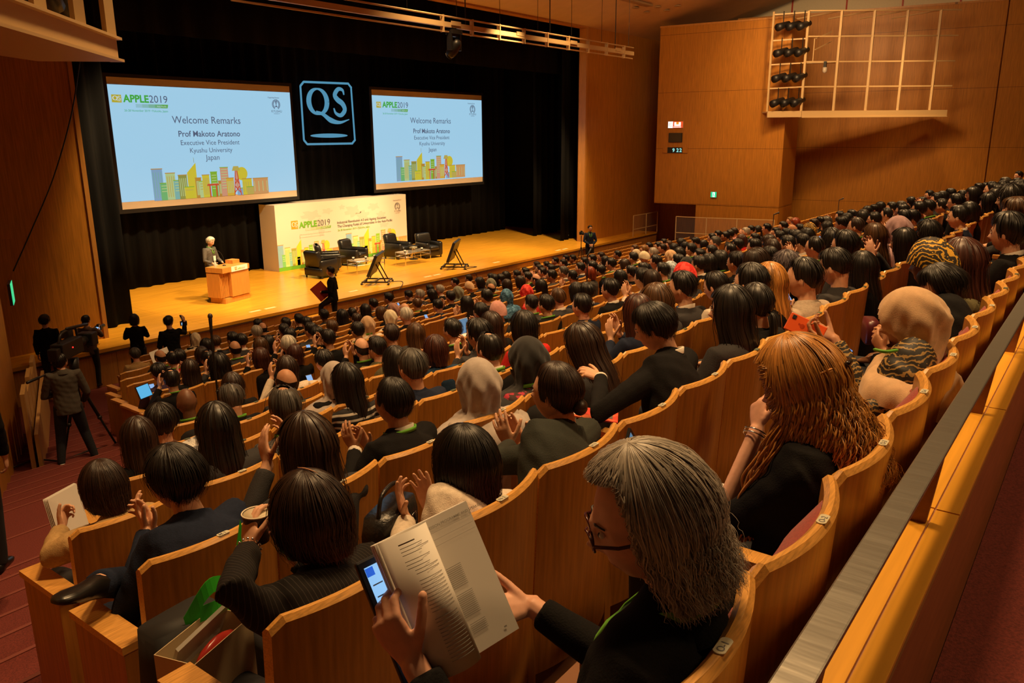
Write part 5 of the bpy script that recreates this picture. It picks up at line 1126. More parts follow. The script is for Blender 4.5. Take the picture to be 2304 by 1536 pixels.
# --- grey haired reader in seat O-1
L = seat_loc('O', 1); hd = LP(L, 1456, 1168, .585)
bk = [at_y(px, py, y) for (px, py), y in zip([(815, 1245), (1020, 1145), (1162, 1390), (1010, 1522)], (1.0, .95, .80, .85))]
bu = nrm(bk[1] - bk[0]); bv = nrm(bk[0] - bk[3]); bn = nrm(np.cross(bu, bv)); bv = np.cross(bn, bu); bw, bh = .205, .262; bc = sum(bk) / 4
wl_ = LP(L, 930, 1490, .875); wr_ = LP(L, 1195, 1362, .93)
J = seated(head=hd, yaw=.62, pitch=-.30, roll=-.05, neck=hd + np.array([.02, -.055, -.155]), chest=(.02, .15, .74), wrL=wl_, elL=np.array([-.27, .20, .66]), hdL=(-.14, .62, .78), hnL=(.9, .05, -.25), cuL=[.75, .8, .85, .9], wrR=wr_, elR=np.array([.24, .19, .66]), hdR=(-.75, .6, .05), hnR=(-.3, -.45, .8), cuR=.45, thumb=.35)
g1 = hero('woman with shoulder-length grey hair and dark red glasses reading a white booklet, nearest the rail', L, J, 3, 'wavy', 'g', 3, M_cloth('k'), 'v', .98, .0042, dict(drop=-.135, thick=.028, flare=.06, front=41, fw=74, side=98, K1=14, K2=14), 2400, sr=.0010, jit=.0022, seat=('O', 1), curl=.0035)
gl = MB(); HRm, hc_ = J['HR'], J['head']
def HP(x, y, z): return hc_ + HRm @ np.array([x, y, z])
for sx in (-1, 1):
    cc = (sx * .033, .105, .006); a = np.linspace(0, 2 * PI, 25)
    gl.tube([HP(cc[0] + .024 * math.cos(t), cc[1] - .004 * abs(math.cos(t)), cc[2] + .016 * math.sin(t)) for t in a], .0022, 6, dome=False)
    gl.tube([HP(sx * .058, .100, .010), HP(sx * .079, .06, .008), HP(sx * .081, .0, .004), HP(sx * .080, -.02, -.01)], [.0032, .0032, .003, .003], 6)
gl.tube([HP(-.010, .107, .010), HP(0, .110, .012), HP(.010, .107, .010)], .0022, 6)
gp = gl.build('glasses', mat('dark_red_frame', (.06, .008, .012), .25), g1, True)
ln = MB()
for sx in (-1, 1): ln.add([HP(sx * .033 + .023 * math.cos(t), .1055, .006 + .015 * math.sin(t)) for t in np.linspace(0, 2 * PI, 21)[:-1]], [tuple(range(20))])
ln.build('lens', mat('lens_glass', (.9, .85, .85), .03, alpha=.18), gp)
# the booklet she holds, one leaf lifted
book = empty('booklet', tuple(bc), label='open white printed booklet held by the grey haired woman, with one leaf turning', cat='booklet')
def B(u, v, w_=0): return bu * (u - .5) * bw + bv * (v - .5) * bh + bn * w_
mb = MB()
for k in range(9): sheet(mb, [B(0 - .010 * math.sin(k * 1.3) * .4, 0, .0115 - k * .0026), B(1, 0, .0115 - k * .0026), B(1, 1, .0115 - k * .0026), B(0 - .010 * math.sin(k * 1.3) * .4, 1, .0115 - k * .0026)], .0022)
mb.build('page_block', M_paper, book)
nu = 14; V = []
for v in (0, 1):
    for i in range(nu): t = i / (nu - 1); V.append(B(.03 + .44 * t, v, .013 + .030 * math.sin(t * PI) ** .8 + .028 * t))
mb = MB(); mb.grid(V, nu, 2); lf = mb.build('lifted_leaf', M_paper, book, True); sdm = lf.modifiers.new('t', 'SOLIDIFY'); sdm.thickness = .0006
mb = MB(); o_ = B(0, 0, .0125); U_ = bu * bw; V_ = bv * bh
def pr(u0, u1, v, h): mb.add([B(u0, v, .0128), B(u1, v, .0128), B(u1, v + h, .0128), B(u0, v + h, .0128)], [(0, 1, 2, 3)])
put_text(mb, 'SESSION PROGRAMME AND SPEAKERS', B(.52, .925, .0128), bu, bv, .0075, 0, .012)
for v in (.895, .845, .80): pr(.50, .98, v, .0016)
for k in range(12): pr(.50, .70, .62 - k * .0135, .0042)
for k in range(13): pr(.52, .71, .42 - k * .0135, .0042)
for k in range(6): pr(.55, .72, .20 - k * .0135, .0042)
pr(.86, .89, .06, .012); mb.build('printed_text', mat('faint_ink', (.34, .32, .30), .7), book)
mb = MB()
def LB(t, v): return B(.03 + .44 * t, v, .0137 + .030 * math.sin(t * PI) ** .8 + .028 * t)
for k in range(34):
    v = .93 - k * .025 - (.02 if k > 3 else 0); a_, b_ = (.25, .55 + .35 * ((k * 7) % 5) / 5) if k < 7 else (.35, .88)
    if k in (9, 20): continue
    ts = np.linspace(a_, b_, 9); mb.grid(np.array([[LB(t, v), LB(t, v + (.009 if k == 0 else .004))] for t in ts]).reshape(-1, 3), 2, 9)
mb.build('leaf_text', mat('faint_ink', (.34, .32, .30), .7), lf)
# tablet under it
tb = empty('tablet_computer', tuple(bc - bn * .035 - bu * .022 - bv * .012), label='black tablet with a blue lit page, held behind the white booklet', cat='tablet')
mb = MB(); mb.obox((0, 0, 0), bu * .112, bv * .125, bn * .006); bevel(mb.build('tablet_case', M_dark, tb), .004)
mb = MB(); mb.obox(bn * .0065, bu * .100, bv * .110, bn * .0004); mb.build('screen', M_scr, tb)
mb = MB()
for k in range(6): mb.obox(bn * .0072 + bu * (-.086) + bv * (.075 - .022 * k), bu * .010, bv * .0012, bn * .0001)
mb.obox(bn * .0072 + bu * (-.092) + bv * .10, bu * .008, bv * .008, bn * .0001, 1); mb.build('screen_text', [M_ink, mat('app_blue', (.0, .05, .3), .5, emit=(.03, .15, .8), es=.7)], tb)
# laptop corner sticking up beyond her head
q = at_y(1412, 1010, 1.02); q2_ = [at_y(1388, 1040, 1.0), at_y(1416, 962, 1.02), at_y(1446, 1016, 1.06)]
la = empty('laptop', tuple(q2_[0]), label='laptop with a bluish screen, mostly hidden behind the grey hair', cat='laptop'); e1_ = nrm(q2_[2] - q2_[1]); e2_ = nrm(np.cross(np.cross(q2_[1] - q2_[0], e1_), e1_)); e2_ = -e2_ if e2_[2] > 0 else e2_; nn_ = nrm(np.cross(e1_, e2_)); c_ = q2_[1] - q2_[0] + e1_ * .15 + e2_ * .10
mb = MB(); mb.obox(c_, e1_ * .15, e2_ * .10, nn_ * .004); mb.build('lid', M_dark, la)
sg_ = 1 if nn_ @ (np.array([0, 0, HC]) - q2_[0]) > 0 else -1
mb = MB(); mb.obox(c_ + nn_ * .0045 * sg_, e1_ * .14, e2_ * .09, nn_ * .0004); mb.build('screen', mat('dim_display', (.02, .03, .04), .3, emit=(.16, .36, .55), es=.55), la)
mb = MB(); mb.obox(c_ + e2_ * .105 - np.array([0, .10, .01]), e1_ * .15, np.array([0, .10, 0]), np.array([0, 0, .008])); mb.build('keyboard_base', M_dark, la)

# --- curly copper haired woman in O-3
L = seat_loc('O', 3); hd = LP(L, 1800, 868, .66); wl_ = LP(L, 1704, 965, .80); 
J = seated(head=hd, yaw=.22, pitch=-.38, roll=.05, neck=hd + np.array([0, -.075, -.145]), chest=(-.02, .19, .73), pelvis=(-.02, .20, .47), wrL=wl_, elL=np.array([-.12, .42, .63]), slvL=.35, hdL=nrm(LP(L, 1708, 855, .84) - wl_), hnL=(.55, -.2, .1), cuL=[.75, .85, .9, .95], wrR=(.10, .44, .585), elR=np.array([.22, .24, .66]))
r1 = hero('woman with long curly copper hair pinned back, hand raised to her face, silver bracelet', L, J, 3, 'curly', 'c', 1, M_cloth('k'), '', .98, .0045, dict(drop=-.31, thick=.034, flare=.13, fw=56, front=50, K1=18, K2=40), 1900, sr=.0021, jit=.0015, seat=('O', 3), curl=.014)
h_ = [o for o in r1.children if o.name.startswith('hair')][0]
mb = MB()
for k in range(9): mb.tube(spline([(-.075 + rng.normal(0, .004), .055, .035 + rng.normal(0, .008)), (-.11, .0, .03 + rng.normal(0, .008)), (-.08, -.10, .035 + rng.normal(0, .008)), (.0, -.132, .035 + rng.normal(0, .006))], 14), .0032, 5); mb.S[-1][:] = rng.uniform(0, 6)
for k in range(75):
    a0 = rng.uniform(0, 6); P = spline([(-.085, .03, -.03), (-.115 + rng.normal(0, .014), .12 + rng.normal(0, .015), -.14), (-.125 + rng.normal(0, .02), .20 + rng.normal(0, .022), -.25), (-.13 + rng.normal(0, .022), .27 + rng.normal(0, .024), -.37)], 22)
    P = P + .010 * np.stack([np.sin(np.linspace(0, 16, 22) + a0), np.cos(np.linspace(0, 16, 22) + a0), 0 * P[:, 0]], 1); mb.tube(P, .0032, 4); mb.S[-1][:] = rng.uniform(0, 6)
mb.build('loose_curl', M_hair('c'), h_, True)
MB().tube(spline([(-.03, -.145, .036), (.01, -.15, .034), (.05, -.135, .036)], 8), .008, 8).build('hair_clip', mat('dark_clip', (.02, .01, .008), .3), h_, True)
d_ = nrm(wl_ - J['elL']); mb = MB(); u_ = nrm(np.cross(d_, (0, 0, 1))); v_ = np.cross(d_, u_)
for k in range(2): mb.tube([wl_ - d_ * (.012 + .012 * k) + .036 * (math.cos(t) * u_ + math.sin(t) * v_) for t in np.linspace(0, 2 * PI, 25)], .0026, 6, dome=False)
mb.build('bracelet', M_chrome, r1, True)
pg = [at_y(1600, 1085, 1.02), at_y(1648, 1096, 1.05), at_y(1645, 1120, .98), at_y(1618, 1122, .95)]
c_ = sum(pg) / 4; mb = MB(); sheet(mb, [(p - c_) * 1.15 for p in pg], .004); tag(mb.build('paper_sheet', M_paper, loc=tuple(c_)), 'white printed sheet on the lap of the curly copper haired woman', 'paper')

# --- beige scarf, batik blouse, in O-5
L = seat_loc('O', 5); hd = LP(L, 2045, 722, .605); ph = at_y(1812, 738, 1.02); wl_ = ph - L + np.array([-.02, -.10, -.06]); wr_ = ph - L + np.array([.09, -.10, -.05])
J = seated(head=hd, yaw=.30, pitch=-.30, neck=hd + np.array([0, -.05, -.15]), wrL=wl_, elL=np.array([-.26, .30, .68]), hdL=(.1, .8, .5), hnL=(.5, -.3, .7), cuL=.7, wrR=wr_, elR=np.array([.20, .32, .68]), hdR=(-.3, .85, .5), hnR=(-.5, -.3, .7), cuR=.7)
b1 = hero('woman in a beige headscarf and black and gold patterned blouse holding an orange phone', L, J, 1, 'none', 'k', 0, mat('batik_cloth', (.014, .011, .008), .6, tex='batik', col2=(.36, .22, .06)), '', 1.0, .005, seat=('O', 5))
h_ = link('head_scarf', hijab_mesh(2, .36, .022, J['HR'], (-.055, .0, .0), 1.06).mesh('head_scarf', [M_scarf('B')], True), b1); M4 = Matrix.Identity(4); M4.translation = Vector(J['head']); h_.matrix_local = M4
MB().tube(spline([LP(L, 1968, 786, .50), LP(L, 1992, 791, .47), LP(L, 2018, 788, .45)], 8), .005, 6).build('lanyard', M_green, b1, True)
def phone(c, n, up, label, m_back, m_scr=None, sz=(.075, .155), grp=None):
    n = nrm(n); up = nrm(np.asarray(up) - n * (np.asarray(up) @ n)); x_ = np.cross(up, n); o = empty('smartphone', tuple(c), label=label, cat='phone', group=grp)
    mb = MB(); mb.obox((0, 0, 0), x_ * sz[0] / 2, up * sz[1] / 2, n * .004); bevel(mb.build('phone_case', m_back, o), .004)
    if m_scr is not None: mb = MB(); mb.obox(-n * .0043, x_ * sz[0] * .45, up * sz[1] * .45, n * .0003); mb.build('screen', m_scr, o)
    return o, x_, up, n
M_orange = mat('orange_case', (.75, .10, .012), .4)
cv = nrm(np.array([0, 0, HC]) - ph); o, x_, u_, n_ = phone(ph, cv + np.array([.2, 0, .2]), (-.62, .5, .55), 'bright orange phone held up by the woman in the beige scarf', M_orange, M_scr, (.085, .165))
mb = MB(); mb.obox(n_ * .005 + u_ * .062 + x_ * .026, x_ * .008, u_ * .008, n_ * .002); mb.build('camera_lens', M_dark, o)
mb = MB(); mb.disc(n_ * .0044 + u_ * .015, .011, 14, axis=tuple(n_)); mb.disc(n_ * .0044 + u_ * .03 + x_ * .004, .005, 8, axis=tuple(n_)); mb.build('back_emblem', mat('case_emblem', (.45, .05, .01), .3), o)
# neighbour in O-6, bent over another phone
L = seat_loc('O', 7); hd = LP(L, 2118, 652, .66); p6_ = at_y(1893, 778, 1.12)
J = seated(head=hd, yaw=.45, pitch=-.42, roll=.1, neck=hd + np.array([.01, -.07, -.145]), arms='phone', wrL=np.array([-.20, .42, .74]), wrR=np.array([-.02, .44, .74]), elL=np.array([-.26, .30, .67]))
hero('man with thick black hair bent toward the beige scarf in a black jacket', L, J, 1, 'tous', 'k', 2, M_cloth('k'), '', 1.05, .0055, seat=('O', 7), nstr=500, hair_kw=dict(thick=.022))
phone(p6_, (0, -.55, .8), (-.3, .8, .5), 'phone with a blue lit screen held low beside the beige scarf', M_dark, M_dark)[0]
mb = MB(); mb.obox((0, 0, 0), np.array([.03, 0, 0]), nrm(np.array([-.1, .8, .55])) * .062, nrm(np.cross([1, 0, 0], [-.1, .8, .55])) * .0005); mb.build('screen', mat('phone_blue', (.02, .03, .05), .3, emit=(.22, .42, .95), es=.8), bpy.data.objects['smartphone.001'], loc=(0, -.004, .006))

# --- row N
L = seat_loc('N', 1); hd = LP(L, 697, 1165, 1.70); cp = at_y(577, 1152, 1.94)
wl_ = LP(L, 560, 1235, 1.90); wr_ = LP(L, 655, 1250, 1.88)
J = seated(head=hd, yaw=.1, pitch=-.12, neck=hd + np.array([0, -.04, -.15]), wrL=wl_, elL=LP(L, 525, 1330, 1.66), hdL=nrm(LP(L, 562, 1165, 1.95) - wl_), hnL=(.85, .2, .1), cuL=[.5, .55, .6, .65], wrR=wr_, elR=np.array([.22, .30, .68]), hdR=nrm(LP(L, 590, 1180, 1.97) - wr_), hnR=(-.6, .5, .35), cuR=[.35, .4, .45, .5])
w1 = hero('woman with a dark brown bob in a pinstripe jacket holding an open paper cup', L, J, 0, 'bob', 'd', 1, M_pin, '', .98, .0045, dict(drop=-.10, thick=.024, front=60), 900, sr=.0012, jit=.0025, seat=('N', 1))
h_ = [o for o in w1.children if o.name.startswith('hair')][0]; MB().tube(spline([(.004, .02, .148), (.0, -.02, .149), (.006, -.055, .138)], 8), [.0008, .0013, .0019, .0022, .0022, .0019, .0012, .0006], 6).build('parting', SKIN[1], h_, True)
mb = MB()
for k in range(16): a = 2 * PI * k / 16; d_ = nrm(wl_ - J['elL']); u_ = nrm(np.cross(d_, (0, 0, 1))); v_ = np.cross(d_, u_); mb.ball(wl_ - d_ * .008 + .034 * (math.cos(a) * u_ + math.sin(a) * v_), .0052, 0, 6, 5)
mb.build('bracelet', M_chrome, w1, True)
c1 = empty('paper_cup', tuple(cp - np.array([0, 0, .05])), label='open paper coffee cup held up by the woman in the pinstripe jacket', cat='cup')
MB().lathe([(0, -.045), (.030, -.045), (.043, .047), (.0425, .05), (.0395, .048), (.027, -.038), (0, -.038)], n=28).build('cup_body', [mat('cup_dark', (.02, .016, .012), .5)], c1, True)
MB().lathe([(.0395, .0475), (.0275, -.036), (0, -.036)], n=28).build('cup_lining', mat('cup_paper', (.72, .62, .42), .6), c1, True); MB().tube([(.0432 * math.cos(t), .0432 * math.sin(t), .049) for t in np.linspace(0, 2 * PI, 33)], .0024, 6, dome=False).build('rim', mat('cup_rim', (.8, .72, .55), .5), c1, True)
L = seat_loc('N', 2); hd = LP(L, 1045, 1045, 1.66)
J = seated(head=hd, yaw=.0, pitch=-.06, neck=hd + np.array([0, -.04, -.15]), wrL=LP(L, 913, 1165, 1.92), elL=LP(L, 905, 1230, 1.80), hdL=(-.06, .25, .95), hnL=(.55, -.75, .1), cuL=[.15, .25, .4, .5], wrR=LP(L, 968, 1150, 1.86), elR=np.array([.20, .30, .68]), hdR=(-.02, .3, .95), hnR=(-.9, -.3, 0), cuR=.15, thumb=.8)
hero('woman with a glossy black bob and cream top clapping, seat N-2', L, J, 0, 'bob', 'k', 2, M_cloth('w'), '', .95, .0045, dict(drop=-.13, thick=.026, front=60, flare=.03), 900, sr=.0012, jit=.002, seat=('N', 2))
L = seat_loc('N', 3); hd = LP(L, 1250, 885, 1.70); ht = LP(L, 1150, 990, 1.98)
J = seated(head=hd, yaw=.12, pitch=-.05, neck=hd + np.array([0, -.04, -.15]), wrL=ht + np.array([-.035, -.02, -.01]), elL=LP(L, 1120, 1040, 1.8), hdL=(-.12, .4, .9), hnL=(.9, .25, 0), cuL=.2, wrR=ht + np.array([.035, -.03, -.02]), elR=np.array([.22, .32, .70]), hdR=(-.25, .4, .88), hnR=(-.9, -.3, 0), cuR=.15)
hero('woman with dark brown hair tied low, in a dark green jacket, clapping, seat N-3', L, J, 0, 'bun', 'd', 3, mat('cloth_forest', (.018, .022, .015), .85, bump=.2, bscale=200), '', 1.0, .0045, dict(thick=.015, back=126), 900, sr=.0012, jit=.002, seat=('N', 3))
L = seat_loc('N', 5); hd = LP(L, 1472, 738, 1.80); wl_ = LP(L, 1352, 850, 2.12)
J = seated(head=hd, yaw=.28, pitch=-.42, neck=hd + np.array([.02, -.085, -.14]), chest=(.0, .20, .75), wrL=wl_, elL=LP(L, 1345, 930, 1.80), hdL=(-.35, .85, .35), hnL=(.4, .15, -.9), cuL=[.5, .6, .7, .8])
hero('man with short black hair in a dark suit looking down, left hand lifted', L, J, 0, 'tous', 'k', 4, M_cloth('k'), 'cf', 1.08, .0045, dict(thick=.019), 800, sr=.0012, jit=.004, seat=('N', 5))
mz = at_y(1335, 930, 2.2); mb = MB(); mb.box(-.10, .10, -.14, .14, -.008, .0); tag(mb.build('magazine', mat('magazine_cover', (.6, .05, .03), .5, tex='blotch', col2=(.75, .16, .06), vscale=9), loc=tuple(mz), rot=(.12, .05, .5)), 'red printed magazine on the armrest beside the woman with tied hair', 'magazine')
mm = bpy.data.objects['magazine']; mb = MB(); mb.box(-.05, .06, -.11, -.03, .0005, .0012, 1)
for k in range(4): mb.box(-.07 + .035 * k, -.045 + .035 * k, .08, .11, .0005, .0012, 0)
mb.disc((.0, -.07, .002), .022, 16, 0, axis=(0, 0, 1)); mb.build('cover_print', [M_paper, mat('cover_grey', (.12, .1, .09), .6)], mm)
# --- row M, L, K
L = seat_loc('M', 1); hd = LP(L, 392, 1082, 2.74); sh_ = LP(L, 78, 1305, 2.66); an_ = LP(L, 222, 1312, 2.74)
J = seated(head=hd, yaw=.3, pitch=-.15, neck=hd + np.array([.03, -.05, -.15]), wrL=LP(L, 330, 1190, 3.02), elL=np.array([-.25, .28, .66]), hdL=(-.05, .5, .85), hnL=(.8, -.3, .2), cuL=.3, wrR=LP(L, 345, 1195, 3.0), elR=np.array([.26, .30, .66]), hdR=(-.1, .5, .85), hnR=(-.8, -.2, .2), cuR=.3)
J['knR'] = np.array([-.02, .60, .60]); J['anR'] = an_; J['toeR'] = an_ + nrm(sh_ - an_) * .20 + np.array([0, 0, -.03]); J['freefoot'] = True; J['toeL'] = J['anL'] + np.array([-.02, .15, -.055])
nv_ = hero('man with thick black hair in a navy suit, legs crossed toward the aisle, seat M-1', L, J, 0, 'tous', 'k', 5, M_cloth('n'), '', 1.05, .0045, dict(thick=.030, back=134, side=104), 800, sr=.0012, jit=.004, shoes=True, seat=('M', 1), trou=M_cloth('n'))
L = seat_loc('L', 1); hd = LP(L, 233, 1095, 3.70); pp_ = at_y(170, 1165, 4.02)
J = seated(head=hd, yaw=.1, pitch=-.15, neck=hd + np.array([.01, -.04, -.15]), wrL=LP(L, 138, 1190, 3.92), elL=LP(L, 118, 1250, 3.70), hdL=(.5, .6, .6), hnL=(.6, -.6, .2), cuL=.9, wrR=np.array([.10, .44, .70]), elR=np.array([.24, .28, .66]))
hero('woman with a dark brown bob in a tan coat holding papers at the aisle end', L, J, 0, 'bob', 'd', 6, M_cloth('t'), '', .98, .005, dict(drop=-.115, thick=.02, front=62), 800, sr=.0012, jit=.002, seat=('L', 1), sleeve=1.15, shoes=True)
mb = MB(); 
for k in range(4): sheet(mb, [(-.09 - .004 * k, 0 + .006 * k, -.13), (.10, .04 + .006 * k, -.13), (.10, .10 + .006 * k, .13), (-.09 - .004 * k, .06 + .006 * k, .13)], .002)
pr_ = mb.build('paper_stack', M_paper, loc=tuple(pp_), rot=(0, 0, .2)); tag(pr_, 'stapled white papers held by the woman in the tan coat', 'paper')
mb = MB()
for k in range(12): z = .10 - .018 * k; y = .03 + (z + .13) * .23 - .003; mb.add([(-.06, y - .008, z), (.08 - .02 * (k % 3), y + .022, z), (.08 - .02 * (k % 3), y + .024, z + .006), (-.06, y - .006, z + .006)], [(0, 1, 2, 3)])
mb.build('printed_text', M_ink, pr_)
L = seat_loc('M', 3); hd = LP(L, 884, 905, 2.70); ht = LP(L, 808, 1000, 3.0)
J = seated(head=hd, yaw=.03, pitch=-.05, neck=hd + np.array([0, -.04, -.15]), wrL=ht + np.array([-.03, 0, -.02]), elL=np.array([-.24, .30, .70]), hdL=(-.2, .4, .9), hnL=(.9, .2, 0), cuL=.25, wrR=ht + np.array([.045, -.02, -.03]), elR=np.array([.20, .30, .70]), hdR=(-.25, .35, .9), hnR=(-.9, -.1, .1), cuR=.3)
hero('man with short thinning black hair and a green lanyard clapping, seat M-3', L, J, 1, 'crop', 'k', 1, M_cloth('k'), 'vcf', 1.05, .0045, dict(thick=.010, back=122), 600, sr=.0010, jit=.003, seat=('M', 3))

# ---------------------------------------------------------------- the crowd: head position in the photo, hair, clothes, pose
# columns: x y style hair cloth flags   (flags: C clapping, P phone, v lanyard, c collar, 2/3 darker skin, D looking down)
CROWD = '''
690 1005 long d k C|640 918 thin s H v2|489 962 long k k -|312 985 long d k -|362 952 tous k b -|420 905 none k k v3|520 898 thin s k vP|524 868 bob d k -|386 855 thin k k vC|358 840 short k v P
361 804 bald k k v2|389 808 thin k k v|403 806 short k r -|428 832 long d k C|304 798 short s t -|493 822 wavy k k C|467 808 thin k g 2|454 798 bob d k -|440 762 hijab C k -|465 779 bob k k -
485 770 short b k -|523 764 short k k -|543 768 short k k -|529 785 bald k k v2|580 731 short k k 2|591 739 bald k k 2|577 748 short g w v|604 773 bob k k -|643 729 short k k -|639 744 short k k C
651 757 short k k -|586 779 bob b k -|587 806 bob a k C|648 777 short w k C|664 797 bob a k C|645 862 bald k S v2|646 830 bob d w C|672 720 short k k C|689 728 short k k -|729 710 short k k 3
698 744 short k k -|714 754 short k k P|738 763 short k k C|747 738 short b k C|770 712 wavy k k -|792 706 thin k k 2|802 720 bun d k -|822 698 long k k C|839 685 short k k -|804 745 short k k v
784 752 bun d w -|827 730 hijab B w v|814 784 bald k k vC|729 815 short k w P|752 850 hijab G k -|780 858 long k Z -|847 785 short k o C|873 672 short k k -|885 696 hijab M k -|857 704 bob b k -
911 697 none k k -|919 665 short k k P|944 664 short g k -|966 652 short k k -|989 653 short g k -|972 663 bob k k P|938 684 thin b k v|985 688 thin k n P|1013 669 short k k C|1050 684 long k k C
1023 636 short k k c|1054 628 short d k v|1079 636 bob k k -|1030 657 hijab O k -|1056 646 cap B k -|913 711 short w k -|878 714 hijab W k -|847 735 short k k -|870 730 bob k k C|880 754 short d g -
935 752 long b k -|890 815 long k k -|927 830 short s n -|980 788 bob a u C|1017 745 short k k v|1081 704 short k k -|1094 669 short k k C|1075 754 tous k k C|1100 787 thin k k v|1075 862 hijab G G -
1104 626 short k k C|1112 628 bob k k -|1104 638 hijab O k -|1105 650 bald k k v2|1126 628 short k k 2|1138 622 bob k k -|1140 642 bob d k -|1162 619 short k k 2|1181 613 short k k -|1187 624 short k k v
1170 634 bob d k -|1207 598 short d k -|1213 606 short k k -|1220 613 bun k k C|1229 598 short k k -|1239 606 short k k -|1249 588 short k k -|1267 594 short k k -|1273 583 short k k c|1288 583 short k k 2
1240 622 short k g 2|1267 613 short s k c|1287 622 bun k k C|1305 604 short k n c|1206 629 bald k k -|1217 645 long k g -|1184 656 hijab R k -|1139 666 hijab U U -|1098 668 short k k c|1195 684 short k g v
1228 687 short k k v|1254 671 crop b k -|1297 657 bob k n -|1319 659 short k n -|1308 690 short k n -|1372 653 short k k -|1121 702 cap P k -|1105 732 long d k C|1154 718 curly k g -|1179 737 bob k r -
1187 808 hijab K K v|1312 778 long d k CP|1327 615 bob r g -|1332 602 short k k -|1314 590 short k k -|1332 584 short k k -|1352 578 short d k C|1361 587 long k k -|1374 595 short k g vC|1389 574 short k k 2
1405 597 bob d k C|1424 581 short k k v|1431 571 hijab C k -|1450 580 cap C n -|1428 561 short b k -|1448 563 short x k C|1469 570 short g n -|1490 560 short d k -|1508 577 hijab B k -|1505 552 short b k -
1493 547 short k k -|1516 560 bob k k -|1528 572 bob k k v|1532 549 curly k k -|1541 556 bob k w C|1554 562 short k k v|1565 546 short k k P|1582 552 bob k k -|1545 596 hijab K k -|1573 576 short k g C
1600 567 short k k -|1593 592 bob k k v|1619 587 bob k k v|1508 607 hijab T k -|1490 611 short k k v|1571 597 short k k c|1541 622 cap R k -|1447 609 short k k C|1445 628 short k w C|1465 632 long d w -
1643 563 crop k k 2|1659 553 short k n 2|1608 547 short s k -|1601 536 short k k -|1631 533 short k k 2|1615 530 short k k -|1651 523 short d p -|1677 523 short g k v|1668 541 bob a r -|1655 592 short k k -
1693 593 bob d k -|1677 635 short k k -|1610 646 bun k w P|1534 650 short k k c|1476 680 bob b k -|1434 704 long a n C|1643 700 long k k -|1699 686 pony k k -|1688 641 short k k -|1730 637 long c k -
1806 628 short k e -|1768 600 curly m k -|1877 603 short k k PD|1938 605 long k k -|1702 590 bob d k -|1729 579 short k k 2|1832 558 crop k p vC|1899 556 short k k -|1869 543 wavy k k -|1966 534 long b k -
2032 548 long k k C|2088 528 wavy k k -|2155 490 short k n c|1770 552 short k k -|1803 548 short k w c|1787 539 short k k -|1729 547 bob d k -|1745 525 short k k -|1696 556 short k k -|1620 584 short k k C
2098 598 cap Y k 3|2160 595 long a o -|1761 511 short k g vC|1777 498 short x k -|1789 502 bob r k -|1782 518 none k k 2|1799 518 short k k -|1820 516 hijab Y k -|1859 500 bob s k C|1860 513 bob k k -
1889 487 short k k C|1894 505 short k n cP|1925 511 crop d k v|1939 490 bob k k C|1966 495 short k k C|2019 515 hijab V k -|2032 493 short k k C|2050 493 short k u -|1689 518 short k k C|1705 518 long k k -
1697 539 short k k -|1752 534 short k k -|1768 529 short k k -|1735 560 bob d k -|1642 528 short k k 2|1814 533 bob k k -|2291 396 short k k -|2260 416 short s k -|2288 419 short k k -|2256 426 short k k 2
2277 427 bob k k -|2230 427 short k k v|2217 424 short k k -|2201 426 short k k -|2189 441 long k k -|2164 444 short k k -|2137 439 short k k -|2119 447 short k k 2|2107 451 short k k C|2074 457 bob k k C
2049 456 long k k -|2088 468 short k k v|2117 465 short k k C|2180 478 bob k k -|2223 457 wavy k p C|2272 451 wavy k k -|2066 473 short k u 2|2026 468 short s k -|2029 478 short k k 2|2046 481 short k k 2
1994 483 pony k w C|1965 473 short k k -|1951 476 bob k k C|1941 485 short d k C|1965 495 short k b -|2284 486 tous b k -|2266 526 tous k k cC|2297 460 none k k -|2295 436 short k k -|2243 434 short k k -
2150 458 short k k -|2005 470 short k k -|1980 466 bob k k -|2090 441 short k k -|2240 444 bob k k -|1915 486 short k k -|1905 494 bob k k -|1845 500 short k k 2|1830 506 short d k -|1725 515 short k k -
1660 545 short k k -|1585 540 short k k -|1570 560 bob k k -|1525 590 short k k -|1475 590 short k k -|1420 615 short k k C|1395 625 bob k k -|1350 610 short k k v|1480 555 short k k -|1460 556 short k k -
'''
placed = []; nperson = 0
def hash_(a, b): return (math.sin(a * 12.9898 + b * 78.233) * 43758.5453) % 1.0
PODIUM = np.array([12.4, 19.2])
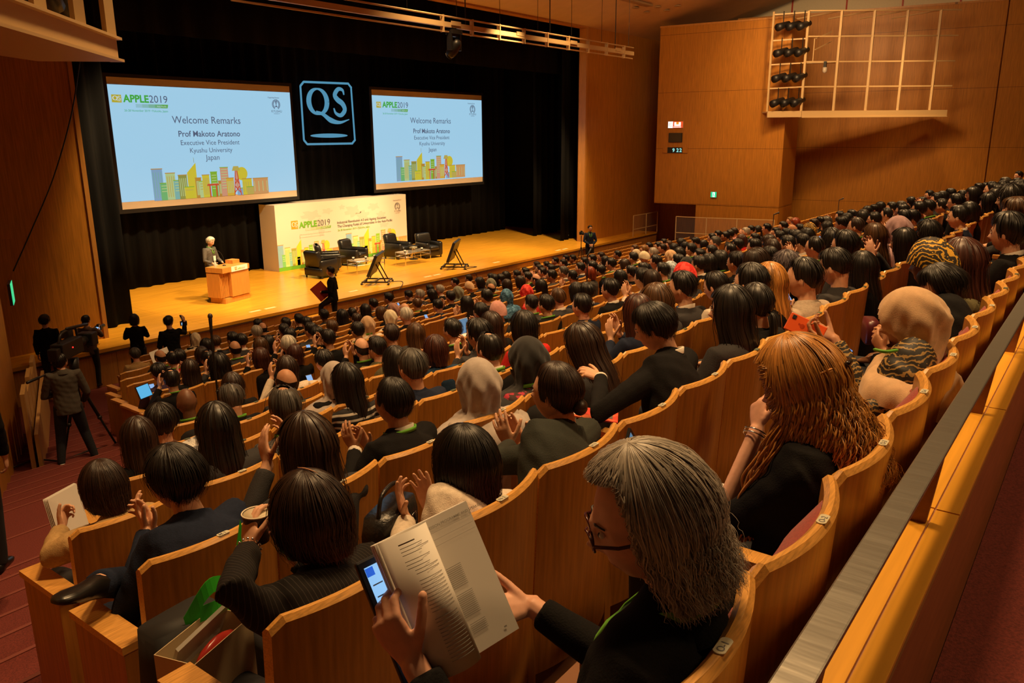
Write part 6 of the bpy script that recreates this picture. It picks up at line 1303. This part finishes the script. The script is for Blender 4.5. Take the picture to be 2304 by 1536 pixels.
for ent in CROWD.replace('\n', '|').split('|'):
    if not ent.strip(): continue
    px, py, style, hc, cl, fl = ent.split(); px, py = float(px), float(py)
    best = None
    for r in ROWS:
        q = at_z(px, py, TOPR[r] + .135)
        off = q[1] - YR[r]; sc = abs(off - .24)
        if q[0] > XL[r] - .1 and (best is None or sc < best[0]): best = (sc, r, q)
    if best is None: continue
    _, r, q = best
    yh = YR[r] + min(.42, max(.10, q[1] - YR[r])); hp_ = at_y(px, py, yh)
    if hp_[0] > 36.5: continue
    n = int(max(0, (hp_[0] - XL[r])) / PITCH) + 1
    for k in (0, 1, -1, 2, -2):
        if (r, n + k) not in USED and n + k > 0: n += k; break
    else: continue
    USED.add((r, n)); h = hash_(px, py); h2 = hash_(py, px)
    a = math.atan2(-(PODIUM[0] - hp_[0]), PODIUM[1] - hp_[1]); rz = max(-.2, min(.5, .38 * a)) + (h - .5) * .16
    want = max(-.1, min(.95, .72 * a)) + (h2 - .5) * .3 - rz; yaw = min((0.0, .35, .70), key=lambda t: abs(t - want))
    pose = 'phone' if 'P' in fl else (('claph' if h > .5 else 'clap') if 'C' in fl else 'lap')
    if pose in ('claph', 'phone') and yaw > .5: yaw = .35
    if pose == 'phone': yaw = 0.0 if yaw < .2 else .35
    me, J = variant(pose, yaw, -.35 if pose == 'phone' else -.1)
    hl = J['head']; s = .94 + .10 * h2 if style in ('bob', 'long', 'pony', 'bun', 'hijab', 'curly', 'wavy') else .98 + .09 * h2
    s *= 1.07
    c, sn = math.cos(rz), math.sin(rz); off = np.array([c * hl[0] - sn * hl[1], sn * hl[0] + c * hl[1], hl[2]]) * s
    female = style in ('bob', 'long', 'pony', 'bun', 'hijab', 'curly', 'wavy')
    if style in ('hijab', 'cap'): hd_ = HDESC[style] % SNAME[hc]
    elif style == 'none': hd_ = HDESC['none']
    else: hd_ = HDESC[style] % HNAME[hc]
    cd = {'H': 'houndstooth jacket', 'S': 'pinstripe jacket', 'Z': 'striped top', 'G': 'taupe top', 'K': 'patterned top', 'U': 'blue top'}.get(cl) or JCOL[cl][1]
    lab = 'person, %s, %s, %s from left aisle, %s' % (hd_, cd, nth(n), row_name(r))
    if len(lab.split()) > 16: lab = lab.replace('pinstripe jacket', 'striped jacket').replace(', fourteenth row', ', row fourteen').replace('balding black hair', 'balding').replace('grey and purple', 'greyish').replace('pale blue patterned headscarf', 'pale blue headscarf').replace('olive tweed jacket', 'olive jacket')
    root = link('person', me, None, tuple(hp_ - off), (0, 0, rz), lab, 'person', 'seated audience'); root.scale = (s, s, s)
    sk = 2 if '3' in fl else (1 if '2' in fl else (0 if h < .7 else 3)); 
    if sk: setmat(root, 0, SKIN[sk])
    jm = VAR[('J', pose)]; jo = link('jacket', jm[1 if female else 0], root)
    cm = {'H': M_hound, 'S': M_pin, 'Z': M_stripe, 'G': M_scarf('G'), 'K': mat('floral_cloth', (.05, .02, .015), .8, tex='blotch', col2=(.45, .03, .06), vscale=30), 'U': M_scarf('U')}.get(cl) or (M_cloth(cl) if cl != 'k' else (M_cloth('k') if h2 < .6 else mat('cloth_charcoal', (.022, .020, .021), .85, bump=.2, bscale=200)))
    setmat(jo, 0, cm)
    dist = np.linalg.norm(hp_ - np.array([0, 0, HC]))
    if dist < 12: link('trousers', jm[2], root)
    put_hair(root, J, style, hc, int(h * 3) if style not in ('none',) else 0)
    if 'v' in fl: link('lanyard', VAR['band'], root)
    if 'c' in fl or (h > .75 and not female and cl in 'kng'): link('shirt_collar', VAR['collar'], root)
    if pose == 'phone':
        M4 = Matrix.Translation(tuple(hp_ - off)) @ Matrix.Rotation(rz, 4, 'Z'); pc = M4 @ Vector((0.0, .52 * s, .84 * s)); 
        up = Matrix.Rotation(rz, 3, 'Z') @ Vector((0, .55, .83)); nn2 = Matrix.Rotation(rz, 3, 'Z') @ Vector((0, .83, -.55))
        phone(np.array(pc), np.array(nn2), np.array(up), 'smartphone held by the person, %s from left aisle, %s' % (nth(n), row_name(r)), M_dark, mat('phone_screen', (.02, .03, .05), .3, emit=(.30, .55, 1.0), es=.8), grp='phones held in the audience')
    nperson += 1; placed.append((round(px), round(py), r, n, round(hp_[2] - TOPR[r], 2)))
print('PEOPLE', nperson, len(VAR), len(HM))
# ---------------------------------------------------------------- people standing
def floor_at(y):                              # level of the side aisle
    for i, (r, y0, y1, z) in enumerate(edges):
        if y0 <= y < y1:
            zn = edges[i + 1][3] if i + 1 < len(edges) else z
            return z if y < (y0 + y1) / 2 else (z + zn) / 2
    return 0.0
def place(px, py, zfloor, J, rz):             # root so that the head centre projects to the pixel
    h = J['head']; p = at_z(px, py, zfloor + h[2]); c, s = math.cos(rz), math.sin(rz)
    return (p[0] - (c * h[0] - s * h[1]), p[1] - (s * h[0] + c * h[1]), zfloor)
def stander(px, py, zf, rz, J, label, **kw):
    L = place(px, py, zf, J, rz); r = hero(label, L, J, shoes=kw.pop('shoes', True), voxel=.0075, **kw); r.rotation_euler = (0, 0, rz); return r, L
GREYSUIT = mat('cloth_grey_suit', (.085, .075, .068), .8, var=.1, vscale=80, bump=.2, bscale=240)
J = standing(h=1.74, yaw=0, pitch=-.4, neck=(0, .03, 1.44), head=(0, .075, 1.59), elR=(.26, .04, 1.12), wrR=(.20, .26, 1.06), hdR=(-.2, .8, -.4), hnR=(-.6, 0, -.6), elL=(-.26, .04, 1.12), wrL=(-.16, .28, 1.04), hdL=(.2, .8, -.4), hnL=(.6, 0, -.6))
J['neck'] = np.array([0, .02, 1.44]) * J['s']
sp, Ls = stander(474, 544, ST, PI + .28, J, 'speaker with white hair, grey suit and green lanyard standing behind the lectern', skin=3, style='tous', hc='w', cloth=GREYSUIT, extra='v')
MB().box(-.045, .045, .155, .163, 1.10, 1.24).build('name_badge', M_paper, sp)
J = standing(h=1.70, yaw=.1, pitch=-.12, knL=(-.11, .30, .72), anL=(-.11, .34, .30), toeL=(-.12, .50, .26), knR=(.10, .0, .50), anR=(.10, -.20, .12), toeR=(.11, -.04, .03), elL=(-.24, .0, 1.12), wrL=(-.20, .26, 1.10), hdL=(.3, .9, .1), hnL=(.7, 0, -.5), elR=(.25, -.05, 1.12), wrR=(.05, .25, 1.06), hdR=(-.6, .7, .1), hnR=(-.4, 0, .8))
wk, Lw = stander(743, 611, .30, .62, J, 'man in a dark suit climbing the stage steps with a red folder', skin=0, style='short', hc='k', cloth=M_cloth('k'), extra='c')
fo = empty('folder', tuple(at_z(722, 655, .30 + 1.12)), label='red folder in the hand of the man climbing the steps', cat='folder', rz=-.55); MB().obox((0, 0, 0), (.15, .03, .10), (-.13, .02, .17), (0, .006, 0)).build('cover', mat('red_card', (.42, .035, .015), .5), fo)
J = standing(h=1.72, yaw=.1, pitch=-.05, elR=(.25, .04, 1.12), wrR=(.06, .22, .98), hdR=(-.8, .3, -.4), hnR=(0, -.8, -.2), elL=(-.25, .04, 1.12), wrL=(-.06, .22, .97), hdL=(.8, .3, -.4), hnL=(0, -.8, -.2))
stander(1328, 514, 0.0, PI - .75, J, 'man in a dark navy suit with a green lanyard standing at the far stage edge', skin=1, style='short', hc='k', cloth=M_cloth('n'), extra='vc')
J = standing(h=1.72, yaw=-.75, pitch=.0, elR=(.34, .22, 1.30), wrR=(.40, .36, 1.52), hdR=(0, .3, .9), hnR=(-.6, .7, 0), elL=(-.24, .02, 1.12), wrL=(-.20, .22, 1.12))
pg_, Lp = stander(380, 724, 0.0, -.25, J, 'photographer in a black suit raising a camera with one hand near the stage', skin=0, style='short', hc='k', cloth=M_cloth('k'))
def camera_obj(p, rz, label, lens=.12):
    o = empty('photo_camera', tuple(p), rz, label=label, cat='camera'); bevel(MB().box(-.07, .07, -.04, .04, -.05, .05).build('camera_body', M_dark, o), .012); bevel(MB().box(-.03, .03, -.035, .035, .05, .085).build('viewfinder', M_dark, o), .01)
    MB().tube([(0, .03, 0), (0, .03 + lens * .6, 0), (0, .03 + lens, 0)], [.036, .036, .042], 14, dome=False).build('lens', M_dark, o, True); MB().box(-.045, .045, -.043, -.040, -.035, .025).build('rear_screen', M_scr, o); return o
c_ = camera_obj(at_y(413, 727, Lp[1] + .45), -.5, 'camera with a lit rear screen held up above the front rows'); MB().tube([(-.02, 0, .09), (-.05, .03, .17)], .018, 8).build('flash', M_dark, c_)
J = standing(h=1.60, yaw=-.45, pitch=-.1, elR=(.22, .05, 1.12), wrR=(.10, .28, 1.15), hdR=(-.1, .6, .7), hnR=(-.9, 0, 0), wrL=(-.06, .28, 1.13), elL=(-.22, .05, 1.12), hdL=(.1, .6, .7), hnL=(.9, 0, 0))
stander(302, 719, 0.0, -.45, J, 'woman with shoulder-length black hair in a black suit standing before the stage', skin=0, style='bob', hc='k', cloth=M_cloth('k'), wscale=.92)
J = standing(h=1.60, yaw=-.3, pitch=-.05, elR=(.24, .10, 1.15), wrR=(.12, .34, 1.22), hdR=(-.3, .9, .2), hnR=(-.7, 0, .5), wrL=(-.06, .36, 1.20), elL=(-.22, .12, 1.12), hdL=(.3, .9, .2), hnL=(.7, 0, .5))
pw, Lq = stander(194, 721, 0.0, -.75, J, 'woman photographer with tied black hair and checked shirt, behind the video camera', skin=0, style='bun', hc='k', cloth=mat('plaid_cloth', (.16, .09, .05), .8, tex='check', col2=(.05, .035, .03)), wscale=.92)
camera_obj(at_y(222, 737, Lq[1] + .25), -.9, 'camera with a long lens held by the woman in the checked shirt', .2)
J = standing(h=1.66, yaw=-.3); stander(101, 722, 0.15, -.6, J, 'person with black hair standing behind the video camera, mostly hidden', skin=0, style='tous', hc='k', cloth=M_cloth('k'))
ye = 12.0; ze = floor_at(11.9)
J = standing(h=1.74, yaw=-.6, pitch=.05, head=(0, .05, 1.55), knL=(-.14, .06, .50), anL=(-.19, -.02, .09), toeL=(-.25, .14, .03), knR=(.17, .10, .50), anR=(.26, .05, .09), toeR=(.38, .18, .03), elR=(.27, .03, 1.10), wrR=(.22, .20, .92), hdR=(0, .3, -.9), elL=(-.27, .02, 1.12), wrL=(-.05, .26, 1.10), hdL=(.7, .6, .1), hnL=(.3, 0, -.9), cuL=1.0)
cm, Lc = stander(137, 815, ze, -.35, J, 'camera operator in a grey jacket, dark jeans and white sneakers behind the tripod', skin=0, style='short', hc='k', cloth=mat('cloth_heather', (.085, .075, .06), .85, var=.2, vscale=120), trou=mat('dark_denim', (.016, .018, .026), .85, var=.3, vscale=60), shoes=mat('white_sneaker', (.62, .58, .52), .6))
# video camera on its tripod
apx = at_y(163, 800, Lc[1] + .30); zt_ = apx[2]; fz = ze
tp = empty('camera_tripod', (apx[0], apx[1], fz), label='tall black tripod carrying the video camera in the left aisle', cat='tripod'); hT = zt_ - fz
MB().tube([(0, 0, hT - .32), (0, 0, hT - .04)], [.06, .075], 14, dome=False).build('fluid_head', M_dark, tp, True)
feet = []
for fx_, fy_ in ((143, 1042), (266, 1008), (199, 1000)):
    f3 = at_z(fx_, fy_, fz); f3 = f3 - np.array([apx[0], apx[1], fz]); feet.append(f3 + (0, 0, .03))
    o = MB().tube([(0, 0, hT - .34), f3 * .55 + np.array([0, 0, (hT - .34) * .45])], [.026, .024], 8).build('leg', M_iron, tp, True); MB().tube([f3 * .5 + np.array([0, 0, (hT - .34) * .5]), f3 + (0, 0, .02)], [.017, .015], 8).build('lower_leg', M_iron, o, True); MB().ball(f3 * .55 + np.array([0, 0, (hT - .34) * .45]), .035, 0).build('leg_clamp', M_dark, o, True)
mb = MB(); c0 = sum(feet) / 3 
for f_ in feet: mb.tube([c0, f_], .018, 6)
mb.build('floor_spreader', M_dark, tp, True)
mb = MB(); mb.tube([(-.05, -.05, hT - .1), (-.75, -.35, hT - .14)], .014, 8); mb.tube([(-.62, -.298, hT - .132), (-.80, -.37, hT - .145)], .022, 8); mb.build('pan_handle', M_dark, tp, True)
vx = np.array([.80, .60, 0]); vy = np.array([-.60, .80, 0]); vc = empty('video_camera', tuple(apx + (0, 0, .02)), label='large black broadcast video camera with a hooded lens on the tripod', cat='video camera')
def VB(a0, a1, b0, b1, z0, z1, nm, m=M_dark, par=vc): return bevel(MB().obox(vx * (a0 + a1) / 2 + vy * (b0 + b1) / 2 + np.array([0, 0, (z0 + z1) / 2]), vx * (a1 - a0) / 2, vy * (b1 - b0) / 2, (0, 0, (z1 - z0) / 2)).build(nm, m, par), .015)
VB(-.38, .18, -.09, .09, .0, .24, 'camera_body'); VB(-.50, -.38, -.07, .07, .02, .20, 'battery'); VB(.14, .30, .10, .22, .20, .32, 'viewfinder')
MB().tube([vx * .18 + np.array([0, 0, .12]), vx * .40 + np.array([0, 0, .12])], [.06, .07], 14, dome=False).build('lens', M_dark, vc, True); VB(.38, .56, -.12, .12, .02, .22, 'lens_hood')
mb = MB(); mb.tube(spline([vx * -.3 + np.array([0, 0, .24]), vx * -.2 + np.array([0, 0, .36]), vx * .15 + np.array([0, 0, .36]), vx * .2 + np.array([0, 0, .24])], 16), .018, 8); mb.build('top_handle', M_dark, vc, True); MB().tube([vx * -.05 + np.array([0, 0, .40]), vx * .42 + vy * -.05 + np.array([0, 0, .36])], .022, 10).build('microphone', M_dark, vc, True)
MB().ball(vx * -.12 - vy * .092 + np.array([0, 0, .14]), .012, 0).build('tally_light', mat('tally_red', (.1, 0, 0), .5, emit=(1, .03, .02), es=1.5), vc, True)
cable('floor_cable', [tuple(at_z(145, 1038, fz + .02)), tuple(at_z(80, 1035, fz + .05)), tuple(at_z(20, 1055, fz + .05)), tuple(at_z(-30, 1075, fz + .1))], .014, M_dark, label='black cable on the floor from the tripod to the left wall', cat='cable')
zk = floor_at(4.9); J = standing(h=1.72, yaw=.2); L = at_z(-30, 1300, zk); hero('person in dark clothes standing at the left edge of the aisle, mostly out of frame', tuple(L), J, 0, 'short', 'k', 0, M_cloth('k'), '', shoes=True, voxel=.0075).rotation_euler = (0, 0, -.5)
# second tripod cameras
def small_tripod(px, py, zf, h, label):
    p = at_z(px, py, zf + h); o = empty('light_tripod', (p[0], p[1], zf), label=label, cat='tripod')
    for k in range(3): a = 2.1 * k + .4; MB().tube([(0, 0, h * .72), (.26 * math.cos(a), .26 * math.sin(a), .01)], .011, 6).build('leg', M_iron, o, True)
    MB().tube([(0, 0, h * .66), (0, 0, h)], .013, 6).build('centre_column', M_iron, o, True); return p
p = small_tripod(427, 748, .0, 1.35, 'small black tripod beside the photographer at the stage front')
p = small_tripod(1308, 530, ST, 1.25, 'small black tripod on the stage edge beside the man in navy'); camera_obj((p[0], p[1], p[2] + .08), PI * .8, 'small camera on the tripod at the far stage edge')
# microphones on stands
def mic_stand(px, py, y, tilt, label, boom=0):
    p = at_y(px, py, y); zf = floor_of('H'); o = empty('microphone_stand', (p[0], y, zf), label=label, cat='microphone stand', group='microphone stands in the cross aisle'); h = p[2] - zf
    MB().lathe([(0, 0), (.14, 0), (.13, .02), (.03, .035), (0, .035)], n=20).build('base', M_iron, o, True); MB().tube([(0, 0, .03), (0, 0, h - .16)], .012, 8).build('pole', M_iron, o, True); MB().ball((0, 0, h * .55), .02).build('clutch', M_iron, o, True)
    d = nrm(np.array(tilt)); e = np.array([0, 0, h - .16]); mc = MB().tube([e, e + d * .04, e + d * .15], [.016, .016, .022], 10).build('microphone', M_dark, o, True); MB().ball(e + d * .18, (.028, .028, .034), 0).build('mesh_head', mat('mic_mesh', (.10, .095, .085), .4, metal=.5), mc, True)
mic_stand(472, 716, 7.95, (.1, .1, 1), 'black microphone on a tall stand in the aisle behind the eighth row, nearest the tripod')
mic_stand(1322, 556, 7.95, (.4, -.1, .5), 'microphone stand in the cross aisle, in front of the man in navy')
mic_stand(1742, 470, 7.95, (.9, -.5, .25), 'microphone stand in the cross aisle before the corner of the right wall panel')
mic_stand(1889, 440, 7.95, (.8, -.5, .3), 'microphone stand farthest along the cross aisle, before the dark right wall')
# ---------------------------------------------------------------- belongings
def bagmesh(w_, d_, h_, taper=.9):
    mb = MB(); rings = []
    for z, k in ((0, .9), (h_ * .1, 1.0), (h_ * .7, 1.0), (h_, taper)):
        a = np.arange(20) * 2 * PI / 20; rings.append(np.stack([w_ / 2 * k * np.sign(np.cos(a)) * np.abs(np.cos(a)) ** .4, d_ / 2 * k * np.sign(np.sin(a)) * np.abs(np.sin(a)) ** .4, np.full(20, z)], 1))
    return mb.loft(rings)
zN = floor_of('N')
p = at_y(462, 1440, 1.95); b = empty('paper_bag', (p[0], p[1], zN), .3, label='cream paper bag with a plastic folder and red pouch beside the pinstripe jacket', cat='bag'); bh_ = max(.25, p[2] - zN + .02)
mb = MB(); q = [(-.125, -.07), (.125, -.07), (.125, .07), (-.125, .07)]; V = [(x, y, z) for z in (0, bh_) for x, y in q]; mb.add(V, [(3, 2, 1, 0), (0, 1, 5, 4), (1, 2, 6, 5), (2, 3, 7, 6), (3, 0, 4, 7)]); o = mb.build('bag_body', mat('cream_card', (.62, .48, .28), .6), b); md = o.modifiers.new('t', 'SOLIDIFY'); md.thickness = .003
MB().obox((0, .02, bh_ - .02), (.11, 0, .01), (0, .004, .004), (0, -.02, .05)).build('plastic_folder', mat('frosted_plastic', (.55, .52, .46), .25, alpha=.7), b); MB().ball((.0, -.04, bh_ - .05), (.09, .025, .05), 0).build('red_pouch', mat('red_vinyl', (.40, .03, .02), .25), b, True)
b = empty('tote_bag', tuple(at_y(405, 1395, 2.10) * np.array([1, 1, 0]) + np.array([0, 0, zN])), .1, label='black tote bag with a bright green ribbon behind the cream paper bag', cat='bag'); hb_ = max(.3, at_y(405, 1385, 2.10)[2] - zN)
bagmesh(.26, .14, hb_).build('bag_body', mat('black_nylon', (.012, .012, .012), .7), b, True)
mb = MB(); M_gb = mat('bright_green_ribbon', (.03, .45, .02), .6)
for pts in ([(-.02, -.06, hb_), (.06, -.08, hb_ + .09), (.16, -.06, hb_ + .05)], [(.0, -.06, hb_ + .01), (.10, -.10, hb_ + .02), (.20, -.06, hb_ - .01)], [(.14, -.05, hb_ - .02), (.20, -.04, hb_ + .10), (.24, -.03, hb_ + .20)]):
    P = spline(pts, 12); mb.grid(np.stack([P + (0, 0, -.022), P + (0, .012, .022)], 1).reshape(-1, 3), 2, 12)
o = mb.build('ribbon', M_gb, b); md = o.modifiers.new('t', 'SOLIDIFY'); md.thickness = .002
p = at_y(880, 1195, 1.98); b = empty('handbag', (p[0], p[1], p[2] - .09), .35, label='black leather handbag with steel buckles between the pinstripe jacket and the cream top', cat='handbag')
bagmesh(.30, .12, .19).build('bag_body', M_leather, b, True); MB().tube(spline([(-.1, 0, .18), (-.06, 0, .26), (.06, 0, .26), (.1, 0, .18)], 16), .008, 8).build('handle', M_leather, b, True)
for x in (-.05, .07):
    mb = MB(); k = [(x - .016, -.064, .10), (x + .016, -.064, .10), (x + .016, -.064, .14), (x - .016, -.064, .14)]
    for i in range(4): mb.tube([k[i], k[(i + 1) % 4]], .003, 6)
    mb.build('buckle', M_chrome, b, True)
p = seat_loc('O', 2) + np.array([.02, .30, .46]); b = empty('backpack', tuple(p), .2, label='black bag with green straps lying on the empty seat beside the grey haired woman', cat='bag'); bagmesh(.36, .30, .22, .7).build('bag_body', mat('black_nylon', (.012, .012, .012), .7), b, True)
mb = MB(); P = spline([(-.1, -.10, .20), (.0, -.12, .225), (.1, -.08, .215), (.16, .0, .17)], 16); mb.grid(np.stack([P + (0, -.012, .003), P + (0, .012, .006)], 1).reshape(-1, 3), 2, 16); o = mb.build('strap', M_gb, b); md = o.modifiers.new('t', 'SOLIDIFY'); md.thickness = .002
p = at_y(437, 1003, 4.75); fl_ = MB(); fl_.box(-.10, .10, -.07, .07, -.002, 0); o = tag(fl_.build('flyer', mat('flyer_print', (.55, .54, .52), .5, tex='blotch', col2=(.12, .12, .13), vscale=14), loc=tuple(p), rot=(.5, 0, .3)), 'grey and white flyer numbered 311 on a seat beside long black hair', 'flyer'); mb = MB(); put_text(mb, '311', (-.02, .0, .0008), (1, 0, 0), (0, 1, 0), .045, 0, .0012); mb.build('flyer_lettering', M_paper, o)
def laptop(px, py, y, rz, label, lid=M_paper, e=(.18, .36, .58)):
    p = at_y(px, py, y); o = empty('laptop', (p[0], p[1], p[2] - .11), rz, label=label, cat='laptop'); MB().box(-.16, .16, -.22, 0, -.01, .008).build('keyboard_base', M_beam if lid is None else lid, o)
    MB().obox((0, .035, .11), (.16, 0, 0), (0, .035, .105), (0, .004, -.0013)).build('lid', lid, o); MB().obox((0, .029, .112), (.15, 0, 0), (0, .032, .096), (0, .0006, -.0002)).build('screen', mat('laptop_screen_%d' % px, (.02, .03, .04), .3, emit=e, es=.6), o)
laptop(1043, 735, 7.25, .0, 'silver laptop with a blue screen in the middle of the audience'); laptop(1507, 653, 5.2, .5, 'laptop with a plain blue screen beside a cream sleeve, farther back', M_paper, (.12, .25, .60))
p = at_y(324, 880, 8.95); o = empty('tablet_computer', tuple(p), .3, label='tablet with a cyan lit screen at the aisle end of the eighth row', cat='tablet'); MB().obox((0, 0, 0), (.10, 0, 0), (0, .03, .075), (0, .004, -.002)).build('tablet_case', M_dark, o); MB().obox((0, -.005, .002), (.09, 0, 0), (0, .027, .067), (0, .0006, -.0003)).build('screen', mat('tablet_screen', (.02, .03, .04), .3, emit=(.12, .55, .95), es=.8), o)
p = at_y(361, 802, 13.1); o = empty('open_booklet', tuple(p), .1, label='open white booklet read by the balding man near the stage', cat='booklet')
for s_ in (-1, 1): MB().obox((s_ * .09, 0, .02), (.09, -s_ * .0, s_ * .012 * s_), (0, .05, .10), (0, .003, -.001)).build('page', M_paper, o)
p = at_y(1957, 745, 1.0); b = empty('clutch_bag', (p[0], p[1], p[2] - .06), .4, label='small maroon clutch bag beside the woman in the beige scarf', cat='bag'); bagmesh(.18, .07, .13).build('bag_body', mat('maroon_leather', (.10, .015, .02), .35), b, True)
